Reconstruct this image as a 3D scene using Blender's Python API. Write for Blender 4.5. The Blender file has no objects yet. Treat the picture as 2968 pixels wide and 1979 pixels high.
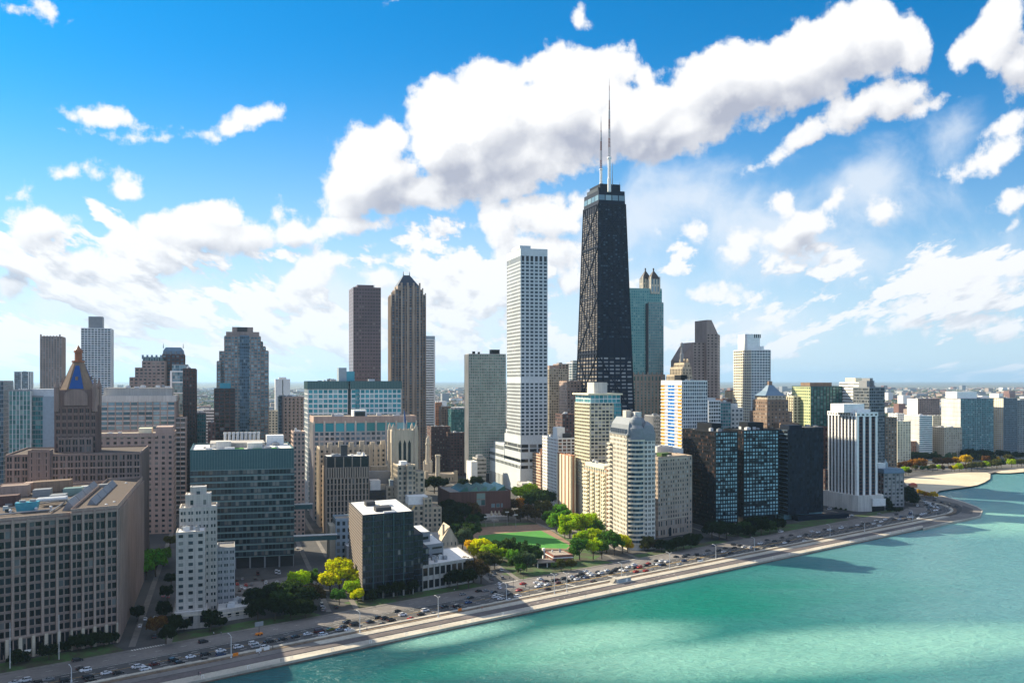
import bpy, bmesh, math, random
from math import sin, cos, tan, atan2, asin, pi, radians, sqrt
from mathutils import Vector, Matrix

SC = bpy.context.scene
COL = SC.collection
RNG = random.Random(7)

# ------------------------------------------------------------------ camera
F, CX, HY, CAMZ = 2900.0, 1484.0, 1101.0, 125.0      # survey constants: focal length, centre, horizon, eye height
cam_d = bpy.data.cameras.new("camera")
cam = bpy.data.objects.new("camera", cam_d); COL.objects.link(cam)
cam.location = (0, 0, CAMZ); cam.rotation_euler = (radians(90), 0, 0)
cam_d.sensor_width = 36.0; cam_d.lens = 36.0 * F / 2968.0
cam_d.shift_y = (HY - 989.5) / 2968.0
cam_d.clip_start = 1.0; cam_d.clip_end = 120000.0
SC.camera = cam

# ------------------------------------------------------------------ sun
SUN_AZ, SUN_EL = radians(-60.0), radians(31.0)          # azimuth from +Y towards +X
sun_d = bpy.data.lights.new("sun", 'SUN'); sun_d.energy = 5.0; sun_d.angle = radians(0.53)
sun_d.color = (1.0, 0.87, 0.64)
sun = bpy.data.objects.new("sun", sun_d); COL.objects.link(sun)
sdir = Vector((sin(SUN_AZ)*cos(SUN_EL), cos(SUN_AZ)*cos(SUN_EL), sin(SUN_EL)))
sun.rotation_euler = (-sdir).to_track_quat('-Z', 'Y').to_euler()
sun.location = (-300, 300, 400)

SC.view_settings.view_transform = 'Standard'; SC.view_settings.look = 'None'
SC.view_settings.exposure = 1.05; SC.view_settings.gamma = 1.0
SC.render.engine = 'CYCLES'
cy = SC.cycles
cy.max_bounces = 5; cy.diffuse_bounces = 2; cy.glossy_bounces = 3; cy.transmission_bounces = 2
cy.volume_bounces = 0; cy.transparent_max_bounces = 8
cy.caustics_reflective = False; cy.caustics_refractive = False
cy.sample_clamp_indirect = 4.0

# ------------------------------------------------------------------ node helper
class V:
    """a float socket with arithmetic"""
    def __init__(s, nt, sock): s.nt, s.k = nt, sock
    def _m(s, op, *a, **kw):
        n = s.nt.nodes.new('ShaderNodeMath'); n.operation = op
        for k, v in kw.items(): setattr(n, k, v)
        for i, x in enumerate((s,) + a):
            if isinstance(x, V): s.nt.links.new(x.k, n.inputs[i])
            else: n.inputs[i].default_value = float(x)
        return V(s.nt, n.outputs[0])
    def __add__(s, o): return s._m('ADD', o)
    __radd__ = __add__
    def __mul__(s, o): return s._m('MULTIPLY', o)
    __rmul__ = __mul__
    def __sub__(s, o): return s._m('SUBTRACT', o)
    def __rsub__(s, o): return (s * -1.0) + o
    def __truediv__(s, o): return s._m('DIVIDE', o)
    def smax(s, o, d): return s._m('SMOOTH_MAX', o, d)
    def max(s, o): return s._m('MAXIMUM', o)
    def min(s, o): return s._m('MINIMUM', o)
    def pow(s, o): return s._m('POWER', o)
    def fract(s): return s._m('FRACT')
    def gt(s, o): return s._m('GREATER_THAN', o)
    def floor(s): return s._m('FLOOR')
    def abs(s): return s._m('ABSOLUTE')
    def ss(s, a, b, lo=0.0, hi=1.0):
        n = s.nt.nodes.new('ShaderNodeMapRange'); n.interpolation_type = 'SMOOTHSTEP'
        s.nt.links.new(s.k, n.inputs[0])
        for i, x in ((1, a), (2, b), (3, lo), (4, hi)): n.inputs[i].default_value = x
        return V(s.nt, n.outputs[0])
    def lin(s, a, b, lo=0.0, hi=1.0):
        n = s.nt.nodes.new('ShaderNodeMapRange')
        s.nt.links.new(s.k, n.inputs[0])
        for i, x in ((1, a), (2, b), (3, lo), (4, hi)): n.inputs[i].default_value = x
        return V(s.nt, n.outputs[0])

def nd(nt, kind, **kw):
    n = nt.nodes.new(kind)
    for k, v in kw.items():
        if k.startswith('i_'): n.inputs[k[2:].replace('_', ' ')].default_value = v
        else: setattr(n, k, v)
    return n
def noise(nt, vec, scale, detail=4, rough=.5, dims='3D', dist=0.0, lac=2.0):
    n = nd(nt, 'ShaderNodeTexNoise', noise_dimensions=dims)
    n.inputs['Scale'].default_value = scale; n.inputs['Detail'].default_value = detail
    n.inputs['Roughness'].default_value = rough; n.inputs['Distortion'].default_value = dist
    n.inputs['Lacunarity'].default_value = lac
    if vec is not None: nt.links.new(vec, n.inputs['Vector'])
    return V(nt, n.outputs['Fac'])
def mixc(nt, fac, a, b, blend='MIX'):
    n = nd(nt, 'ShaderNodeMix', data_type='RGBA', blend_type=blend, clamp_factor=True)
    for x, i in ((fac, 0), (a, 6), (b, 7)):
        if isinstance(x, V): nt.links.new(x.k, n.inputs[i])
        elif hasattr(x, 'links'): nt.links.new(x, n.inputs[i])
        elif i == 0: n.inputs[0].default_value = x
        else: n.inputs[i].default_value = (*x[:3], 1)
    return n.outputs[2]

def cloud_layout(ae, K):
    """where the big clouds stand in the sky: four smooth fields over azimuth and elevation (computed here)"""
    import numpy as np
    w, h = 640, 280
    A, E = np.meshgrid((np.arange(w)+.5)/w*1.6 - .8, (np.arange(h)+.5)/h*.70 - .05)
    px = np.full((h, w, 4), 1.0, dtype=np.float32)
    for ch, (lst, k) in enumerate(((HERO, .14), (SMALL, .05), (VEIL, .5), (UNDER, .1))):
        out = np.full((h, w), -3.0)
        for (cx_, cy_, rx, ry, rot) in lst:
            a, e = ae(cx_, cy_); r = min(rx, ry)/100.0; ca = 1.0/(1 + ((cx_*1.2619 - CX)/F)**2)
            c, s_ = cos(radians(rot)), sin(radians(rot))
            u, v = (A - a)/ca, E - e
            d = r - r*np.hypot((u*c + v*s_)/(rx*K), (-u*s_ + v*c)/(ry*K))
            hh = np.maximum(k - np.abs(out - d), 0)/k
            out = np.maximum(out, d) + hh**3*k/6
        px[:, :, ch] = np.maximum(out, -3.0)
    px[:3] = -3; px[-3:] = -3; px[:, :3] = -3; px[:, -3:] = -3
    im = bpy.data.images.new("cloud_layout", w, h, alpha=True, float_buffer=True); im.colorspace_settings.name = 'Non-Color'; im.alpha_mode = 'CHANNEL_PACKED'
    im.pixels.foreach_set(px.ravel()); im.update()
    return im

# ------------------------------------------------------------------ sky: azure air with cumulus
def build_world():
    w = bpy.data.worlds.new("World"); SC.world = w; w.use_nodes = True
    nt = w.node_tree; nt.nodes.clear(); L = nt.links.new
    tc = nd(nt, 'ShaderNodeTexCoord')
    sep = nd(nt, 'ShaderNodeSeparateXYZ'); L(tc.outputs['Generated'], sep.inputs[0])
    x, y, z = (V(nt, sep.outputs[i]) for i in range(3))
    az = x._m('ARCTAN2', y); el = z._m('ARCSINE')
    S = 1567.0 / (2300.0)                                        # cloud survey units: 1000 per ~0.435 rad
    # group: cloud field (distance-like, positive inside) at a direction (azimuth, elevation)
    g = bpy.data.node_groups.new("cloud_field", 'ShaderNodeTree')
    g.interface.new_socket("P", in_out='INPUT', socket_type='NodeSocketVector')
    g.interface.new_socket("Field", in_out='OUTPUT', socket_type='NodeSocketFloat')
    g.interface.new_socket("Veil", in_out='OUTPUT', socket_type='NodeSocketFloat')
    g.interface.new_socket("Under", in_out='OUTPUT', socket_type='NodeSocketFloat')
    gi, go = nd(g, 'NodeGroupInput'), nd(g, 'NodeGroupOutput')
    P = gi.outputs[0]
    def ae(dx, dy):                                              # survey point -> azimuth, elevation
        X, Z = (dx*1.26190 - CX)/F, (HY - dy*1.26190)/F
        return atan2(X, 1.0), atan2(Z, sqrt(1 + X*X))
    K = 1.2619/F
    # domain warp so that blob edges billow
    wn = nd(g, 'ShaderNodeTexNoise', noise_dimensions='2D'); wn.inputs['Scale'].default_value = 9.0
    wn.inputs['Detail'].default_value = 3; g.links.new(P, wn.inputs['Vector'])
    ws = nd(g, 'ShaderNodeVectorMath', operation='SUBTRACT'); g.links.new(wn.outputs['Color'], ws.inputs[0]); ws.inputs[1].default_value = (.5, .5, .5)
    wm = nd(g, 'ShaderNodeVectorMath', operation='MULTIPLY_ADD'); g.links.new(ws.outputs[0], wm.inputs[0])
    wm.inputs[1].default_value = (.055, .045, 0); g.links.new(P, wm.inputs[2])
    W = wm.outputs[0]
    lay = nd(g, 'ShaderNodeTexImage', interpolation='Linear', extension='EXTEND'); lay.image = cloud_layout(ae, K)
    lm = nd(g, 'ShaderNodeMapping', vector_type='POINT')
    lm.inputs['Location'].default_value = (.5, .05/.70, 0); lm.inputs['Scale'].default_value = (1/1.6, 1/.70, 1)
    wl = nd(g, 'ShaderNodeVectorMath', operation='MULTIPLY_ADD'); g.links.new(ws.outputs[0], wl.inputs[0])
    wl.inputs[1].default_value = (.030, .024, 0); g.links.new(P, wl.inputs[2])
    g.links.new(wl.outputs[0], lm.inputs['Vector']); g.links.new(lm.outputs[0], lay.inputs['Vector'])
    ls = nd(g, 'ShaderNodeSeparateColor'); g.links.new(lay.outputs[0], ls.inputs[0])
    hero, small, veil = (V(g, ls.outputs[i]) for i in range(3)); under = V(g, lay.outputs[1])
    f1 = noise(g, P, 17.0, 9, .64, '2D')
    vo = nd(g, 'ShaderNodeTexVoronoi', feature='F1', voronoi_dimensions='2D'); vo.inputs['Scale'].default_value = 30.0
    vo.inputs['Detail'].default_value = 1.0; vo.inputs['Roughness'].default_value = .5; vo.normalize = True
    g.links.new(W, vo.inputs['Vector'])
    puff = .45 - V(g, vo.outputs['Distance'])
    field = hero.max(small - .06) + (f1 - .5)*.98 + puff*.46 - .01
    # cumulus rows towards the horizon: flattened, smaller with lower elevation
    sp = nd(g, 'ShaderNodeSeparateXYZ'); g.links.new(P, sp.inputs[0])
    pa, pe = V(g, sp.outputs[0]), V(g, sp.outputs[1])
    q = pe.max(0.0) + .09
    cv = nd(g, 'ShaderNodeCombineXYZ')
    g.links.new((pa / q._m('POWER', .6)).k, cv.inputs[0]); g.links.new((q._m('LOGARITHM', 2.718) * .78).k, cv.inputs[1])
    wv = nd(g, 'ShaderNodeVectorMath', operation='MULTIPLY_ADD'); g.links.new(ws.outputs[0], wv.inputs[0])
    wv.inputs[1].default_value = (.05, .05, 0); g.links.new(cv.outputs[0], wv.inputs[2])
    big = noise(g, wv.outputs[0], 2.6, 3, .5, '2D')
    row = noise(g, wv.outputs[0], 8.0, 8, .60, '2D')
    cover = pe.ss(.34, .15, 0.0, 1.0) * pe.ss(-.01, .05, .35, 1.0)
    lefty = pa.ss(.30, -.10, .0, 1.0)
    lowf = (big - .5)*1.5 + (row - .5)*2.0 + puff*.45 - .24 + cover*(lefty*.26 + .14)
    behind = pa.abs().ss(.55, .8, 0, 1).max(pe.ss(.5, .7))
    allaround = (big - .5)*1.6 + (row - .5)*1.3 + .12  # clouds out of view, added to fill the shaded fronts
    lowf = (lowf - pe.ss(.10, .20, 0, .9)).max(allaround*behind + (behind - 1.0)*3.0)
    tot = field.smax(lowf, .06)
    g.links.new(tot.k, go.inputs[0])
    vn = noise(g, W, 9.0, 8, .6, '2D')
    vtot = (veil + (vn - .5)*2.0)
    g.links.new(vtot.k, go.inputs[1]); g.links.new((under + (f1 - .5)*1.0).k, go.inputs[2])

    cmb = nd(nt, 'ShaderNodeCombineXYZ'); L(az.k, cmb.inputs[0]); L(el.k, cmb.inputs[1])
    def field_at(da, de, after=None):
        a = nd(nt, 'ShaderNodeVectorMath', operation='ADD'); L(cmb.outputs[0], a.inputs[0]); a.inputs[1].default_value = (da, de, 0)
        if after is not None:
            b = nd(nt, 'ShaderNodeVectorMath', operation='MULTIPLY_ADD'); L(after.k, b.inputs[0]); b.inputs[1].default_value = (1e-7, 1e-7, 0)
            L(a.outputs[0], b.inputs[2]); a = b
        n = nd(nt, 'ShaderNodeGroup'); n.node_tree = g; L(a.outputs[0], n.inputs[0])
        return V(nt, n.outputs[0]), V(nt, n.outputs[1]), V(nt, n.outputs[2])
    f0, v0, u0 = field_at(0, 0)
    fa, _, _ = field_at(-.016, .034, f0)
    fc, _, _ = field_at(-.006, .012, fa)
    alpha = f0.ss(-.03, .17)
    lit = (f0 - fa).lin(-.42, .26)*.55 + (f0 - fc).lin(-.24, .20)*.45
    thick = f0.ss(.25, 1.3)
    shade = (lit*1.05 + .34 - thick*.06 - u0.ss(-.30, .40)*.52).min(1.0).max(0.0)
    # clear air
    sky = nd(nt, 'ShaderNodeTexSky', sky_type='NISHITA', sun_disc=False, sun_elevation=SUN_EL, sun_rotation=SUN_AZ,
             altitude=150.0, air_density=1.0, dust_density=0.6, ozone_density=3.0)
    air = nd(nt, 'ShaderNodeMix', data_type='RGBA', blend_type='MULTIPLY'); air.inputs[0].default_value = 1
    L(sky.outputs[0], air.inputs[6]); air.inputs[7].default_value = (SKY_TINT[0], SKY_TINT[1], SKY_TINT[2], 1)
    hs = nd(nt, 'ShaderNodeHueSaturation'); hs.inputs['Saturation'].default_value = SKY_SAT; hs.inputs['Value'].default_value = 1.0
    L(air.outputs[2], hs.inputs['Color'])
    hz = el.ss(.42, .0)
    base = mixc(nt, hz.pow(2.4)*(.88 - az.ss(-.1, .45)*.30), hs.outputs[0], (4.3, 4.8, 5.35))
    ccol = mixc(nt, shade, CLOUD_DARK, CLOUD_LIT)
    vcol = mixc(nt, v0.ss(-.2, .8)*.80, base, (4.2, 4.5, 4.9))
    low = el.ss(.16, .0, 0.0, .34)
    c1 = mixc(nt, alpha, vcol, ccol)
    c2 = mixc(nt, low, c1, (4.3, 4.7, 5.15))
    ec = nd(nt, 'ShaderNodeCombineColor')
    for i in range(3): L(az.abs().ss(.7, 1.6, 1.0, EAST_FILL[i]).k, ec.inputs[i])   # unseen eastern sky, tinted to shape the fill on shaded fronts
    c3 = mixc(nt, 1.0, c2, ec.outputs[0], 'MULTIPLY')
    bg = nd(nt, 'ShaderNodeBackground'); L(c3, bg.inputs[0]); bg.inputs[1].default_value = .10
    out = nd(nt, 'ShaderNodeOutputWorld'); L(bg.outputs[0], out.inputs[0])
    w.cycles.sampling_method = 'NONE'

SKY_TINT = (.05, .46, .70); SKY_SAT = 1.2
CLOUD_LIT = (4.95, 4.95, 5.0); CLOUD_DARK = (2.3, 2.45, 2.95); EAST_FILL = (.80, .92, 1.12)
HERO = [(850,415,140,72,20),(835,345,75,60,20),(900,320,50,48,0),(960,445,150,44,6),(1015,300,105,110,20),(1130,270,140,120,15),
        (1060,215,60,45,0),(1155,190,55,48,0),(1255,170,70,55,0),(1329,165,60,55,0),(1402,145,48,48,0),(1440,140,16,30,-10),(1300,240,160,95,10),(1190,370,150,80,20),(1380,290,130,80,15),
        (1480,280,120,75,15),(1480,190,26,36,-45),(1570,290,130,62,12),(1629,205,110,85,16),(1714,180,110,80,10),(1827,160,100,70,10),(1912,115,100,82,15),(1997,95,90,76,0),(2081,90,60,60,0),(2120,80,26,40,-20),(1800,215,110,40,20)]
SMALL = [(1745,375,40,16,20),(1790,350,60,26,20),(1855,305,80,34,25),(1950,255,95,44,20),(2040,225,80,36,5),(2120,240,55,26,10),
        (2230,110,48,36,0),(2310,62,60,62,0),(2340,155,52,62,0),(2290,100,60,60,0),
        (2280,362,105,28,12),(2330,272,45,20,20),(2335,460,50,26,15),(2325,520,60,20,10),
        (1810,470,40,35,35),(1585,540,62,38,20),(1510,545,18,16,0),(1720,560,45,34,0),(1800,560,60,34,10),(1870,520,62,34,30),(1935,465,50,28,40),(2030,490,66,32,20),
        (1690,598,46,20,0),(1655,690,60,18,0),(1625,696,30,12,0),(1820,677,27,11,0),(1925,671,44,12,10),(2095,687,80,16,15),
        (2000,768,50,16,5),(2080,742,60,17,10),(2200,738,80,20,12),(2300,752,60,17,10),(1570,762,62,22,10),(1800,752,90,14,5),(2320,660,30,14,0),
        (150,261,62,13,-10),(240,272,82,22,-5),(310,281,44,18,0),(460,309,34,8,12),(530,295,55,16,15),(590,272,46,22,10),
        (78,339,28,14,0),(132,306,28,8,0),(235,311,20,5,0),(340,325,22,6,0),(170,397,17,10,20),(235,397,36,20,-10),(288,428,48,32,-20),(130,408,18,10,20),(40,452,30,12,0),(385,287,16,6,0),
        (1325,42,20,26,30),(1345,50,18,22,-20),(45,6,58,18,0),(905,6,22,9,30),(90,522,115,42,5),(20,590,50,36,0),(15,640,40,30,0),
        (370,512,110,42,10),(500,497,92,36,0),(440,545,130,40,0),(290,555,110,42,25),(200,610,100,36,20),(330,600,110,36,0),(640,502,24,36,0),(560,555,120,36,5),(700,545,110,28,0),(840,525,130,24,-3),(1000,525,96,24,0),(1050,572,56,17,10),
        (470,645,76,17,0),(700,645,100,40,10),(600,660,90,25,0),(790,600,36,20,0),(1080,655,100,38,10),(950,588,40,9,12),(860,640,60,25,0),
        (1150,520,45,60,0),(1240,500,100,65,0),(1240,585,110,60,0),(1200,660,90,50,0),(1330,470,60,40,0),(680,490,30,10,0),(1310,640,40,40,0)]
VEIL = [(2010,400,120,70,40),(1570,400,170,26,6),(1570,460,200,50,0),(1430,520,240,100,0),(2110,600,230,56,0),(1720,540,200,64,0),(2020,500,120,40,10),(2200,290,70,40,20),(300,690,330,60,0),(800,690,380,70,0),
        (1880,600,330,60,0),(2250,640,160,60,0),(1700,740,300,50,0),(1480,690,80,80,0)]
UNDER = [(960,440,180,44,8),(1120,405,130,36,18),(1657,245,125,42,14),(1500,320,120,36,10),(1800,215,120,36,20),(255,634,95,22,10),(585,562,95,20,0),(120,545,90,18,0),(1880,575,130,26,15),(2040,515,70,26,20),
        (1830,335,70,20,25),(2000,275,110,26,15),(180,705,150,28,0),(700,690,110,20,5),(2100,60,40,34,0),(1330,330,110,40,10),(20,635,30,26,0),(2340,205,40,20,0),(1950,150,100,26,12),(460,575,100,18,0)]
build_world()

# ------------------------------------------------------------------ materials
MATS = {}
def new_mat(key):
    m = bpy.data.materials.new(key); m.use_nodes = True
    nt = m.node_tree; nt.nodes.clear()
    out = nd(nt, 'ShaderNodeOutputMaterial'); b = nd(nt, 'ShaderNodeBsdfPrincipled')
    nt.links.new(b.outputs[0], out.inputs[0])
    MATS[key] = m
    return m, nt, b
def position(nt): return nd(nt, 'ShaderNodeNewGeometry').outputs['Position']
def scaled(nt, vec, sx, sy, sz):
    n = nd(nt, 'ShaderNodeVectorMath', operation='MULTIPLY'); nt.links.new(vec, n.inputs[0]); n.inputs[1].default_value = (sx, sy, sz)
    return n.outputs[0]
def shade_of(c, k): return tuple(max(0.0, min(1.0, x*k)) for x in c)
def plain(key, rgb, rough=.8, var=.18, scale=.4, metal=0.0, zs=1.0, bump=0.0, spec=.3):
    """a painted / stone / metal surface whose colour wanders a little"""
    if key in MATS: return MATS[key]
    m, nt, b = new_mat(key)
    p = position(nt)
    n1 = noise(nt, scaled(nt, p, 1, 1, zs), scale, 5, .6); n2 = noise(nt, p, scale*.07, 3, .5)
    f = (n1*.6 + n2*.4).ss(.3, .7)
    nt.links.new(mixc(nt, f, shade_of(rgb, 1-var), shade_of(rgb, 1+var)), b.inputs['Base Color'])
    b.inputs['Roughness'].default_value = rough; b.inputs['Metallic'].default_value = metal
    b.inputs['Specular IOR Level'].default_value = spec
    return m
def masonry(key, rgb, fh=3.6, line=.72, var=.23, rough=.85, spec=.25):
    """stone or brick facing: courses at floor height, rain streaks, patchy tone"""
    if key in MATS: return MATS[key]
    m, nt, b = new_mat(key)
    p = position(nt); sp = nd(nt, 'ShaderNodeSeparateXYZ'); nt.links.new(p, sp.inputs[0])
    z = V(nt, sp.outputs[2])
    course = (z / (fh/3.0)).fract().lin(0, .12, line, 1.0)
    streak = noise(nt, scaled(nt, p, 1, 1, .05), .9, 4, .6); patch = noise(nt, p, .05, 4, .55); fine = noise(nt, p, 1.6, 3, .7)
    f = (streak*.48 + patch*.34 + fine*.18).ss(.33, .67)
    c = mixc(nt, f, shade_of(rgb, 1-var), shade_of(rgb, 1+var))
    mul = nd(nt, 'ShaderNodeMix', data_type='RGBA', blend_type='MULTIPLY'); mul.inputs[0].default_value = 1
    nt.links.new(c, mul.inputs[6]); cc = nd(nt, 'ShaderNodeCombineColor')
    for i in range(3): nt.links.new(course.k, cc.inputs[i])
    nt.links.new(cc.outputs[0], mul.inputs[7]); nt.links.new(mul.outputs[2], b.inputs['Base Color'])
    b.inputs['Roughness'].default_value = rough; b.inputs['Specular IOR Level'].default_value = spec
    return m
def glass(key, dark=(.012,.018,.022), pale=(.30,.29,.26), share=.18, metal=0.0, rough=.10, mid=(.05,.07,.08), spec=.5, band=False):
    """window panes: most are dark, some have blinds drawn; each pane gets its own tone"""
    if key in MATS: return MATS[key]
    m, nt, b = new_mat(key)
    ge = nd(nt, 'ShaderNodeNewGeometry'); oi = nd(nt, 'ShaderNodeObjectInfo')
    r = (V(nt, ge.outputs['Random Per Island']) + V(nt, oi.outputs['Random'])).fract()
    r2 = (r*17.3).fract()
    c = mixc(nt, r2.ss(.2, .9), dark, mid)
    if band:                                                        # blinds and painted reflections, running floor by floor
        fl = noise(nt, scaled(nt, position(nt), .035, .035, .30), 1.0, 2, .5)
        f = (r*.45 + fl*1.25 + r2*.12 - .92 + share).ss(0.0, .45)
        c = mixc(nt, f, c, pale)
    else: c = mixc(nt, r.gt(1.0 - share)*(.45 + r2*.5), c, pale)
    nt.links.new(c, b.inputs['Base Color'])
    nt.links.new((r2*.12 + rough).k, b.inputs['Roughness'])
    nt.links.new(((1.0 - r.gt(1.0 - share))*metal).k, b.inputs['Metallic'])
    b.inputs['Specular IOR Level'].default_value = spec*.7
    wob = noise(nt, position(nt), .35, 2, .5)
    bp = nd(nt, 'ShaderNodeBump'); bp.inputs['Strength'].default_value = .06; bp.inputs['Distance'].default_value = .4
    nt.links.new(wob.k, bp.inputs['Height']); nt.links.new(bp.outputs[0], b.inputs['Normal'])
    return m
def M(k):
    if isinstance(k, str): return MATS[k]
    return k

# ------------------------------------------------------------------ mesh builder
class MB:
    def __init__(s): s.v, s.f, s.mi = [], [], []
    def quad(s, a, b, c, d, mi=0):
        n = len(s.v); s.v += [tuple(a), tuple(b), tuple(c), tuple(d)]; s.f.append((n, n+1, n+2, n+3)); s.mi.append(mi)
    def tri(s, a, b, c, mi=0):
        n = len(s.v); s.v += [tuple(a), tuple(b), tuple(c)]; s.f.append((n, n+1, n+2)); s.mi.append(mi)
    def hexa(s, lo, hi, mi=0, top=True, bottom=False):
        """lo, hi: rings of points, counter-clockwise from above"""
        n, k = len(s.v), len(lo); s.v += [tuple(p) for p in lo] + [tuple(p) for p in hi]
        for i in range(k):
            j = (i+1) % k; s.f.append((n+i, n+j, n+k+j, n+k+i)); s.mi.append(mi)
        if top: s.f.append(tuple(n+k+i for i in range(k))); s.mi.append(mi)
        if bottom: s.f.append(tuple(n+k-1-i for i in range(k))); s.mi.append(mi)
    def box(s, x0, x1, y0, y1, z0, z1, mi=0, bottom=False):
        s.hexa([(x0,y0,z0),(x1,y0,z0),(x1,y1,z0),(x0,y1,z0)], [(x0,y0,z1),(x1,y0,z1),(x1,y1,z1),(x0,y1,z1)], mi, True, bottom)
    def rings(s, rs, mi=0, top=True, bottom=False):
        n, k = len(s.v), len(rs[0])
        for r in rs: s.v += [tuple(p) for p in r]
        for a in range(len(rs)-1):
            for i in range(k):
                j = (i+1) % k; s.f.append((n+a*k+i, n+a*k+j, n+(a+1)*k+j, n+(a+1)*k+i)); s.mi.append(mi)
        if top: s.f.append(tuple(n+(len(rs)-1)*k+i for i in range(k))); s.mi.append(mi)
        if bottom: s.f.append(tuple(n+k-1-i for i in range(k))); s.mi.append(mi)
    def lathe(s, cx_, cy_, prof, k=12, mi=0, ph=0.0):
        s.rings([[(cx_+r*cos(2*pi*i/k+ph), cy_+r*sin(2*pi*i/k+ph), z) for i in range(k)] for r, z in prof], mi)
    def bar(s, p, q, r, k=6, mi=0, r2=None):
        p, q = Vector(p), Vector(q); d = (q-p).normalized()
        u = d.orthogonal().normalized(); w = d.cross(u); r2 = r if r2 is None else r2
        A = [p + (u*cos(2*pi*i/k) + w*sin(2*pi*i/k))*r for i in range(k)]
        B_ = [q + (u*cos(2*pi*i/k) + w*sin(2*pi*i/k))*r2 for i in range(k)]
        s.hexa(A, B_, mi, True, True)
    def mesh(s, name, mats, smooth=False):
        me = bpy.data.meshes.new(name); me.from_pydata(s.v, [], s.f)
        for m in mats: me.materials.append(M(m))
        if len(mats) > 1: me.polygons.foreach_set("material_index", s.mi)
        if smooth: me.polygons.foreach_set("use_smooth", [True]*len(s.f))
        me.update(); return me
    def build(s, name, mats, parent=None, smooth=False, loc=None):
        mats = mats if isinstance(mats, (list, tuple)) else [mats]
        o = bpy.data.objects.new(name, s.mesh(name, mats, smooth)); COL.objects.link(o)
        if parent is not None: o.parent = parent
        if loc is not None: o.location = loc
        return o

def tag(o, label=None, cat=None, group=None, kind=None):
    if label: o['label'] = label
    if cat: o['category'] = cat
    if group: o['group'] = group
    if kind: o['kind'] = kind
    return o
def empty(name, loc, rz=0.0):
    o = bpy.data.objects.new(name, None); COL.objects.link(o); o.location = loc; o.rotation_euler = (0, 0, rz); o.empty_display_size = .5
    return o
def copy_tree(o, kids, parent=None):
    c = o.copy(); COL.objects.link(c)
    if parent is not None: c.parent = parent
    for ch in kids.get(o, ()): copy_tree(ch, kids, c)
    return c

# survey: photograph measurements -> ground positions
def ground(px, py, z=0.0):
    Y = (CAMZ - z)*F/(py - HY)
    return (px - CX)/F*Y, Y
def crop(ox, oy, sc):
    return lambda x, y: (ox + x/sc, oy + y/sc)

# ------------------------------------------------------------------ facades
class St(dict):
    """how a facade is divided: cw bay width, fh storey height, ww/wh window share of the bay, pw/pd piers, sh/sd spandrels"""
    def __getattr__(s, k): return s.get(k)
    def on(s, **kw): d = St(s); d.update(kw); return d
BASE = St(cw=3.4, fh=3.5, ww=.5, wh=.55, pw=0, pd=.35, pe=1, sh=0, sd=.2, g='glass_dark', w='stone_tan', sill=.28, ind=False)

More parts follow.
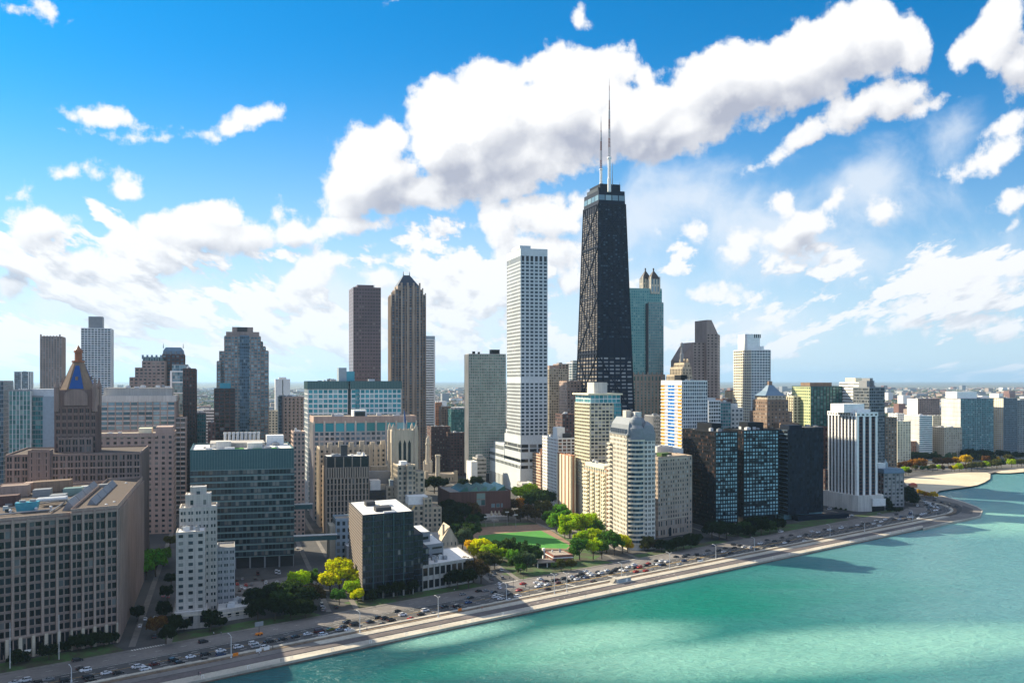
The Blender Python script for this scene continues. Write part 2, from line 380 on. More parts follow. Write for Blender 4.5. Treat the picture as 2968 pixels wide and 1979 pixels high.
class Bld:
    def __init__(s, name, label, cat, x0, Y, ang=16.0, bang=None, group=None, z=0.0, of=None):
        s.name = name
        s.P = Vector(((x0 - CX)/F*Y, Y)); A = radians(ang); Bn = radians(16.0 if bang is None else bang)
        s.a = Vector((cos(A), sin(A))); s.b = Vector((-sin(Bn), cos(Bn)))
        if of is None:
            s.root = empty(name, (s.P.x, s.P.y, z)); tag(s.root, label, cat, group)
            s.parts, s.cand, s.off = {}, [], Vector((0, 0))
        else: s.root, s.parts, s.cand, s.off = of.root, of.parts, of.cand, s.P - of.root.location.xy   # a wing of the same building
    def mb(s, part, mat):
        k = (part, mat)
        if k not in s.parts: s.parts[k] = MB()
        return s.parts[k]
    def pt(s, u, v, z):                                             # relative to the root
        p = s.a*u + s.b*v + s.off; return Vector((p.x, p.y, z))
    def u(s, px, v=0.0):                                            # where the ray at image column px meets the plane v
        k = (px - CX)/F; p = s.P + s.b*v
        return (k*p.y - p.x)/(s.a.x - k*s.a.y)
    def h(s, py, u=0.0, v=0.0):                                     # height seen at image row py
        return CAMZ - (py - HY)/F*(s.P + s.a*u + s.b*v).y
    def face(s, bl, br, tr, tl, st, cols=None, rows=None, skip=None, ind=False, wpart='wall'):
        """one facade: bl, br, tr, tl corners seen from outside"""
        bl, br, tr, tl = (Vector(p) for p in (bl, br, tr, tl))
        L, H = (br-bl).length, (tl-bl).length
        cols = cols or max(1, round(L/st.cw)); rows = rows or max(1, round(H/st.fh))
        n = (br-bl).cross(tl-bl).normalized()
        def P(x, y, o=0.0): return bl.lerp(br, x).lerp(tl.lerp(tr, x), y) + n*o
        pane = s.mb('window', st.g)
        po = st.po or .05
        def slab(mb, x0, x1, y0, y1, d):
            a, b, c, e = P(x0,y0), P(x1,y0), P(x1,y1), P(x0,y1)
            A, B_, C, E = (p + n*d for p in (a, b, c, e))
            k = len(mb.v); mb.v += [tuple(p) for p in (a, b, c, e, A, B_, C, E)]
            for f in ((4,5,6,7), (0,1,5,4), (1,2,6,5), (2,3,7,6), (3,0,4,7)): mb.f.append(tuple(k+i for i in f)); mb.mi.append(0)
        rz = atan2(br.y-bl.y, br.x-bl.x)
        m = st.margin or 0.0
        cx0, cx1 = m/L, 1 - m/L
        fx = lambda q: cx0 + (cx1-cx0)*q/cols
        for i in range(cols):
            for j in range(rows):
                if skip and skip(i, j): continue
                hw = st.ww/2; y0 = (j + st.sill)/rows; y1 = min(.999, (j + st.sill + st.wh)/rows)
                spans = [(i+.5-hw, i+.5+hw)]
                if st.twin: spans = [(i+.5-hw, i+.5-st.twin/2), (i+.5+st.twin/2, i+.5+hw)]
                for a, b in spans:
                    q = [P(fx(a), y0, po), P(fx(b), y0, po), P(fx(b), y1, po), P(fx(a), y1, po)]
                    if ind: s.cand.append((q, rz, st.g))
                    else: pane.quad(*q)
        if st.pw:
            mb = s.mb(st.ppart or 'pier', st.pm or st.w)
            for i in range(0, cols+1, st.pe or 1):
                a, b = fx(i - st.pw/2), fx(i + st.pw/2)
                slab(mb, max(0.0, a), min(1.0, b), 0, 1, st.pd)
        if st.sh:
            mb = s.mb(st.spart or 'spandrel', st.sm or st.w)
            for j in range(0, rows+1, st.se or 1):
                a, b = (j - st.sh/2)/rows, (j + st.sh/2)/rows
                slab(mb, .0, 1.0, max(0, a), min(1, b), st.sd)
    def vol(s, u0, u1, v0, v1, z0, z1, st, faces='FLR', wpart='wall', roof=None, skip=None, top_in=None, ind=None, lip=None, rows=None, cols=None, lst=None):
        """a block with facades on the listed sides; top_in=(du0,du1,dv0,dv1) tapers it"""
        d = top_in or (0, 0, 0, 0)
        lo = [s.pt(u0,v0,z0), s.pt(u1,v0,z0), s.pt(u1,v1,z0), s.pt(u0,v1,z0)]
        hi = [s.pt(u0+d[0],v0+d[2],z1), s.pt(u1-d[1],v0+d[2],z1), s.pt(u1-d[1],v1-d[3],z1), s.pt(u0+d[0],v1-d[3],z1)]
        s.mb(wpart, st.w).hexa(lo, hi, top=roof is None)
        if roof:
            lipw, liph = .5, (.9 if lip is None else lip)
            if liph > 0:
                up = [p + Vector((0,0,liph)) for p in hi]
                c = sum((p for p in up), Vector())/4
                inn = [p + (c-p).normalized()*lipw*1.6 for p in up]
                r = s.mb(wpart, st.w); k = len(r.v)
                r.v += [tuple(p) for p in hi] + [tuple(p) for p in up] + [tuple(p) for p in inn] + [tuple(p - Vector((0,0,liph))) for p in inn]
                for i in range(4):
                    j = (i+1) % 4
                    for f in ((i,j,4+j,4+i), (4+i,4+j,8+j,8+i), (8+i,8+j,12+j,12+i)): r.f.append(tuple(k+x for x in f)); r.mi.append(0)
                s.mb('roof', roof).quad(*[p - Vector((0,0,liph-.02)) for p in inn])
            else: s.mb('roof', roof).quad(*hi)
        idv = st.ind if ind is None else ind
        for fc in faces:
            sst = lst if (lst is not None and fc in 'LR') else st
            q = {'F': (lo[0], lo[1], hi[1], hi[0]), 'L': (lo[3], lo[0], hi[0], hi[3]), 'R': (lo[1], lo[2], hi[2], hi[1]), 'B': (lo[2], lo[3], hi[3], hi[2])}[fc]
            s.face(*q, sst, rows=rows, cols=cols if fc in 'FB' else None, skip=skip if fc == 'F' else None, ind=idv)
        return s
    def slab(s, u0, u1, v0, v1, z0, z1, mat, part='roof_unit', single=True):
        lo = [s.pt(u0,v0,z0), s.pt(u1,v0,z0), s.pt(u1,v1,z0), s.pt(u0,v1,z0)]
        hi = [p + Vector((0,0,z1-z0)) for p in lo]
        if single:
            m = MB(); m.hexa(lo, hi, bottom=True); return m.build(part, mat, s.root)
        s.mb(part, mat).hexa(lo, hi, bottom=True)
    def clutter(s, u0, u1, v0, v1, z, n=4, mat='metal_grey', big=5.0, seed=1):
        """plant on a roof: each unit its own part"""
        r = random.Random(seed*131 + n)
        W, D = abs(u1-u0), abs(v1-v0)
        for i in range(n):
            w, d, hh = r.uniform(.25, 1)*min(big, W*.4), r.uniform(.25, 1)*min(big, D*.4), r.uniform(.8, 2.6)
            cu, cv_ = r.uniform(u0+w/2+.7, max(u0+w/2+.8, u1-w/2-.7)), r.uniform(v0+d/2+.7, max(v0+d/2+.8, v1-d/2-.7))
            m = MB(); lo = [s.pt(cu-w/2,cv_-d/2,z), s.pt(cu+w/2,cv_-d/2,z), s.pt(cu+w/2,cv_+d/2,z), s.pt(cu-w/2,cv_+d/2,z)]
            m.hexa(lo, [p + Vector((0,0,hh)) for p in lo])
            if r.random() < .5:
                c = s.pt(cu, cv_, z+hh); m.lathe(c.x, c.y, [(min(w,d)*.36, c.z-.02), (min(w,d)*.36, c.z+.5), (min(w,d)*.2, c.z+.5)], 10)
            m.build('roof_unit', r.choice([mat, 'metal_pale', 'metal_grey', 'metal_pale']), s.root)
    def mast(s, u, v, z, hgt, r=.25, mat='metal_dark', part='antenna'):
        m = MB(); p = s.pt(u, v, z); m.bar(p, p + Vector((0,0,hgt)), r, 6, r2=r*.35); m.build(part, mat, s.root)
    def done(s):
        """link the parts; the first hundred large windows become parts of their own"""
        if s.cand:
            s.cand.sort(key=lambda c: (round((Vector(c[0][0]).xy + s.root.location.xy).length/6), -c[0][0].z))
            cache = {}
            for n, (q, rz, g) in enumerate(s.cand):
                if n >= 100: s.mb('window', g).quad(*q); continue
                c = (q[0]+q[1]+q[2]+q[3])/4; w, h = (q[1]-q[0]).length, (q[3]-q[0]).length
                key = (round(w, 1), round(h, 1), g)
                if key not in cache:
                    m = MB(); t = .06; m.quad((-w/2,0,-h/2), (w/2,0,-h/2), (w/2,0,h/2), (-w/2,0,h/2), 0)
                    for a in ((-w/2-t,w/2+t,-h/2-t,-h/2), (-w/2-t,w/2+t,h/2,h/2+t), (-w/2-t,-w/2,-h/2,h/2), (w/2,w/2+t,-h/2,h/2)):
                        m.box(a[0], a[1], -.03, .04, a[2], a[3], 1)
                    cache[key] = m.mesh('window', [g, 'window_frame'])
                o = bpy.data.objects.new('window', cache[key]); COL.objects.link(o); o.parent = s.root
                o.location = c; o.rotation_euler = (0, 0, rz)
        for (part, mat), m in s.parts.items():
            if not m.f: continue
            o = m.build(part, mat, s.root)
            if part in ('window', 'pier', 'spandrel', 'balcony'): o['kind'] = 'stuff'
        return s

# shared materials ---------------------------------------------------
for k, c in dict(stone_tan=(.36,.29,.23), stone_brown=(.34,.25,.205), stone_white=(.45,.41,.365), stone_cream=(.52,.45,.34), stone_grey=(.34,.34,.34), stone_pink=(.40,.29,.24),
                 brick_red=(.20,.085,.065), brick_orange=(.40,.20,.12), brick_dark=(.105,.06,.055), brick_brown=(.23,.16,.115), stone_umber=(.185,.125,.11), stone_fawn=(.27,.205,.16), stone_ash=(.46,.42,.395), stone_russet=(.25,.185,.16), stone_sage=(.25,.31,.30), limestone=(.48,.41,.31), limestone_pale=(.58,.52,.42),
                 granite_red=(.14,.08,.078), concrete=(.38,.36,.33), concrete_pale=(.55,.53,.49), stone_mauve=(.30,.235,.21)).items():
    masonry(k, c, rough=.22 if k == 'granite_red' else .85, spec=.5 if k == 'granite_red' else .25)
for k, c, r in (('metal_grey',(.25,.26,.27),.5), ('metal_pale',(.55,.56,.56),.5), ('metal_dark',(.04,.045,.05),.45), ('roof_grey',(.22,.21,.20),.9), ('roof_white',(.66,.65,.62),.85), ('roof_dark',(.07,.07,.07),.9), ('roof_tan',(.30,.25,.20),.9), ('roof_brown',(.075,.055,.045),.9), ('navy_roof',(.025,.04,.065),.5), ('side_painted_reflect',(.20,.165,.14),.8), ('side_dark',(.06,.05,.045),.7),
                 ('black_steel',(.009,.011,.015),.35), ('navy_steel',(.006,.012,.025),.3), ('white_paint',(.76,.76,.73),.6), ('white_marble',(.53,.575,.59),.55), ('teal_metal',(.045,.115,.12),.45), ('teal_pale',(.17,.26,.25),.45),
                 ('window_frame',(.12,.11,.10),.5), ('copper_green',(.20,.37,.35),.7), ('slate_blue',(.13,.20,.27),.55), ('slate_grey',(.19,.21,.23),.6), ('blue_tile',(.008,.075,.27),.4), ('orange_tile',(.27,.10,.05),.5), ('cyan_metal',(.06,.30,.38),.4), ('tower_steel',(.006,.012,.028),.35), ('spandrel_brown',(.225,.165,.14),.8),
                 ('bronze',(.06,.045,.035),.4), ('cream_paint',(.74,.67,.48),.7), ('dark_grey',(.05,.05,.055),.6), ('red_metal',(.40,.05,.03),.5), ('orange_plastic',(.75,.22,.02),.5), ('grey_blue',(.30,.36,.40),.55)):
    plain(k, c, max(r, .55) if k in ('black_steel','navy_steel','tower_steel','dark_grey') else r, .12, .5, spec=.12 if k in ('black_steel','navy_steel','tower_steel','dark_grey') else .3)
glass('glass_dark', pale=(.24,.235,.21), share=.24); glass('glass_black', (.006,.008,.010), (.2,.2,.19), .05, mid=(.02,.025,.03))
glass('glass_ink', (.010,.030,.045), (.20,.24,.26), .06, 0, .12, (.03,.05,.07))
glass('glass_teal', (.015,.10,.11), (.25,.38,.36), .12, .2, .12, (.05,.22,.23))
glass('glass_aqua', (.015,.19,.22), (.30,.48,.48), .10, .15, .12, (.06,.32,.36))
glass('glass_seafoam', (.05,.24,.25), (.30,.48,.46), .15, .1, .15, (.09,.32,.32)); glass('glass_blue', (.014,.035,.055), (.22,.28,.31), .10, .15, .10, (.07,.13,.18))
glass('glass_sky', (.05,.12,.15), (.36,.46,.48), .10, .25, .08, (.22,.34,.38))
glass('glass_green', (.03,.12,.11), (.25,.35,.31), .10, .2, .12, (.12,.27,.25))
glass('glass_bronze', (.03,.022,.018), (.20,.16,.12), .08, .2, .12, (.06,.045,.035))
glass('glass_curtain', (.010,.016,.020), (.28,.50,.56), .30, .05, .12, (.015,.045,.06), band=True)
glass('glass_blinds', (.02,.025,.03), (.46,.44,.40), .34, 0, .15, (.07,.08,.085))

# ------------------------------------------------------------------ ground, water, drive, beach
S0 = Vector((-140.0, 413.0)); T = Vector((.743, .669)).normalized(); N = Vector((-T.y, T.x))
SA, RO, W_OUT, TH = 742.0, 92.0, 21.5, 1.10                     # where the drive starts to bend, its outer radius
def drive(s, w):
    """point on the shoreline drive: s metres along, w metres inland of the sea wall"""
    if s <= SA: return S0 + T*s + N*w
    c = S0 + T*SA + N*(W_OUT + RO); th = min((s-SA)/RO, TH); r = W_OUT + RO - w
    p = c + (T*sin(th) - N*cos(th))*r
    if s > SA + RO*TH: p += (T*cos(TH) + N*sin(TH))*(s - SA - RO*TH)
    return p
def heading(s):
    th = 0 if s <= SA else min((s-SA)/RO, TH)
    d = T*cos(th) + N*sin(th); return atan2(d.y, d.x)
def sw(p):
    q = Vector(p) - S0; return q.dot(T), q.dot(N)
def strip_mesh(m, s0, s1, w0, w1, z0, z1, step=12.0):
    n = max(1, int((s1-s0)/step)); k = len(m.v)
    for i in range(n+1):
        s = s0 + (s1-s0)*i/n; a, b = drive(s, w0), drive(s, w1)
        m.v += [(a.x,a.y,z0), (a.x,a.y,z1), (b.x,b.y,z1), (b.x,b.y,z0)]
    for i in range(n):
        o = k + i*4
        for j in range(3): m.f.append((o+j, o+4+j, o+5+j, o+1+j)); m.mi.append(0)
    m.f.append((k, k+1, k+2, k+3)); m.f.append((k+4*n+3, k+4*n+2, k+4*n+1, k+4*n)); m.mi += [0, 0]
def strip(name, s0, s1, w0, w1, z0, z1, mat, kind='structure'):
    m = MB(); strip_mesh(m, s0, s1, w0, w1, z0, z1); o = m.build(name, mat); tag(o, kind=kind); return o
def poly(name, pts, z, mat, depth=0.0, kind='structure'):
    bm = bmesh.new(); vs = [bm.verts.new((p[0], p[1], z)) for p in pts]
    f = bm.faces.new(vs); f.normal_update()
    if f.normal.z < 0: f.normal_flip()
    if depth:
        r = bmesh.ops.extrude_face_region(bm, geom=[f]); 
        for v in [g for g in r['geom'] if isinstance(g, bmesh.types.BMVert)]: v.co.z = z
        for v in vs: v.co.z = z - depth
    bmesh.ops.triangulate(bm, faces=bm.faces[:]); bmesh.ops.recalc_face_normals(bm, faces=bm.faces[:])
    me = bpy.data.meshes.new(name); bm.to_mesh(me); bm.free(); me.materials.append(M(mat))
    o = bpy.data.objects.new(name, me); COL.objects.link(o); tag(o, kind=kind); return o

def setting_materials():
    m, nt, b = new_mat('city_ground'); p = position(nt)
    a = noise(nt, p, .012, 6, .6); c = noise(nt, p, .0022, 6, .65); d = noise(nt, p, .05, 3, .6)
    near = mixc(nt, a.ss(.42, .6), (.030,.031,.033), (.075,.07,.065))
    far1 = mixc(nt, (c*.5 + a*.5).ss(.40, .60), (.030,.050,.024), (.16,.15,.13))
    far2 = mixc(nt, d.ss(.52, .70), far1, (.30,.27,.24))
    sp = nd(nt, 'ShaderNodeSeparateXYZ'); nt.links.new(p, sp.inputs[0])
    nt.links.new(mixc(nt, V(nt, sp.outputs[1]).ss(1250, 1700), near, far2), b.inputs['Base Color']); b.inputs['Roughness'].default_value = .95
    m, nt, b = new_mat('asphalt'); p = position(nt)
    f = noise(nt, scaled(nt, p, 1, 1, 1), .35, 6, .7)*.5 + noise(nt, p, .04, 4, .6)*.5
    nt.links.new(mixc(nt, f.ss(.35, .65), (.036,.035,.036), (.070,.066,.064)), b.inputs['Base Color']); b.inputs['Roughness'].default_value = .85
    m, nt, b = new_mat('paving'); p = position(nt)
    f = noise(nt, p, .5, 5, .7)*.45 + noise(nt, p, .06, 4, .6)*.55
    nt.links.new(mixc(nt, f.ss(.35, .65), (.11,.10,.09), (.20,.18,.16)), b.inputs['Base Color']); b.inputs['Roughness'].default_value = .9
    m, nt, b = new_mat('drive_concrete'); p = position(nt)
    f = noise(nt, p, .5, 5, .7)*.45 + noise(nt, p, .04, 4, .6)*.55
    nt.links.new(mixc(nt, f.ss(.35, .65), (.12,.108,.10), (.19,.172,.158)), b.inputs['Base Color']); b.inputs['Roughness'].default_value = .9
    m, nt, b = new_mat('ledge_concrete'); p = position(nt)
    f = noise(nt, p, .6, 5, .7)*.45 + noise(nt, p, .05, 4, .6)*.55
    nt.links.new(mixc(nt, f.ss(.32, .68), (.31,.28,.23), (.52,.475,.39)), b.inputs['Base Color']); b.inputs['Roughness'].default_value = .9
    m, nt, b = new_mat('path_asphalt'); p = position(nt)
    f = noise(nt, p, .5, 5, .7)*.4 + noise(nt, p, .03, 4, .6)*.6
    nt.links.new(mixc(nt, f.ss(.35, .65), (.070,.058,.056), (.14,.115,.11)), b.inputs['Base Color']); b.inputs['Roughness'].default_value = .9
    m, nt, b = new_mat('earth'); p = position(nt)
    f = noise(nt, p, .4, 6, .7)
    nt.links.new(mixc(nt, f.ss(.35, .65), (.085,.055,.035), (.19,.14,.09)), b.inputs['Base Color']); b.inputs['Roughness'].default_value = .95
    m, nt, b = new_mat('track_clay'); p = position(nt)
    f = noise(nt, p, .3, 6, .7)
    nt.links.new(mixc(nt, f.ss(.35, .65), (.19,.115,.08), (.27,.17,.11)), b.inputs['Base Color']); b.inputs['Roughness'].default_value = .95
    m, nt, b = new_mat('lawn'); p = position(nt)
    f = noise(nt, p, .6, 6, .75)*.6 + noise(nt, p, .05, 3, .5)*.4
    nt.links.new(mixc(nt, f.ss(.35, .65), (.028,.165,.016), (.050,.255,.026)), b.inputs['Base Color']); b.inputs['Roughness'].default_value = .95
    m, nt, b = new_mat('verge_grass'); p = position(nt)
    f = noise(nt, p, .5, 6, .75)*.5 + noise(nt, p, .09, 3, .6)*.5
    nt.links.new(mixc(nt, f.ss(.40, .60), (.045,.035,.02), (.04,.11,.018)), b.inputs['Base Color']); b.inputs['Roughness'].default_value = .95
    m, nt, b = new_mat('sand'); p = position(nt)
    f = noise(nt, p, .25, 6, .7)*.5 + noise(nt, p, .02, 3, .5)*.5
    nt.links.new(mixc(nt, f.ss(.35, .65), (.48,.40,.27), (.60,.52,.38)), b.inputs['Base Color']); b.inputs['Roughness'].default_value = .95
    plain('road_paint', (.62,.60,.55), .8, .2, 1.5); plain('yellow_paint', (.60,.36,.06), .8, .15, 1.5)
    plain('rock', (.16,.12,.09), .9, .35, .4)
    # the lake: shoals show through as paler, greener water
    m, nt, b = new_mat('lake_water'); p = position(nt)
    sp = nd(nt, 'ShaderNodeSeparateXYZ'); nt.links.new(p, sp.inputs[0]); x, y = V(nt, sp.outputs[0]), V(nt, sp.outputs[1])
    nz = noise(nt, scaled(nt, p, 1, 2.2, 1), .010, 5, .55, dist=.6)
    def spot(px, py, rx, ry, rot=0.0):
        gx, gy = ground(px, py, -1.6); c, s = cos(radians(rot)), sin(radians(rot))
        u = ((x - gx)*c + (y - gy)*s)*(1/rx); v = ((y - gy)*c - (x - gx)*s)*(1/ry)
        r2 = u*u + v*v + (nz - .5)*1.5
        return r2.ss(1.6, -.35)
    pale = spot(1745, 1850, 66, 30, 30).max(spot(2150, 1905, 120, 34, 8)).max(spot(2900, 1500, 130, 90, 60)).max(spot(1330, 1835, 40, 16, 40)).max(spot(2600, 1860, 110, 34, 10))
    emer = spot(2080, 1745, 130, 44, 38).max(spot(1500, 1905, 70, 20, 30)).max(spot(2500, 1690, 120, 34, 20))
    deep = mixc(nt, x.ss(-40, 90), mixc(nt, nz.ss(.35, .65), W_DEEP, W_MID), (.016,.175,.155))
    c1 = mixc(nt, emer*.95, deep, W_EMER)
    c1 = mixc(nt, (x + nz*120.0).ss(150, 360)*.85, c1, W_GREY)
    c2 = mixc(nt, pale*.85, c1, W_PALE)
    nt.links.new(c2, b.inputs['Base Color'])
    b.inputs['Subsurface Weight'].default_value = .40; b.subsurface_method = 'BURLEY'                    # cloudy water: light spreads, shadows soften
    b.inputs['Subsurface Radius'].default_value = (.5, 1.0, 1.0); b.inputs['Subsurface Scale'].default_value = 14.0
    b.inputs['IOR'].default_value = 1.33; b.inputs['Roughness'].default_value = .22; b.inputs['Specular IOR Level'].default_value = .40
    w1 = noise(nt, scaled(nt, p, 1, 1.9, 1), .11, 5, .62, dist=.5); w2 = noise(nt, scaled(nt, p, 1, 1.7, 1), .32, 4, .65, dist=.3); w3 = noise(nt, scaled(nt, p, 1, 1.5, 1), .03, 2, .5)
    bp = nd(nt, 'ShaderNodeBump'); bp.inputs['Strength'].default_value = 1.0; bp.inputs['Distance'].default_value = 1.0
    nt.links.new((w1*2.3 + w2*1.2 + w3*1.8).k, bp.inputs['Height']); nt.links.new(bp.outputs[0], b.inputs['Normal'])
W_DEEP, W_MID, W_EMER, W_PALE, W_GREY = (.005,.070,.080), (.012,.110,.115), (.003,.190,.135), (.26,.54,.44), (.12,.29,.31)
setting_materials()

c8 = crop(2568, 1280, 5.6)
def g8(*pts, z=0.0): return [ground(*c8(*p), z) for p in pts]
tip = g8((600,1398),(1000,1300),(1300,1248),(1520,1198),(1560,1110),(1480,1060),(1240,970),(1000,902),(845,860))
sea_edge = g8((822,838),(862,797),(1100,762),(1240,747),(1480,704),(1600,658),(1690,602),(1702,545),(1690,518),(1760,500),(1860,508),(2010,508),(2240,490))
far_shore = [(760,1440),(1100,1830),(2600,3400),(9000,9500),(60000,60000)]
def build_setting():
    shore = [S0 + T*(-1500) + N*(-2.9)] + [S0 + T*s + N*(-2.9) for s in (-200, 0, 200, 400, 600, 672)]
    land = [tuple(p) for p in shore] + tip + sea_edge + far_shore + [(60000,64000),(-60000,64000),(-60000,-600),(-1300,-600)]
    poly('ground', land, 0.0, 'city_ground')
    m = MB(); m.quad((-3000,-1500,-1.6),(62000,-1500,-1.6),(62000,64000,-1.6),(-3000,64000,-1.6)); tag(m.build('lake_water','lake_water'), kind='structure')
    # stepped promenade and drive
    E = SA + RO*TH + 260
    strip('sea_wall', -260, 690, -3.2, 4.0, -2.2, .06, 'ledge_concrete')
    strip('sea_wall_foot', -260, 690, -3.5, -3.2, -2.4, -1.05, 'rock')
    strip('lakefront_path', -260, 690, 4.0, 10.4, -.1, .30, 'path_asphalt')
    strip('promenade_step', 76, 735, 10.4, 16.2, -.1, .62, 'ledge_concrete')
    strip('promenade_verge', -260, 76, 10.4, 16.2, -.1, .55, 'drive_concrete')
    strip('planting_bed', -260, E, 16.2, 19.2, -.1, .70, 'earth')
    strip('shore_road', -260, E, 21.5, 43.2, -.1, .15, 'asphalt')
    strip('median_kerb', -260, SA+60, 43.2, 45.0, -.1, .32, 'drive_concrete')
    strip('inner_drive', -260, SA+60, 45.0, 58.6, -.1, .16, 'drive_concrete')
    strip('pavement', -260, SA+40, 58.6, 61.6, -.1, .30, 'paving')
    bar = strip('barrier_wall', -260, E, 19.2, 21.5, -.1, 1.05, 'ledge_concrete', kind=None)
    tag(bar, 'long low pale concrete barrier wall between the shore road and the lakefront promenade', 'barrier wall')
    # promontory plaza
    poly('promontory_plaza', g8((430,1320),(600,1360),(600,1398),(1000,1298),(1300,1246),(1518,1196),(1556,1110),(1478,1062),(1238,973),(1000,905),(850,865),(800,925),(1000,968),(1160,1008),(1240,1062),(1236,1125),(1150,1178),(700,1278)), .08, 'paving', .1)
    poly('promontory_court', g8((1243,1028),(1412,1088),(1404,1172),(1222,1152)), .09, 'asphalt')
    poly('promontory_edge', g8((600,1398),(1000,1298),(1300,1246),(1518,1196),(1556,1110),(1478,1062),(1238,973),(1000,905),(850,865),(852,858),(1002,896),(1242,962),(1486,1050),(1572,1108),(1530,1206),(1302,1258),(1000,1312),(602,1410)), .04, 'ledge_concrete', 2.2)
    # beach
    poly('beach', g8((290,640),(300,600),(450,578),(700,548),(1100,512),(1250,497),(1640,497),(1694,520),(1690,600),(1600,656),(1480,702),(1240,745),(1100,760),(862,795),(824,836),(848,858),(1240,970),(1000,925),(820,905),(600,830),(480,762),(330,700)), .05, 'sand')
    poly('beach', g8((1880,470),(2240,430),(2240,488),(2010,506),(1860,506),(1780,494)), .05, 'sand')
    poly('beach_path', g8((290,600),(450,560),(900,520),(1260,478),(1640,480),(1900,440),(2240,405),(2240,425),(1880,466),(1700,505),(1640,494),(1250,494),(900,532),(450,575),(290,625)), .055, 'paving')
    # park
    c5 = crop(1280, 1180, 2.8)
    gp = lambda *pts: [ground(*c5(*p)) for p in pts]
    poly('park_lawn', gp((100,1000),(340,940),(830,935),(930,985),(1250,1100),(1300,1200),(1100,1310),(560,1330),(300,1240),(140,1130)), .03, 'verge_grass')
    poly('running_track', gp((250,975),(810,948),(862,985),(1075,1118),(1030,1152),(250,1150)), .04, 'track_clay')
    poly('ball_field', gp((300,1042),(480,1022),(808,1000),(1042,1122),(1010,1146),(820,1142),(700,1150),(300,1140)), .05, 'lawn')
    # side streets meeting the drive
    Bv = Vector((-sin(radians(16)), cos(radians(16)))); Av = Vector((Bv.y, -Bv.x))
    for s, wd, ln in ((14, 13, 420), (120, 12, 420), (238, 15, 700), (352, 13, 600), (482, 11, 420), (662, 11, 300)):
        o = drive(s, 58.7); pts = [o - Av*wd/2, o + Av*wd/2, o + Av*wd/2 + Bv*ln, o - Av*wd/2 + Bv*ln]
        poly('side_street', [tuple(p) for p in pts], .12, 'asphalt')
        for sg in (-1, 1):
            e = o + Av*(wd/2+1.6)*sg + Bv*5
            poly('pavement', [tuple(e - Av*1.5), tuple(e + Av*1.5), tuple(e + Av*1.5 + Bv*(ln-5)), tuple(e - Av*1.5 + Bv*(ln-5))], .2, 'paving', .15)
    # grass verges between pavement and buildings
    for s0, s1, w1 in ((-120, 4, 78), (26, 108, 76), (133, 224, 80), (254, 338, 84), (364, 470, 72), (494, 650, 84), (672, 742, 74)):
        m = MB(); strip_mesh(m, s0, s1, 61.6, w1, -.05, .16); tag(m.build('verge','verge_grass'), kind='structure')
    # parking area beside the white stepped tower
    c4 = crop(480, 1380, 2.618)
    poly('parking_lot', [ground(*c4(*p)) for p in ((480,830),(930,760),(1010,800),(880,850),(620,900),(480,880))], .06, 'drive_concrete')
    # painted lines
    m = MB()
    for w in (25.0, 28.4, 31.8, 35.8, 39.4):
        s = -250
        while s < SA + RO*TH + 150:
            strip_mesh(m, s, s+3.2, w-.14, w+.14, .152, .156, 4); s += 9.5
    for w in (22.2, 42.6): strip_mesh(m, -260, SA+RO*TH+200, w-.13, w+.13, .152, .156)
    s = -250
    while s < SA: strip_mesh(m, s, s+3, 51.7, 51.9, .162, .166, 4); s += 12
    for sx, wd in ((14, 13), (238, 15), (352, 13)):
        for i in range(-6, 7): strip_mesh(m, sx + i*1.25*wd/13 - .3, sx + i*1.25*wd/13 + .3, 59.2, 61.2, .302, .306, 4)
    for s, w0, w1 in ((212, 34, 43), (262, 22.4, 33.5), (300, 22.4, 33)):
        strip_mesh(m, s, s+1.0, w0, w1, .152, .157, 4)
    rnd = random.Random(3)
    for s in list(range(206, 262, 7)) + list(range(286, 338, 7)):
        a = rnd.uniform(5, 9); strip_mesh(m, s, s+rnd.uniform(.5, 2.2), a, a+.35, .302, .306, 4)
    tag(m.build('road_markings','road_paint'), kind='structure')
    m = MB(); strip_mesh(m, 226, 520, 33.5, 33.75, .152, .156); strip_mesh(m, 226, 520, 34.0, 34.25, .152, .156); strip_mesh(m, -260, 226, 34.0, 34.2, .152, .156); strip_mesh(m, 520, 900, 34.0, 34.2, .152, .156)
    tag(m.build('centre_line','yellow_paint'), kind='structure')
build_setting()

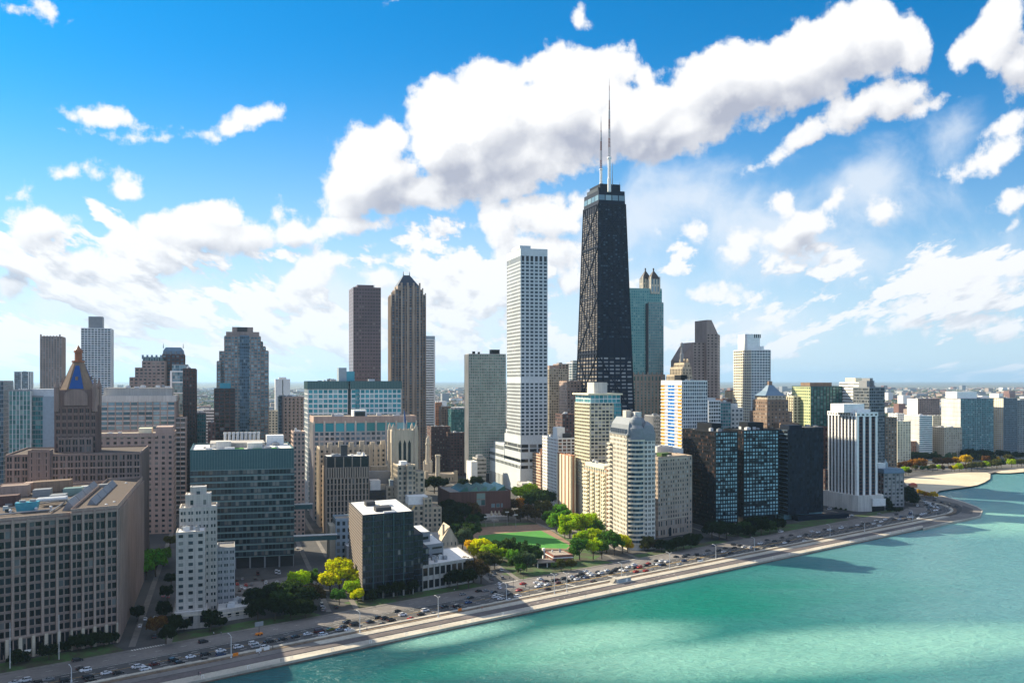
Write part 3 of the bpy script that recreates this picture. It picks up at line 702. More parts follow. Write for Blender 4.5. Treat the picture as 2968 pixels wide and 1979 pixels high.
# the flat city beyond, to the horizon
def far_city():
    r = random.Random(11)
    roof, tree = MB(), MB()
    Bv = Vector((-sin(radians(16)), cos(radians(16)))); Av = Vector((Bv.y, -Bv.x))
    for i in range(15000):
        Y = 1640*(9.0**(r.random()**1.15)); X = r.uniform(-.57, .60)*Y
        if X > 560 + (Y-1300)*.62: continue
        big = r.random() < .10
        w, d, h = (r.uniform(18, 60), r.uniform(18, 50), r.uniform(7, 26)) if big else (r.uniform(7, 16), r.uniform(9, 20), r.uniform(5, 11))
        if r.random() < .012 and Y > 2200: h = r.uniform(25, 60); w = d = r.uniform(18, 30)
        k = 1 + Y/9000; w *= k; d *= k
        a, b = Av*w/2, Bv*d/2; o = Vector((X, Y))
        cs = [o-a-b, o+a-b, o+a+b, o-a+b]
        roof.hexa([(p.x,p.y,0) for p in cs], [(p.x,p.y,h) for p in cs], r.choice((0,1,1,2,2,3,3,4)))
    mats = [plain('far_pale', (.50,.47,.43), .9, .2, .01), plain('far_tan', (.34,.27,.22), .9, .2, .01), plain('far_brick', (.20,.11,.09), .9, .2, .01), plain('far_grey', (.24,.25,.26), .9, .2, .01), plain('far_white', (.68,.67,.64), .9, .1, .01)]
    tag(roof.build('distant_city', mats), 'low rooftops of the flat city reaching the horizon', 'city', kind='stuff')
    for i in range(24000):
        Y = 1560*(8.0**(r.random()**1.1)); X = r.uniform(-.57, .60)*Y
        if X > 540 + (Y-1300)*.62: continue
        R = r.uniform(4, 9)*(1 + Y/7000); hh = r.uniform(6, 12)
        ph = r.random()*6.28
        A = [(X+R*cos(ph+j*1.2566)*r.uniform(.7,1.2), Y+R*sin(ph+j*1.2566)*r.uniform(.7,1.2), hh*.25) for j in range(5)]
        tree.hexa(A, [(X+(p[0]-X)*.6+r.uniform(-1,1), Y+(p[1]-Y)*.6, hh*r.uniform(.85,1.15)) for p in A], r.choice((0,0,0,1,2)))
    mats = [plain('far_leaf', (.035,.065,.022), .95, .3, .02), plain('far_leaf_olive', (.085,.085,.028), .95, .3, .02), plain('far_leaf_rust', (.13,.075,.03), .95, .3, .02)]
    tag(tree.build('distant_trees', mats), 'tree canopy over the flat city streets towards the horizon', 'trees', kind='stuff')
far_city()

def build_haze():
    m = bpy.data.materials.new('haze'); m.use_nodes = True; nt = m.node_tree; nt.nodes.clear()
    out = nd(nt, 'ShaderNodeOutputMaterial'); v = nd(nt, 'ShaderNodeVolumePrincipled')
    v.inputs['Color'].default_value = (.45, .72, 1.0, 1); v.inputs['Density'].default_value = HAZE
    v.inputs['Anisotropy'].default_value = .3
    nt.links.new(v.outputs[0], out.inputs['Volume'])
    b = MB(); b.box(-66000, 66000, -1600, 66000, -2.6-.5, 520, bottom=True)
    b.f = [tuple(f) for f in b.f]
    me = b.mesh('haze', ['metal_grey']); me.materials.clear(); me.materials.append(m)
    o = bpy.data.objects.new('haze', me); COL.objects.link(o); tag(o, 'thin pale blue haze over the whole city', 'haze', kind='stuff')
HAZE = 2.6e-5
build_haze()

# ------------------------------------------------------------------ the buildings
PUNCH = BASE
GRID = BASE.on(cw=3.2, fh=3.6, ww=.78, wh=.66, sill=.2, pw=.18, pd=.3, sh=.26, sd=.2)
CURT = BASE.on(cw=1.8, fh=3.6, ww=.88, wh=.80, sill=.12, pw=.09, pd=.14, sh=.12, sd=.10, g='glass_teal', w='metal_grey')
PIER = BASE.on(cw=3.0, fh=3.5, ww=.56, wh=.62, sill=.2, pw=.34, pd=.6, sh=.30, sd=.15)
BAND = BASE.on(cw=3.0, fh=3.6, ww=.97, wh=.52, sill=.42, sh=.44, sd=.3)

def block(name, label, x0, x1, yt, Y, d, st, roof='roof_grey', faces=None, cl=3, cat='building', ang=16.0, bang=None, group=None, lst=None, seed=None, z0=0.0, ind=None, lip=.9, pent=None, rows=None, cols=None):
    """a plain block measured on the photograph: front from column x0 to x1, roof at row yt, front corner Y metres away"""
    b = Bld(name, label, cat, x0, Y, ang, bang, group)
    w, H = b.u(x1), b.h(yt); b.w, b.H, b.d = w, H, d
    if faces is None: faces = 'FL' if (x0 > 760) else ('FR' if x1 < 560 else 'FLR')
    b.vol(0, w, 0, d, z0, H, st, faces, roof=roof, lst=lst, ind=ind, lip=lip, rows=rows, cols=cols)
    sd = seed if seed is not None else int(x0)
    if pent:                                                        # (share of width from, to, height, material)
        for a0, a1, ph, pm in pent: b.slab(w*a0, w*a1, d*.25, d*.75, H, H+ph, pm, 'penthouse')
    if cl: b.clutter(1, w-1, 1, d-1, H, cl*2, seed=sd, big=max(3.0, w*.2))
    return b

def mart():
    b = Bld('furniture_mart', 'vast brown stone block with tall piers beside the shore road, nearest building of all', 'building', 340, 477.6, 42, 16)
    up = BASE.on(cw=5.5, fh=4.0, ww=.80, twin=.09, wh=.70, sill=.18, pw=.20, pd=1.0, sh=.26, sd=.25, sm='spandrel_brown', w='stone_brown', g='glass_black', ind=True)
    lf = up.on(cw=6.4, fh=4.0, pw=.19)
    base = up.on(fh=9, wh=.62, sill=.28, sh=.16, pm='limestone', pw=.26, pd=1.1, ppart='base_pier', ww=.70)
    side = up.on(cw=3.4, ww=.42, twin=0, pw=.40, pd=1.0, sh=.34, ind=False)
    for (u0, u1, v0, zt, st) in ((-21.5, 0, 0, 64.0, up), (-110, -21.5, 1.4, 62.4, lf)):
        b.vol(u0, u1, v0, 152, 0, 9.5, base, 'F', roof=None)
        b.vol(u0, u1, v0, 152, 9.5, 49.0, st, 'F')
        b.vol(u0, u1, v0, 152, 49.0, zt, st, 'F', roof='roof_brown', lip=1.3, rows=3)
        for z, o, hh in ((9.2, .9, .9), (49.0, 1.2, .9), (zt-1.6, 1.0, 1.0)):
            b.slab(u0, u1, v0-o, v0-.02, z, z+hh, 'stone_brown', 'cornice')
    for z0, z1 in ((0, 9.5), (9.5, 49.0), (49.0, 62.6)):
        b.face(b.pt(0,0,z0), b.pt(0,152,z0), b.pt(0,152,z1), b.pt(0,0,z1), side)
    b.slab(0, .9, 0, 152, 49.0, 49.8, 'stone_brown', 'cornice')
    # entrance arches with a white canopy
    for i, uu in enumerate((-49.6, -43.2, -36.8)):
        m = MB(); n = 10
        for k in (-1, 0, 1):
            c, r = uu + k*1.6, .55
            pts = [b.pt(c-r, 1.32, .4), b.pt(c+r, 1.32, .4)] + [b.pt(c + r*cos(pi*j/n), 1.32, 5.2 + 1.1*sin(pi*j/n)) for j in range(n+1)]
            kk = len(m.v); m.v += [tuple(p - b.a.to_3d()*0) for p in pts]; m.f.append(tuple(kk+j for j in range(len(pts)))); m.mi.append(0)
        m.build('entrance_arch', 'glass_black', b.root)
    b.slab(-46.5, -38.5, -5.5, 0, 3.3, 3.7, 'white_paint', 'canopy', True)
    for uu in (-46.2, -38.8): m = MB(); m.bar(b.pt(uu,-5.2,0), b.pt(uu,-5.2,3.3), .1); m.build('canopy_post', 'metal_pale', b.root)
    # roof: two rows of sloped skylights, cooling tower, ducts
    for uu, v0, v1 in ((-25, 20, 122), (-14.6, 22, 122)):
        m = MB(); n = 4
        for k in range(n):
            a0, a1 = v0 + (v1-v0)*k/n, v0 + (v1-v0)*(k+.93)/n
            P = [b.pt(uu-3.4,a0,62.4), b.pt(uu+3.4,a0,62.4), b.pt(uu+3.4,a1,62.4), b.pt(uu-3.4,a1,62.4), b.pt(uu-.6,a0,67), b.pt(uu-.6,a1,67)]
            m.quad(P[1],P[2],P[5],P[4]); m.quad(P[3],P[0],P[4],P[5]); m.tri(P[0],P[1],P[4]); m.tri(P[2],P[3],P[5])
        m.build('skylight', 'slate_grey', b.root)
    def on_roof(px, py, z=62.4):
        X, Y = ground(px, py, z); q = Vector((X, Y)) - b.P; dt = b.a.x*b.b.y - b.a.y*b.b.x
        return (q.x*b.b.y - q.y*b.b.x)/dt, (b.a.x*q.y - b.a.y*q.x)/dt
    u, v = on_roof(80, 1482)
    m = MB(); lo = [b.pt(u-4.4,v-2.6,63), b.pt(u+4.4,v-2.6,63), b.pt(u+4.4,v+2.6,63), b.pt(u-4.4,v+2.6,63)]; c = b.pt(u, v, 68)
    m.hexa(lo, [Vector((c.x+(p.x-c.x)*1.18, c.y+(p.y-c.y)*1.18, 67)) for p in lo])
    ct = m.build('cooling_tower', 'cyan_metal', b.root)
    for k in (-2.3, 2.3): m = MB(); q = b.pt(u+k, v, 67); m.lathe(q.x, q.y, [(1.5,66.9),(1.5,68),(1.2,68)], 12); m.build('fan_housing', 'metal_grey', ct)
    u2, v2 = on_roof(190, 1462); m = MB()
    for k in range(3): m.bar(b.pt(u2-14, v2+k*3, 65.5), b.pt(u2, v2+k*3, 65.5), .9, 8)
    m.bar(b.pt(u2, v2, 65.5), b.pt(u2+1.5, v2+6, 62.6), .9, 8); m.build('duct', 'metal_pale', b.root)
    for (px, py, w, d, h, mt) in ((20,1466,10,8,5,'brick_dark'), (40,1440,14,9,6,'stone_brown'), (120,1440,9,8,4,'metal_grey'), (165,1452,8,10,3,'slate_grey'), (210,1436,10,8,4,'teal_pale'), (250,1424,6,5,3,'metal_pale'), (30,1425,12,9,4,'brick_dark'), (100,1424,12,9,5,'stone_brown'), (300,1419,6,6,3,'metal_grey'), (150,1425,20,10,6,'brick_brown')):
        u, v = on_roof(px, py); b.slab(u-w/2, u+w/2, v, v+d, 62.4, 62.4+h, mt, 'roof_unit', True)
    rr = random.Random(5)
    for i in range(26):
        u, v = rr.uniform(-62, -4), rr.uniform(6, 130)
        if -29 < u < -10: continue
        k = rr.random(); c = b.pt(u, v, 62.4)
        if k < .4: m = MB(); m.lathe(c.x, c.y, [(.5,62.3),(.5,63.6),(.8,63.7),(.8,64.3),(.2,64.6)], 8); m.build('roof_vent', 'metal_pale', b.root)
        else: b.slab(u-rr.uniform(.6,2), u+rr.uniform(.6,2), v-rr.uniform(.6,2), v+rr.uniform(.6,2), 62.4, 62.4+rr.uniform(.8,2.4), rr.choice(['metal_grey','brick_brown','metal_dark','metal_pale']), 'roof_unit')
    for u0, v0, u1, v1 in ((-60,20,-32,24),(-58,44,-36,60),(-9,30,-7,120),(-33,14,-30,100)):
        m = MB(); m.bar(b.pt(u0,v0,63.2), b.pt(u1,v1,63.2), .35, 6); m.build('pipe', 'metal_grey', b.root)
    # the taller rear range and its tower
    t = Bld('x', None, None, 16, 610, 16, of=b)
    st = up.on(cw=4.2, ww=.60, twin=.14, pw=.2, pd=.5, ind=False, fh=4.1, w='stone_russet')
    W = t.u(407); H = t.h(1322)
    t.vol(0, W, 0, 70, 0, H, st, 'FR', roof='roof_brown')
    t.slab(0, W, -.7, 0, H-8.5, H-7.6, 'stone_brown', 'cornice')
    us, ue = t.u(83), t.u(147); t.vol(us, ue, -2.5, 10, 0, H+2.5, st.on(ww=.12, twin=0), 'F', roof='roof_tan')
    u0, u1 = t.u(160, 22), t.u(279, 22); H1 = t.h(1130, 0, 22); V0, V1 = 22, 22 + (u1-u0)*.95
    t.vol(u0+2, u1-2, V0-3, V0+4, H, H+9, st, 'F', roof='roof_tan')
    tw = up.on(cw=3.6, ww=.52, twin=.14, wh=.55, pw=.26, pd=.6, sh=.3, sd=.2, ind=False, fh=4.4, w='stone_umber')
    t.vol(u0, u1, V0, V1, H-2, H1-11, tw, 'FLR', wpart='tower')
    t.vol(u0+.6, u1-.6, V0+.6, V1-.6, H1-11, H1, tw.on(ww=.0, wh=0), '', wpart='tower')
    m = MB(); cu, cv_ = (u0+u1)/2, (V0+V1)/2; zt = t.h(1048, cu, V0)
    k = (u1-u0)/2
    def ring(f, z): return [t.pt(cu+a*k*f, cv_+c*k*f, z) for a, c in ((-.55,-1),(.55,-1),(1,-.55),(1,.55),(.55,1),(-.55,1),(-1,.55),(-1,-.55))]
    m.rings([ring(.84, H1), ring(.26, zt)]); troof = m.build('roof', 'brick_brown', b.root)
    m = MB(); A, B_ = ring(.845, H1), ring(.265, zt)
    for i in (0, 2, 4, 6):
        p0, p1, p2, p3 = A[i], A[i+1], B_[i+1], B_[i]
        nrm = (p1-p0).cross(p3-p0).normalized()*.25; L = lambda f, g: p0.lerp(p1, f).lerp(p3.lerp(p2, f), g) + nrm
        m.quad(L(.10,.03), L(.90,.03), L(.74,.86), L(.26,.86))
    m.build('roof_panel', 'blue_tile', troof)
    for i in (0, 2, 4, 6):                                          # dormers in the blue roof
        m = MB(); p = (A[i].lerp(A[i+1], .5)).lerp(B_[i].lerp(B_[i+1], .5), .42); o = (p - t.pt(cu, cv_, p.z)).normalized()
        s_ = Vector((-o.y, o.x, 0)); m.hexa([p-s_*.8-o*.5-Vector((0,0,1.6)), p+s_*.8-o*.5-Vector((0,0,1.6)), p+s_*.8+o*.8-Vector((0,0,1.6)), p-s_*.8+o*.8-Vector((0,0,1.6))][::-1],
            [p-s_*.8-o*.5+Vector((0,0,1)), p+s_*.8-o*.5+Vector((0,0,1)), p+s_*.8+o*.8+Vector((0,0,1)), p-s_*.8+o*.8+Vector((0,0,1))][::-1]); m.build('dormer', 'brick_brown', troof)
    m = MB(); c = t.pt(cu, cv_, zt); m.lathe(c.x, c.y, [(k*.34,zt-.3),(k*.34,zt+.8),(k*.19,zt+1),(k*.19,zt+6),(k*.24,zt+6.2),(k*.22,zt+7.6),(k*.10,zt+9),(.1,zt+11)], 10); m.build('lantern', 'orange_tile', troof)
    for a in (-1, 1):
        for c_ in (-1, 1):
            m = MB(); c = t.pt(cu+a*k*.93, cv_+c_*k*.93, 0); m.lathe(c.x, c.y, [(1.7,H1-14),(1.7,H1+1.5),(2.0,H1+1.6),(1.5,H1+3),(.8,H1+5),(.2,H1+8)], 8); m.build('turret', 'stone_russet', b.root)
    for f in (-1, 1):                                               # gables over each tower face
        m = MB(); z = H1-10
        for sgn, ax in ((-1,'v'), (1,'v'), (-1,'u'), (1,'u')):
            n = 8; pts = [(-.58, 0), (.58, 0), (.58, 6)] + [(.58*cos(pi*j/n), 6+4.5*sin(pi*j/n)) for j in range(1, n)] + [(-.58, 6)]
            P = [t.pt(cu + (a*k if ax == 'v' else sgn*(k-.3)), cv_ + (sgn*(k-.3) if ax == 'v' else a*k), z+h) for a, h in pts]
            kk = len(m.v); m.v += [tuple(p) for p in P]; m.f.append(tuple(range(kk, kk+len(P)))); m.mi.append(0)
        if f == 1: m.build('gable', 'stone_russet', b.root)
    b.done()

def left_group():
    g1 = block('glass_hospital', 'pale teal glass block with white mullions just behind the brown spired tower', 26, 88, 1133, 760, 40, CURT.on(cw=2.4, pw=.16, pd=.3, pm='white_paint', g='glass_green'), cl=2, faces='FR'); g1.done()
    g = Bld('glass_hospital', 'grey walled glass block with white flat roof beside the blue spired tower', 'building', 88, 770)
    w, H = g.u(125), g.h(1150); g.vol(0, w, 0, 40, 0, H, CURT, 'F', roof='roof_white')
    g.vol(w, g.u(162), -2, 40, 0, H-.5, BASE.on(w='grey_blue', ww=.01, wh=.01, cw=30, fh=200), 'F', roof='roof_white'); g.slab(0, g.u(160), 2, 30, H, H+6, 'metal_pale', 'penthouse'); g.done()
    block('glass_office', 'dark glass edge of an office block cut by the frame beside the teal block', -60, 10, 1106, 820, 40, CURT.on(g='glass_blue'), faces='FR', cl=0).done()
    # far slender towers
    block('glass_tower', 'small round shouldered glass tower with pale ribs far behind the teal block', 41, 88, 1078, 1900, 30, CURT.on(cw=3.2, g='glass_blue', pm='white_paint', pe=4, pw=.5, pd=.8), faces='FR', cl=1).done()
    b = block('residential_tower', 'slender mauve brown tower with crenellated top far behind the spired tower', 116, 180, 976, 1560, 32, BASE.on(w='stone_mauve', cw=4.2, fh=3.4, ww=.5, wh=.5, pw=.26, pd=.9, g='glass_blue'), faces='FR', cl=0)
    for i in range(7): b.slab(b.w*(i/7.0), b.w*(i/7.0)+2.2, 0, 2.5, b.H, b.H+(4 if i in (0, 6) else 2), 'stone_mauve', 'parapet')
    b.done()
    b = block('residential_tower', 'tall white framed tower with a square plant box on its roof far behind', 235, 321, 952, 1420, 34, BASE.on(w='white_paint', cw=4.6, fh=3.3, ww=.74, wh=.6, pw=.2, pd=.7, g='glass_blue', sh=.2, sd=.3), faces='FR', cl=1)
    b.slab(b.u(255), b.u(296), 5, 24, b.H, b.h(916), 'metal_grey', 'penthouse'); b.done()
    # hospital ranges
    st = BASE.on(w='stone_pink', cw=6.2, fh=4.4, ww=.86, wh=.64, pw=.12, pd=.6, sh=.26, sd=.3, g='glass_sky', pm='stone_pink', sm='concrete_pale')
    b = Bld('hospital_block', 'broad pink stone hospital with blue ribbon windows under a blank roof band', 'building', 268, 900)
    w = b.u(507); H = b.h(1150)
    b.vol(0, w, 0, 60, 0, H-4.5, st, 'FR'); b.vol(-.5, w+.5, -.5, 60, H-4.5, H, BASE.on(w='concrete_pale', ww=0, wh=0, cw=60, fh=60), 'F', roof='roof_white')
    b.slab(b.u(298), b.u(497), 6, 40, H, b.h(1124), 'concrete', 'penthouse'); b.clutter(10, w-4, 8, 38, b.h(1124), 7, seed=5); b.vol(w, w+9, 8, 70, 0, H-20, st.on(cw=4, g='glass_dark'), 'FR', roof='roof_grey'); b.done()
    st = BASE.on(w='stone_pink', cw=5.4, fh=4.3, ww=.42, wh=.46, g='glass_dark', ind=True)
    b = Bld('hospital_block', 'pink stone hospital with square punched windows behind the brown corner block', 'building', 262, 800)
    w = b.u(503); H = b.h(1262)
    b.vol(0, w, 0, 50, 0, H, st, 'FR', roof='roof_tan', lip=1.4)
    b.slab(b.u(262), b.u(455), -.6, 0, H-2, H-1, 'stone_tan', 'cornice'); b.slab(w-14, w-1, 4, 30, H, H+6, 'stone_pink', 'penthouse')
    b.slab(b.u(400), b.u(438), 4, 22, H, H+5, 'cream_paint', 'penthouse'); b.clutter(5, w-16, 4, 40, H, 4, seed=8); b.done()
    # stepped hotel and the glass tower beside it
    st = BASE.on(w='stone_mauve', cw=4.6, fh=3.7, ww=.58, wh=.5, g='glass_dark', pw=.14, pd=.3)
    b = Bld('stepped_hotel', 'stepped mauve stone hotel with crown of vertical fins behind the hospital', 'building', 391, 1060)
    w = b.u(478)
    b.vol(b.u(375), w, 0, 40, 0, b.h(1095), st, 'FR', roof='roof_grey'); b.vol(0, w, 1, 40, 0, b.h(1067), st, 'FR', roof='roof_grey')
    b.vol(b.u(411), w, 2, 38, 0, b.h(1048), st, 'FR', roof='roof_grey'); u0, u1 = b.u(413), b.u(466)
    b.vol(u0, u1, 4, 34, 0, b.h(1036), BASE.on(w='teal_pale', cw=2.6, fh=9, ww=.5, wh=.8, pw=.3, pd=.8, g='glass_blue'), 'FR', roof='roof_dark')
    for i in range(5): b.slab(u0+(u1-u0)*i/4-1, u0+(u1-u0)*i/4+1, 3.5, 5.5, b.h(1040), b.h(1028), 'slate_blue', 'parapet')
    b.done()
    b = Bld('mansard_tower', 'dark tower with rounded mansard crown rising beside the stepped mauve hotel', 'building', 470, 1100)
    w = b.u(534); H = b.h(1028); b.vol(0, w, 0, 26, 0, H, st.on(w='brick_dark', g='glass_blue'), 'FR', roof='roof_dark')
    z = b.h(1006); m = MB(); m.rings([[b.pt(a, c, zz) for a, c in ((i,i),(w-i,i),(w-i,26-i),(i,26-i))] for zz, i in ((H,.3),(H+(z-H)*.6,1.2),(z,3.6))]); mroof = m.build('roof', 'slate_blue', b.root)
    for i in range(4): m = MB(); c = b.pt(w*(.15+.23*i), .4, H); m.box(c.x-1, c.x+1, c.y-.6, c.y+1.6, H, H+3.6); m.build('dormer', 'slate_grey', mroof)
    for a in (.05, .95): b.mast(w*a, 2, z-1, 5, .5)
    b.done()
    b = block('glass_tower', 'blue glass tower with rounded shoulders in front of the dark mansard tower', 493, 549, 1078, 1020, 26, CURT.on(g='glass_sky', w='metal_grey', cw=2.4), faces='FR', cl=0)
    b.vol(b.u(498), b.u(544), 3, 22, b.H, b.h(1058), CURT.on(g='glass_sky'), 'FR', roof='roof_dark'); b.slab(b.u(493), b.u(499), -1.4, 0, 20, b.H, 'white_paint', 'fin'); b.slab(b.u(541), b.u(549), -1.0, 0, 20, b.H+6, 'white_paint', 'fin')
    for zz in (b.H, b.H-11, b.H-22): b.slab(0, b.w, -1.2, 0, zz, zz+1.2, 'white_paint', 'balcony_band')
    b.done()
    block('dark_tower', 'dark brown slab seen edge on beside the rounded blue glass tower', 530, 566, 1070, 960, 40, PIER.on(w='brick_dark', g='glass_black'), faces='FR', cl=1).done()
    # the big setback residential tower
    st = BASE.on(w='stone_mauve', cw=3.4, fh=3.4, ww=.74, wh=.6, pw=.2, pd=.5, sh=.2, sd=.2, g='glass_sky')
    b = Bld('setback_tower', 'broad blue grey residential tower with stepped shoulders and a dark central bay', 'building', 651, 1080)
    w = b.u(755); H = b.h(975); uc0, uc1 = b.u(695), b.u(722)
    b.vol(0, w, 0, 40, 0, H, st, 'FLR', roof='roof_grey'); b.vol(uc0, uc1, -1.2, 4, 0, H+.6, CURT.on(g='glass_blue', w='slate_blue'), 'F', roof='roof_dark')
    b.vol(b.u(655), b.u(752), 3, 36, H, b.h(963), st.on(ww=.0), '', roof='roof_grey'); b.vol(b.u(673), b.u(734), 5, 32, H, b.h(949), st.on(ww=0), '', roof='roof_grey'); b.vol(b.u(688), b.u(717), 4.4, 10, H, b.h(949)+.7, st.on(w='dark_grey'), '', roof=None)
    b.vol(b.u(635), 0, 6, 36, 0, b.h(1019), st, 'F', roof='roof_grey'); b.vol(b.u(629), b.u(640), 3, 34, 0, b.h(1048), st, 'FL', roof='roof_grey')
    b.vol(w, b.u(762), 5, 36, 0, b.h(990), st, 'FR', roof='roof_grey'); b.vol(w, b.u(770), 6, 37, 0, b.h(1004), st, 'FR', roof='roof_grey'); b.vol(w, b.u(778), 3, 38, 0, b.h(1017), st, 'FR', roof='roof_grey')
    b.done()
    b = block('dark_office', 'dark gridded office tower with a cyan plant box on top before the setback tower', 621, 681, 1128, 960, 30, GRID.on(w='dark_grey', g='glass_black', cw=5, pm='brick_dark', sm='brick_dark'), cl=0, faces='FLR', roof='roof_dark')
    m = MB(); lo = [b.pt(a,c,b.H) for a, c in ((b.u(637),4),(b.u(669),4),(b.u(669),16),(b.u(637),16))]; m.hexa(lo, [p + Vector((0,0,b.h(1110)-b.H)) for p in lo]); m.build('penthouse', 'cyan_metal', b.root); b.done()
    block('white_tower', 'plain white slab tower with one dark slot far off near the horizon', 798, 841, 1100, 1650, 20, BASE.on(w='white_paint', ww=.06, wh=.8, cw=30, fh=60, g='glass_dark'), faces='FL', cl=0, pent=[(.25,.75,4,'white_paint')]).done()
    block('glass_tower', 'thin blue glass tower beside the brown striped slab, below the horizon', 808, 830, 1148, 1150, 24, CURT.on(g='glass_blue', w='slate_blue'), faces='FL', cl=1).done()
    block('striped_slab', 'grey brown slab with dark vertical window strips left of the teal roofed block', 822, 880, 1152, 1060, 26, PIER.on(w='stone_mauve', g='glass_black', cw=4.4, ww=.4, sh=.0), faces='FL', cl=3).done()
    block('stone_hotel', 'pink stone block with small windows behind the wide green office slab', 850, 884, 1254, 800, 30, BASE.on(w='stone_pink', cw=3.2), faces='FL', cl=2, roof='roof_tan').done()
    block('low_office', 'pale low office with rows of windows deep between the dark towers', 590, 622, 1188, 1200, 24, BAND.on(w='white_paint'), faces='FR', cl=1).done()
    block('low_office', 'teal glass slab deep in the gap before the setback tower', 567, 596, 1200, 1000, 24, CURT.on(g='glass_teal'), faces='FR', cl=1).done()
    block('brick_loft', 'dark red brick loft squeezed beside the cyan topped dark office', 602, 624, 1228, 930, 22, BASE.on(w='brick_dark'), faces='FL', cl=1).done()
    block('cream_block', 'cream low block glimpsed beyond the setback tower', 778, 806, 1192, 1250, 24, BASE.on(w='cream_paint', cw=4), faces='FL', cl=2).done()

def green_slab():
    b = Bld('green_office_slab', 'wide green glass office slab with blank teal top and pale rooftop plant', 'building', 551, 654)
    w, H = b.u(852), b.h(1308)
    zb = b.h(1363)
    st = BASE.on(w='dark_grey', cw=2.35, fh=4.05, ww=.78, wh=.62, sill=.26, pw=.10, pd=.18, sh=.24, sd=.34, sm='teal_pale', pm='teal_metal', g='glass_dark', ind=True)
    b.vol(0, w, 0, 70, 7.5, zb, st, 'FR'); b.vol(0, w, 0, 70, zb, H, BASE.on(w='teal_metal', cw=1.7, fh=60, ww=.0, wh=0, pw=.10, pd=.10, pm='teal_pale', ppart='fin'), 'FR', roof='roof_white', lip=1.0)
    b.slab(0, w, 3, 68, 0, 7.5, 'dark_grey', 'ground_floor')
    for i in range(8): b.slab(w*i/7-.5*(i>0)-.0*(i==0), w*i/7+.5*(i<7), 0, 1, 0, 7.5, 'metal_grey', 'column', True)
    b.slab(12, w-18, 26, 60, H, H+3.5, 'concrete', 'penthouse'); b.slab(16, 26, 18, 30, H, H+5, 'concrete_pale', 'penthouse', True)
    b.slab(w-30, w-20, 14, 24, H, H+4, 'concrete_pale', 'penthouse', True); b.slab(w-16, w-4, 50, 62, H, H+7, 'white_paint', 'penthouse', True)
    for i in range(9): m = MB(); c = b.pt(22+i*2.9, 64, H); m.lathe(c.x, c.y, [(1.0,H),(1.0,H+7.5),(1.3,H+7.6),(1.3,H+9),(.9,H+9)], 10); m.build('vent_stack', 'metal_pale', b.root)
    for (u0,u1,v0,v1) in ((27,34,10,22),(40,46,8,16),(50,56,12,20)): b.slab(u0, u1, v0, v1, H, H+.4, 'lawn', 'roof_garden', True)
    b.clutter(4, w-4, 6, 66, H, 16, seed=21, big=7); b.done()
    # covered bridges over the street beside it
    for (px, py, Y, ln, lb) in ((855, 1463, 700, 12, 'teal covered footbridge across the street beside the green slab, upper one'), (853, 1555, 665, 28, 'long pale covered footbridge low beside the green slab')):
        t = Bld('footbridge', lb, 'footbridge', px, Y); z = t.h(py)
        t.slab(0, ln, 0, 4, z-3.2, z, 'teal_metal', 'deck'); t.slab(-.3, ln+.3, -.3, 4.3, z, z+.5, 'concrete_pale', 'roof'); t.done()

def white_deco():
    st = BASE.on(w='stone_white', cw=4.6, fh=3.55, ww=.44, wh=.42, sill=.32, g='glass_dark', ind=True)
    b = Bld('white_stone_tower', 'stepped white stone tower with flat white roofs beside the shore road trees', 'building', 510, 505, 24, 16)
    w = b.u(595); zp = b.h(1773); H = b.h(1545)
    b.vol(0, w, 0, 15, zp, H, st, 'FR', roof='roof_white', lip=.4, cols=3)
    # podium and long low wing to the east
    pod = BASE.on(w='stone_white', cw=4.8, fh=7, ww=.40, wh=.5, sill=.35, g='glass_black', ind=True)
    b.vol(-1.0, w+1.5, -5, 20, 0, zp, pod, 'FL', roof='roof_white', lip=.5, cols=3); b.slab(-1.2, w+1.8, -5.3, -5.02, zp-1.6, zp-.6, 'limestone_pale', 'cornice')
    e = Bld('x', None, None, 630, 516, 40, 16, of=b); W = e.u(722); Hw = e.h(1772)
    e.vol(0, W, 0, 24, 0, Hw, pod.on(cw=4.4, fh=Hw, ww=.42, wh=.42), 'F', roof='roof_white', lip=.6); e.slab(0, W, -.3, 0, Hw*.42, Hw*.42+.4, 'limestone_pale', 'cornice'); e.slab(0, W, -.3, 0, Hw-1.8, Hw-1.0, 'limestone_pale', 'cornice')
    e.clutter(2, W-2, 3, 22, Hw, 6, seed=4, big=5)
    # main slab behind, with stepped penthouses
    H2 = b.h(1479, 0, 15); w2 = b.u(629, 15)
    b.vol(1.0, w2, 15, 34, 0, H2, st.on(cw=4.2, twin=.16, ww=.6), 'FR', roof='roof_white', lip=1.2)
    for i, (x0, x1, yt) in enumerate(((537, 612, 1437), (551, 598, 1416))):
        b.vol(b.u(x0,19), b.u(x1,19), 19+2*i, 31-2*i, H2, b.h(yt, 0, 19), BASE.on(w='stone_white', cw=7, fh=7, ww=.22, wh=.36), 'FR', roof='roof_white', lip=.4)
    b.clutter(1.5, w-1, 2, 13, H, 5, seed=3, big=3.4)
    H3 = b.h(1604, 0, 18); b.vol(w2, b.u(681, 22), 22, 42, 0, H3, st.on(cw=3.6, ww=.6, twin=.14, w='stone_grey'), 'FR', roof='roof_grey', lip=.8)
    b.done()

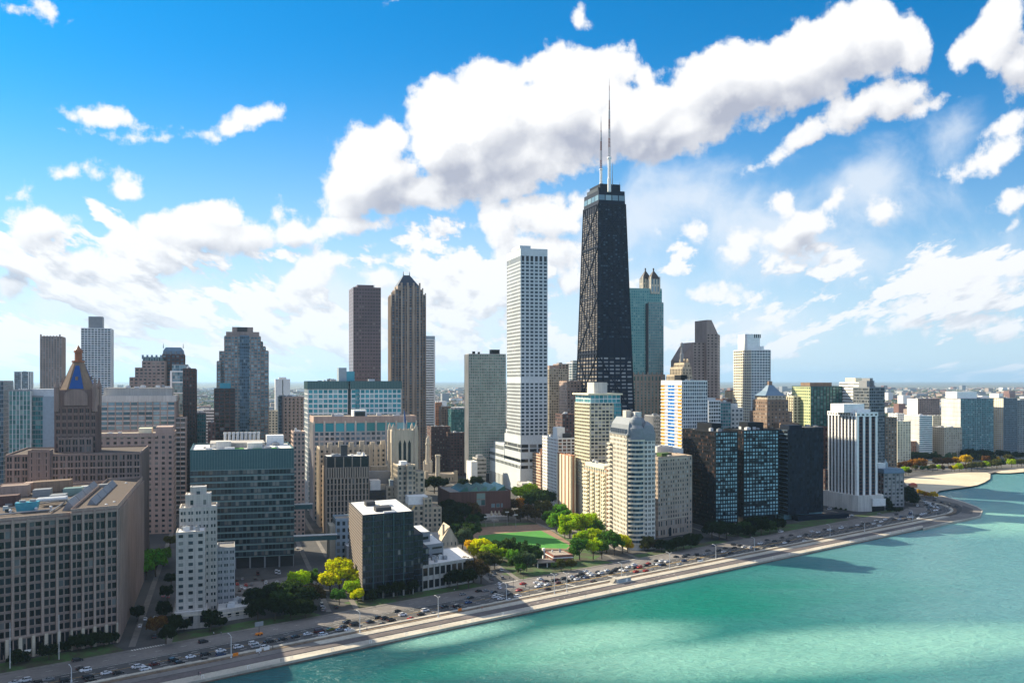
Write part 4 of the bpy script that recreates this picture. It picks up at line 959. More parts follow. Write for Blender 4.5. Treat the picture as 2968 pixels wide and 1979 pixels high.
def centre_group():
    # white gridded block with teal roof
    st = BASE.on(w='white_paint', cw=4.6, fh=4.6, ww=.78, wh=.72, sill=.15, g='glass_aqua', pw=.16, pd=.35, sh=.2, sd=.25)
    b = Bld('white_grid_block', 'white gridded block with aqua windows under a dark teal metal roof', 'building', 893, 960)
    z = b.h(1128)
    for x0, x1, v in ((893, 1008, 0), (1018, 1163, 0)):
        u0, u1 = b.u(x0), b.u(x1)
        b.vol(u0, u1, 0, 42, 0, z, st, 'FL'); b.vol(u0-.6, u1+.6, -.6, 42.6, z, b.h(1105), BASE.on(w='teal_metal', cw=1.5, fh=30, ww=0, wh=0, pw=.14, pd=.15, pm='teal_pale', ppart='fin'), 'FL', roof='roof_dark', lip=.3)
    b.vol(b.u(1008), b.u(1018), 3, 40, 0, z+4, CURT.on(g='glass_dark', w='dark_grey'), 'F', roof='roof_dark')
    u0 = b.u(1030); b.vol(u0, b.u(1041), -.5, 1, 0, z, CURT.on(g='glass_aqua'), 'F')
    H = b.h(1105); b.slab(b.u(983), b.u(1006), 4, 20, H, b.h(1065), 'grey_blue', 'penthouse'); b.slab(b.u(1006), b.u(1029), 4, 20, H, b.h(1076), 'cyan_metal', 'penthouse'); b.clutter(2, b.u(1160), 4, 36, H, 7, seed=14, big=7); b.done()
    # tan block in front with tall aqua windows
    b = Bld('tan_office_block', 'tan stone block with tall aqua windows near the top below the teal roof', 'building', 910, 890)
    w = b.u(1206); H = b.h(1209)
    st = BASE.on(w='stone_ash', cw=8.6, fh=4.4, ww=.72, wh=.58, g='glass_blue', pw=.18, pd=.6)
    z1 = b.h(1226); z0 = b.h(1252)
    b.vol(0, w, 0, 44, 0, z0, st.on(cw=4.6, ww=.62), 'FL'); b.vol(0, w, 0, 44, z0, z1, st.on(cw=9.2, fh=z1-z0, wh=.94, sill=.03, ww=.80, g='glass_aqua'), 'FL'); b.vol(-.3, w+.3, -.5, 44, z1, H, BASE.on(w='stone_pink', ww=0, wh=0, cw=60, fh=30), '', roof='roof_tan', lip=.6)
    for i in range(0, 11): c = b.pt(w*i/10, -.4, z1); b.slab(w*i/10-.7, w*i/10+.7, -1.1, -.52, z1-1.5, z1+1.6, 'limestone_pale', 'pier_cap', True)
    b.slab(b.u(1026), b.u(1064), 4, 20, H, H+6, 'white_paint', 'penthouse'); b.slab(b.u(1030), b.u(1060), 3.4, 4, H+.6, H+4.6, 'glass_black', 'louvre'); b.clutter(3, w-3, 4, 40, H, 9, seed=15, big=7); b.done()
    # gothic range with crenellations and its tower with a flag
    st = BASE.on(w='limestone', cw=4.0, fh=4.2, ww=.46, wh=.5, g='glass_dark', pw=.2, pd=.5)
    b = Bld('gothic_college', 'cream gothic college range with battlements and stepped buttress piers', 'building', 926, 852)
    w = b.u(1118); H = b.h(1302)
    b.vol(0, w, 0, 24, 0, H, st, 'FL', roof='roof_tan', lip=1.6)
    n = 12
    for i in range(n+1): b.slab(max(0, w*i/n-.9), min(w, w*i/n+.9), -1.0, -.02, 0, H+3.6, 'limestone', 'buttress')
    for i in range(6): b.slab(w*(.16+.16*i)-2, w*(.16+.16*i)+2, .2, 3, H, H+5.5+(i % 2), 'limestone', 'battlement')
    b.clutter(20, w-4, 6, 22, H, 4, seed=16, big=5); b.slab(w-14, w+5, -10, 6, 0, b.h(1352), 'limestone', 'wing'); b.done()
    b = Bld('gothic_tower', 'square cream gothic tower with tall pointed lancets and a flag mast', 'tower', 1140, 832)
    w = b.u(1206); H = b.h(1252)
    b.vol(0, w, 0, w, 0, H-30, st.on(cw=5), 'FL'); b.vol(0, w, 0, w, H-30, H, BASE.on(w='limestone', cw=w/3*.62, margin=w*.19, fh=30, ww=.6, wh=.62, sill=.06, g='glass_black'), 'FL', roof='roof_tan', lip=1.5, cols=3, rows=1)
    for a in (0, 1):
        for c in (0, 1):
            m = MB(); p = b.pt(a*w, c*w, 0); m.lathe(p.x, p.y, [(2.2,0),(2.2,H*.55),(1.9,H*.56),(1.9,H+1),(1.5,H+1.2),(1.3,H+4),(.2,H+7)], 8); m.build('corner_turret', 'limestone', b.root)
    for i in range(5): b.slab(w*(i+.35)/5, w*(i+.75)/5, -.2, .5, H+1.5, H+3, 'limestone', 'battlement')
    for i in range(3):                                              # pointed heads over the lancets
        m = MB(); c = w*(.19 + .62*(i+.5)/3); r = w*.062; zt = H-30+30*.68
        m.v += [tuple(b.pt(c-r, -.06, zt-.1)), tuple(b.pt(c+r, -.06, zt-.1)), tuple(b.pt(c, -.06, zt+3.2))]; m.f.append((0,1,2)); m.mi.append(0); m.build('lancet_head', 'glass_black', b.root)
    b.mast(w*.55, w*.5, H, b.h(1185)-H, .35, 'metal_pale', 'flag_mast'); zf = b.h(1190)
    m = MB(); p = b.pt(w*.55, w*.5, zf)
    for i in range(4): m.quad(p+Vector((0,i*.3,-8-i*.5)), p+Vector((1.0+.2*i,.2*i,-9-i)), p+Vector((1.0+.2*i,.2*i,-1-i*2)), p+Vector((0,i*.3,0-i*2)))
    m.build('flag', 'blue_tile', b.root); b.done()
    # vertical striped hall
    b = Bld('striped_hall', 'tan hall with dark vertical window strips between slim fins and a dark top band', 'building', 946, 806)
    w = b.u(1070); H = b.h(1325); d = 26
    z1 = b.h(1355)
    st = BASE.on(w='stone_tan', cw=2.9, fh=4.4, ww=.54, wh=.80, sill=.1, g='glass_black', pw=.44, pd=.9, ind=False)
    b.vol(0, w, 0, d, 0, z1-9, st, 'FL'); b.vol(0, w, 0, d, z1-9, z1, st.on(cw=1.9, fh=9, ww=.3, wh=.86, pw=.5), 'FL'); b.vol(0, w, 0, d, z1, H, BASE.on(w='dark_grey', cw=w/5, fh=30, ww=.9, wh=.9, sill=.05, g='glass_black', pw=.10, pd=.5, pm='stone_tan'), 'FL', roof='roof_white', lip=.5)
    b.clutter(2, w-2, 2, d-2, H, 6, seed=19, big=6); b.slab(w*.36, w*.52, 8, 16, H, H+9, 'metal_dark', 'penthouse', True); b.done()
    # dark glass block by the road
    st = BASE.on(w='navy_steel', cw=1.72, fh=3.5, ww=.82, wh=.74, sill=.14, g='glass_black', pw=.09, pd=.14, pm='navy_steel', sh=.12, sd=.1, sm='navy_roof', ind=True)
    b = Bld('dark_glass_block', 'dark glass block with white roof and side painted with reflection ribs behind yellow trees', 'building', 1051, 566, 34, 16)
    w = b.u(1199); H = b.h(1494); d = 64
    side = BASE.on(w='side_dark', cw=70, fh=1.75, ww=.0, wh=0, sh=.46, sd=.3, sm='side_painted_reflect')  # flank is glass like the front; its reflection is painted as brown ribs
    b.vol(0, w, 0, d, 6, H, st, 'F', roof='roof_white', lip=.35); b.face(b.pt(0,d,6), b.pt(0,0,6), b.pt(0,0,H), b.pt(0,d,H), side); b.mb('side_facing','side_dark').quad(b.pt(-.02,d,6), b.pt(-.02,0,6), b.pt(-.02,0,H), b.pt(-.02,d,H))
    for i in range(1, 5): b.slab(w*i/5-.2, w*i/5+.2, -.5, -.02, 6, H, 'teal_metal', 'rib')
    b.slab(1, w-1, 1.5, d-1, 0, 6, 'glass_black', 'ground_floor')
    for i in range(6): b.slab(max(0, w*i/5-.5), min(w, w*i/5+.5), .02, 1.2, 0, 6, 'concrete', 'column', True)
    for (u0,u1,v0,v1,hh,mt) in ((10,20,10,20,2.4,'dark_grey'),(8,14,38,48,2.6,'dark_grey'),(17,24,30,50,1.2,'metal_pale'),(14,22,4,7,.6,'metal_pale')): b.slab(u0, u1, v0, v1, H, H+hh, mt, 'roof_unit', True)
    b.vol(w, w+7, 4, 40, 0, H*.70, st.on(ind=False), 'F', roof='roof_dark', lip=.3); b.vol(w+7, w+11, 5, 30, 0, H*.52, st.on(ind=False), 'F', roof='roof_dark', lip=.3); b.done()
    # tower crane arm, yellow, on the roof beyond
    t = Bld('low_crane', 'small yellow lift jib standing behind the white roof of the dark block', 'crane', 1187, 640)
    m = MB(); m.bar(t.pt(0,0,0), t.pt(0,0,t.h(1478)), .35, 6); m.bar(t.pt(0,0,t.h(1486)), t.pt(3.5,0,t.h(1466)), .3, 6); m.build('jib', 'yellow_paint', t.root); m = MB(); m.box(t.pt(0,0,0).x-1, t.pt(0,0,0).x+1.2, -1, 1, 0, 2.2); m.build('cab', 'yellow_paint', t.root); t.done()
    # low white roofed block and terraces
    b = Bld('low_terrace_block', 'low block with broad white roof and dark window bays beside the dark glass block', 'building', 1224, 592, 42, 16)
    w = b.u(1372); H = b.h(1641)
    st = BASE.on(w='concrete', cw=4.4, fh=H/2.0, ww=.74, wh=.62, sill=.2, g='glass_black', pw=.16, pd=.4, ind=True)
    b.vol(0, w, 0, 44, 0, H, st, 'FL', roof='roof_white', lip=.5); b.vol(2, w*.55, 22, 60, H, H+8, BASE.on(w='slate_grey', cw=9, fh=4, ww=.8, wh=.3, g='glass_black'), 'FL', roof='roof_white', lip=.3); b.vol(0, w*.36, 34, 66, H+8, H+14, BASE.on(w='slate_grey', cw=9, fh=6, ww=.6, wh=.3, g='glass_black'), 'FL', roof='roof_white', lip=.3)
    b.clutter(4, w*.6, 3, 20, H, 7, seed=31, big=5); b.done()
    # small gabled chapel-like house
    b = Bld('gabled_stone_house', 'small stone house with steep sunlit white gable roof near the park trees', 'house', 1281, 690)
    w = b.u(1326); ze = b.h(1566); zr = b.h(1525); d = 20
    b.vol(0, w, 0, d, 0, ze, BASE.on(w='limestone', cw=3, fh=4.5, ww=.28, wh=.45), 'FL')
    m = MB(); o = .5; A = [b.pt(-o,-o,ze-.2), b.pt(w+o,-o,ze-.2), b.pt(w+o,d+o,ze-.2), b.pt(-o,d+o,ze-.2)]; R0, R1 = b.pt(w/2,-o,zr), b.pt(w/2,d+o,zr)
    m.quad(A[0],R0,R1,A[3]); m.quad(A[1],A[2],R1,R0); m.build('roof', 'limestone', b.root); m = MB(); m.tri(b.pt(0,.01,ze), b.pt(w,.01,ze), b.pt(w/2,.01,zr-.4)); m.tri(b.pt(w,d,ze), b.pt(0,d,ze), b.pt(w/2,d,zr-.4)); m.build('gable', 'limestone', b.root)
    b.slab(w*.1, w*.1+1.4, 3, 4.6, ze, zr+1, 'limestone', 'chimney', True)
    b.vol(-13, 0, 6, 20, 0, ze-2, BASE.on(w='limestone', cw=3, fh=4.5, ww=.25, wh=.4), 'FL'); m = MB(); m.quad(b.pt(-13,5.5,ze-2.2), b.pt(0,5.5,ze-2.2), b.pt(0,13,ze+4), b.pt(-13,13,ze+4)); m.quad(b.pt(0,20.5,ze-2.2), b.pt(-13,20.5,ze-2.2), b.pt(-13,13,ze+4), b.pt(0,13,ze+4)); m.build('roof', 'slate_grey', b.root); b.done()
    # tan stepped academic buildings
    st = BASE.on(w='limestone', cw=3.8, fh=4.0, ww=.46, wh=.55, g='glass_dark', pw=.14, pd=.3, ind=True)
    b = Bld('stepped_stone_hall', 'stepped cream stone hall with square tower behind the dark block', 'building', 1153, 806)
    b.vol(0, b.u(1206), 0, 24, 0, b.h(1351), st, 'FL', roof='roof_white'); b.vol(b.u(1178), b.u(1196), -3, 5, 0, b.h(1349), st, 'FL', roof='roof_white'); b.vol(b.u(1200), b.u(1232), 2, 22, 0, b.h(1371), st, 'FL', roof='roof_grey'); b.slab(b.u(1163), b.u(1182), 3, 12, b.h(1351), b.h(1338), 'white_paint', 'penthouse'); b.done()
    b = Bld('stone_annex', 'cream stone annexe with buttressed windows and pale plant on its roof', 'building', 1183, 790)
    b.vol(0, b.u(1244), 0, 22, 0, b.h(1466), st, 'FL', roof='roof_white'); b.vol(b.u(1230), b.u(1281), 1.5, 20, 0, b.h(1476), st, 'FL', roof='roof_tan'); b.vol(b.u(1228), b.u(1252), -.8, 12, 0, b.h(1446), st, 'FL', roof='roof_grey'); b.slab(b.u(1186), b.u(1242), 3, 18, b.h(1466), b.h(1440), 'white_paint', 'penthouse'); b.done()
    b = Bld('service_block', 'dark service block with white penthouses between the striped and stepped halls', 'building', 1071, 820)
    b.vol(0, b.u(1120), 0, 20, 0, b.h(1424), BASE.on(w='dark_grey', cw=5, fh=5, ww=.6, wh=.5, g='glass_black'), 'FL', roof='roof_dark'); b.slab(b.u(1074), b.u(1104), 2, 14, b.h(1424), b.h(1393), 'white_paint', 'penthouse', True); b.slab(b.u(1104), b.u(1118), 4, 14, b.h(1424), b.h(1407), 'limestone', 'penthouse', True)
    b.vol(b.u(1119), b.u(1150), -2, 16, 0, b.h(1412), st.on(ind=False), 'FL', roof='roof_grey'); b.slab(b.u(1131), b.u(1150), 0, 10, b.h(1412), b.h(1393), 'grey_blue', 'penthouse', True); b.vol(b.u(1141), b.u(1180), -12, -2, 0, b.h(1420), st.on(ind=False), 'FL', roof='roof_white'); b.slab(b.u(1071), b.u(1158), 20, 30, 0, b.h(1373), 'metal_grey', 'link_block'); b.done()
    # low corner buildings on the street beside the striped hall
    b = Bld('corner_school', 'grey blue corner building with stepped parapet under the striped hall', 'building', 973, 690)
    b.vol(0, b.u(1020), 0, 22, 0, b.h(1508), BASE.on(w='grey_blue', cw=4.4, fh=5, ww=.5, wh=.55, ind=True), 'FL', roof='roof_tan', lip=1.2); b.slab(-4, 0, 1, 20, 0, b.h(1524), 'limestone', 'stair_tower'); b.vol(b.u(998), b.u(1018), -14, 0, 0, b.h(1578), BASE.on(w='stone_grey', cw=4, fh=6, ww=.4, wh=.5), 'FL', roof='roof_white'); b.done()
    # contemporary art box with saw-tooth roof lights
    b = Bld('museum_block', 'low dark stone museum with sawtooth glass rooflights beyond the park', 'museum', 1303, 905, 16)
    w = b.u(1480); H = b.h(1428); d = 52
    st = BASE.on(w='brick_dark', cw=60, fh=30, ww=0, wh=0)
    b.vol(0, w, 0, d, 0, H, st, '', roof='roof_grey', lip=.5)
    b.face(b.pt(w*.44,0,H*.45), b.pt(w*.58,0,H*.45), b.pt(w*.58,0,H*.95), b.pt(w*.44,0,H*.95), CURT.on(cw=5, fh=5, g='glass_sky'), 2, 2)
    for u0, u1, z0, z1 in ((.68,.74,.36,.52),(.76,.82,.36,.52),(.84,.87,.36,.52)): b.face(b.pt(w*u0,0,H*z0), b.pt(w*u1,0,H*z0), b.pt(w*u1,0,H*z1), b.pt(w*u0,0,H*z1), CURT.on(cw=5, fh=5, g='glass_sky'), 1, 1)
    for i in range(5):
        m = MB(); u0 = w*(.18+.155*i); u1 = u0 + w*.15
        P = [b.pt(u0,6,H), b.pt(u1,6,H), b.pt(u1,d-8,H), b.pt(u0,d-8,H), b.pt(u1-1,6,H+4.5), b.pt(u1-1,d-8,H+4.5)]
        m.quad(P[0],P[4],P[5],P[3]); m.quad(P[1],P[2],P[5],P[4]); m.tri(P[0],P[1],P[4]); m.tri(P[2],P[3],P[5]); m.build('rooflight', 'glass_green', b.root)
    b.slab(w*.4, w*1.0, -22, -.02, 0, 3.0, 'concrete', 'terrace'); b.slab(w*.55, w*.66, -30, -22, 0, 1.2, 'concrete', 'steps', True)
    for i in range(5): m = MB(); c = b.pt(w*(.62+.06*i), -14, 0); m.lathe(c.x, c.y, [(1.0,3),(1.2,4.6),(.5,6.4),(.6,6.8),(.1,7.4)], 8); m.build('terrace_sculpture', 'limestone', b.root)
    b.done()
    # water tower and pumping station
    b = Bld('stone_water_tower', 'slim yellow limestone water tower with turreted base and domed cap', 'tower', 1232, 1240)
    w = b.u(1252); z1 = b.h(1345); zt = b.h(1290); c = b.pt(w*.5, w*.5, 0)
    m = MB(); m.box(c.x-w*.5, c.x+w*.5, c.y-w*.5, c.y+w*.5, 0, z1); m.build('base', 'limestone_pale', b.root)
    m = MB(); m.lathe(c.x, c.y, [(w*.33,z1-.2),(w*.27,zt),(w*.36,zt+.3),(w*.36,zt+2.2),(w*.27,zt+2.3),(w*.27,zt+6.5),(w*.22,zt+8.5),(w*.08,zt+10.5),(.2,zt+14)], 8); m.build('shaft', 'limestone_pale', b.root)
    for a in (-1, 1):
        for e in (-1, 1): m = MB(); m.lathe(c.x+a*w*.46, c.y+e*w*.46, [(1.4,0),(1.4,z1+2),(1.7,z1+2.2),(.2,z1+5)], 8); m.build('turret', 'limestone_pale', b.root)
    b.done()
    b = Bld('pumping_station', 'low yellow limestone pumping station with a tall square chimney stack', 'building', 1232, 1215)
    w = b.u(1326); H = b.h(1378); b.vol(0, w, 0, 30, 0, H, BASE.on(w='limestone', cw=4, fh=7, ww=.3, wh=.4), 'FL', roof='roof_tan')
    for uu in (0, w-4): b.slab(uu, uu+4, -1, 3, 0, H+5, 'limestone', 'corner_tower', True)
    c = b.pt(b.u(1268), -2, 0); m = MB(); zt = b.h(1318); m.lathe(c.x, c.y, [(3.0,0),(2.6,zt-3),(3.3,zt-2.6),(3.3,zt),(2.4,zt)], 8); m.build('chimney', 'limestone_pale', b.root); b.done()

def tall_group():
    # dark red granite slab
    b = Bld('granite_tower', 'tall dark maroon granite tower with small windows and notched flat top', 'tower', 1024, 1080)
    w = b.u(1104); H = b.h(834)
    b.vol(0, w, 0, 40, 0, H, BASE.on(w='granite_red', cw=3.0, fh=3.7, ww=.56, wh=.46, g='glass_bronze', pw=.14, pd=.12), 'F', roof='roof_dark'); b.face(b.pt(0,40,0), b.pt(0,0,0), b.pt(0,0,H), b.pt(0,40,H), BASE.on(w='granite_red', cw=3.0, fh=3.7, ww=.5, wh=.4, g='glass_bronze'))
    b.slab(b.u(1037), b.u(1085), 4, 30, H, b.h(824), 'granite_red', 'penthouse'); b.clutter(2, w-3, 4, 36, H+1, 3, seed=2); b.mast(w*.8, 6, H, 5); b.done()
    # pinnacled tower with hipped dark roof
    b = Bld('hip_roofed_tower', 'tall tan ribbed tower with dark hipped roof and twin spires', 'tower', 1164, 1300)
    w = b.u(1216); st = BASE.on(w='stone_fawn', cw=4.6, fh=3.5, ww=.56, wh=.62, pw=.36, pd=.9, g='glass_blue', sh=.16, sd=.2, sm='stone_umber')
    H = b.h(828); b.vol(0, w, 0, 34, 0, H, st, 'FL', roof=None)
    for x0, x1, yt, v in ((1135, 1164, 856, 5), (1146, 1164, 842, 3), (1216, 1225, 842, 3), (1216, 1233, 856, 5)):
        b.vol(b.u(x0,v), b.u(x1,v), v, 30, 0, b.h(yt), st.on(cw=3.8, w='stone_russet', sh=.34, pm='stone_fawn'), 'FLR', roof='roof_grey', lip=2)
        for e in (x0, x1): b.slab(b.u(e,v)-.8, b.u(e,v)+.8, v-.8, v+1.2, b.h(yt)-14, b.h(yt)+4, 'stone_cream', 'pinnacle')
    u0, u1 = b.u(1153), b.u(1215); zr = b.h(795)
    m = MB(); A = [b.pt(u0,0,H), b.pt(u1,0,H), b.pt(u1,30,H), b.pt(u0,30,H)]; ui0, ui1 = b.u(1174), b.u(1192)
    m.rings([A, [b.pt(ui0,11,zr), b.pt(ui1,11,zr), b.pt(ui1,19,zr), b.pt(ui0,19,zr)]]); m.build('roof', 'navy_roof', b.root)
    m = MB(); m.hexa([p - Vector((0,0,6)) for p in A], A); m.build('attic', 'stone_tan', b.root)
    for uu in (ui0, ui1): b.mast(uu, 13, zr-1, b.h(784)-zr+1, .7, 'metal_dark', 'spire')
    for i in range(4): b.slab(w*i/3-1.1, w*i/3+1.1, -1.4, -.95, 0, H+4, 'stone_tan', 'pinnacle')
    b.done()
    b = block('banded_tower', 'slim dark tower with white balcony bands tucked behind the hip roofed tower', 1228, 1261, 985, 1460, 26, BAND.on(w='white_paint', g='glass_dark', cw=2.2, wh=.6, sill=.4, sh=.38, sd=.8), faces='FL', cl=1, roof='roof_white'); b.slab(b.w-2, b.w, -1, 20, 0, b.H, 'white_paint', 'fin'); b.vol(0, b.w, 1, 20, b.H, b.h(975), BASE.on(w='grey_blue', ww=0), '', roof='roof_grey'); b.done()
    # infill seen between the towers
    for nm, lb, x0, x1, yt, Y, d, st in (
        ('lit_brick_block', 'narrow sunlit orange brick block beyond the slim banded tower', 1263, 1281, 1168, 1500, 20, PIER.on(w='brick_orange')),
        ('brick_block', 'dark brick block with stepped roof beyond the maroon apartments', 1281, 1308, 1180, 1460, 20, BASE.on(w='brick_brown')),
        ('teal_office', 'low teal glass office in the gap left of the grey glass tower', 1308, 1350, 1187, 1420, 24, CURT.on(g='glass_teal', w='teal_metal')),
        ('maroon_apartments', 'maroon brick apartment house with rows of small windows behind the water tower', 1250, 1306, 1238, 1330, 30, BASE.on(w='brick_dark', cw=3.6, fh=3.6, ww=.4, wh=.46, g='glass_blinds')),
        ('maroon_apartments', 'lower maroon brick block with flat roof left of the grey glass tower', 1306, 1350, 1256, 1300, 26, BASE.on(w='brick_dark', cw=4, fh=3.8, ww=.44, wh=.46))):
        block(nm, lb, x0, x1, yt, Y, d, st, cl=3).done()
    b = Bld('grey_glass_tower', 'broad grey green glass slab with fine vertical ribs and a black roof box', 'tower', 1359, 1225)
    w = b.u(1466); H = b.h(1027); b.vol(0, w, 0, 22, 10, H, BASE.on(w='stone_grey', cw=2.2, fh=3.4, ww=.62, wh=.66, pw=.34, pd=.5, g='glass_green', sh=.14, sd=.2), 'FL', roof='roof_grey')
    b.slab(b.u(1427), b.u(1451), 4, 14, H, b.h(1012), 'black_steel', 'penthouse'); b.slab(6, 9, 4, 8, H, H+4, 'black_steel', 'roof_unit', True); b.slab(13, 15, 4, 8, H, H+3.4, 'black_steel', 'roof_unit', True); b.slab(2, w-2, 2, 20, 0, 10, 'dark_grey', 'ground_floor'); b.done()
    b = Bld('low_glass_pavilion', 'low white and glass stepped building at the foot of the grey glass tower', 'building', 1366, 1160)
    b.vol(0, b.u(1384), 0, 24, 0, b.h(1340), BASE.on(w='white_paint', cw=14, fh=30, ww=.1, wh=.2), 'FL', roof='roof_white'); b.vol(b.u(1384), b.u(1410), 2, 24, 0, b.h(1330), BAND.on(w='concrete', g='glass_dark', fh=5), 'FL', roof='roof_white'); b.slab(b.u(1388), b.u(1404), 6, 16, b.h(1330), b.h(1320), 'metal_grey', 'penthouse', True); b.done()

def water_place():
    b = Bld('white_marble_tower', 'tall white marble tower with square dark windows on a stepped white podium', 'tower', 1509, 1105)
    w = b.u(1587); H = b.h(722); d = 56
    zm0, zm1 = b.h(1108), b.h(1093)                                 # blank belt half-way up
    zt = b.h(757); zb = b.h(1263)
    st = BASE.on(w='white_marble', cw=w/6, fh=4.0, ww=.66, wh=.60, twin=.0, sill=.20, g='glass_ink', sh=.24, sd=.16, pw=.30, pd=.2)
    ls = st.on(cw=d/13, ww=.64, twin=0, wh=.52, pd=.1, sd=.1, g='glass_bronze')
    b.vol(0, w, 0, d, zb, zm0, st, 'FL', lst=ls, ind=False); b.vol(0, w, 0, d, zm0, zm1, BASE.on(w='white_marble', ww=0, wh=0, cw=w/3, fh=30, pw=.012, pd=.1, pm='concrete'), '')
    b.vol(0, w, 0, d, zm1, zt, st, 'FL', lst=ls); zs = b.h(740)
    b.vol(0, w, 0, d, zt, zs, st.on(cw=w/6, fh=30, ww=.62, wh=.92, sill=.02, twin=0, g='glass_black', sh=0), 'FL', rows=1, lst=ls.on(cw=d/13, fh=30, ww=.6, wh=.9, sill=.04, sh=0, g='glass_black')); b.vol(0, w, 0, d, zs, H, BASE.on(w='white_marble', ww=0, wh=0), '', roof='roof_grey')
    b.slab(-.0, w*.4, 3, 36, H, H+4.4, 'white_marble', 'penthouse')
    # podium
    rows = BASE.on(w='white_marble', cw=9, fh=30, ww=.74, wh=.42, g='glass_black')
    U = w + 8; z4 = zb
    b.vol(-.6, U, -.6, 150, 0, b.h(1345), BASE.on(w='white_marble', cw=30, fh=60, ww=0, wh=0), ''); b.vol(0, U-.4, 0, d+10, b.h(1345), zb, BASE.on(w='white_marble', ww=0, wh=0), '')
    def band(v0, v1, z, hh, cols, ww=.72, g='glass_black', o=-.6):
        b.face(b.pt(o,v1,z), b.pt(o,v0,z), b.pt(o,v0,z+hh), b.pt(o,v1,z+hh), BASE.on(g=g, ww=ww, wh=1.0, sill=0, po=.06), cols, 1)
    def fband(z, hh, cols): b.face(b.pt(-.6,-.6,z), b.pt(U,-.6,z), b.pt(U,-.6,z+hh), b.pt(-.6,-.6,z+hh), BASE.on(g='glass_black', ww=.82, wh=1.0, sill=0, po=.06), cols, 1)
    def zz(py): return b.h(py)
    for a, c in ((1298,1288), (1310,1301)): b.face(b.pt(0,0,zz(a)), b.pt(U-.4,0,zz(a)), b.pt(U-.4,0,zz(c)), b.pt(0,0,zz(c)), BASE.on(g='glass_black', ww=.82, wh=1, sill=0, po=.06), 4, 1); band(0, d+10, zz(a)-0, zz(c)-zz(a), 14, .8, o=0)
    for a, c in ((1334,1325), (1353,1344)): fband(zz(a)-2, zz(c)-zz(a), 4); band(0, 150, zz(a)-2, zz(c)-zz(a), 26, .66)
    b.vol(-.5, U-1, d+10, 110, b.h(1345), b.h(1345)+18, BASE.on(w='white_marble', ww=0, wh=0), '', roof='roof_white'); band(d+12, 108, b.h(1345)+11, 4.5, 9, .6, o=-.5)
    b.vol(-.4, U-1, 110, 150, b.h(1345), b.h(1345)+9, BASE.on(w='white_marble', ww=0, wh=0), '', roof='roof_white'); b.face(b.pt(-.6,150,1), b.pt(-.6,70,1), b.pt(-.6,70,14), b.pt(-.6,150,14), BASE.on(g='glass_bronze', ww=.38, wh=1, sill=0), 13, 1)
    b.done()
    b = Bld('low_street_block', 'low pale block at the foot of the white marble podium above the park trees', 'building', 1513, 1060); b.vol(0, b.u(1545), 0, 20, 0, b.h(1402), BASE.on(w='concrete_pale', cw=5, fh=5, ww=.5, wh=.4), 'FL', roof='roof_white'); b.done()

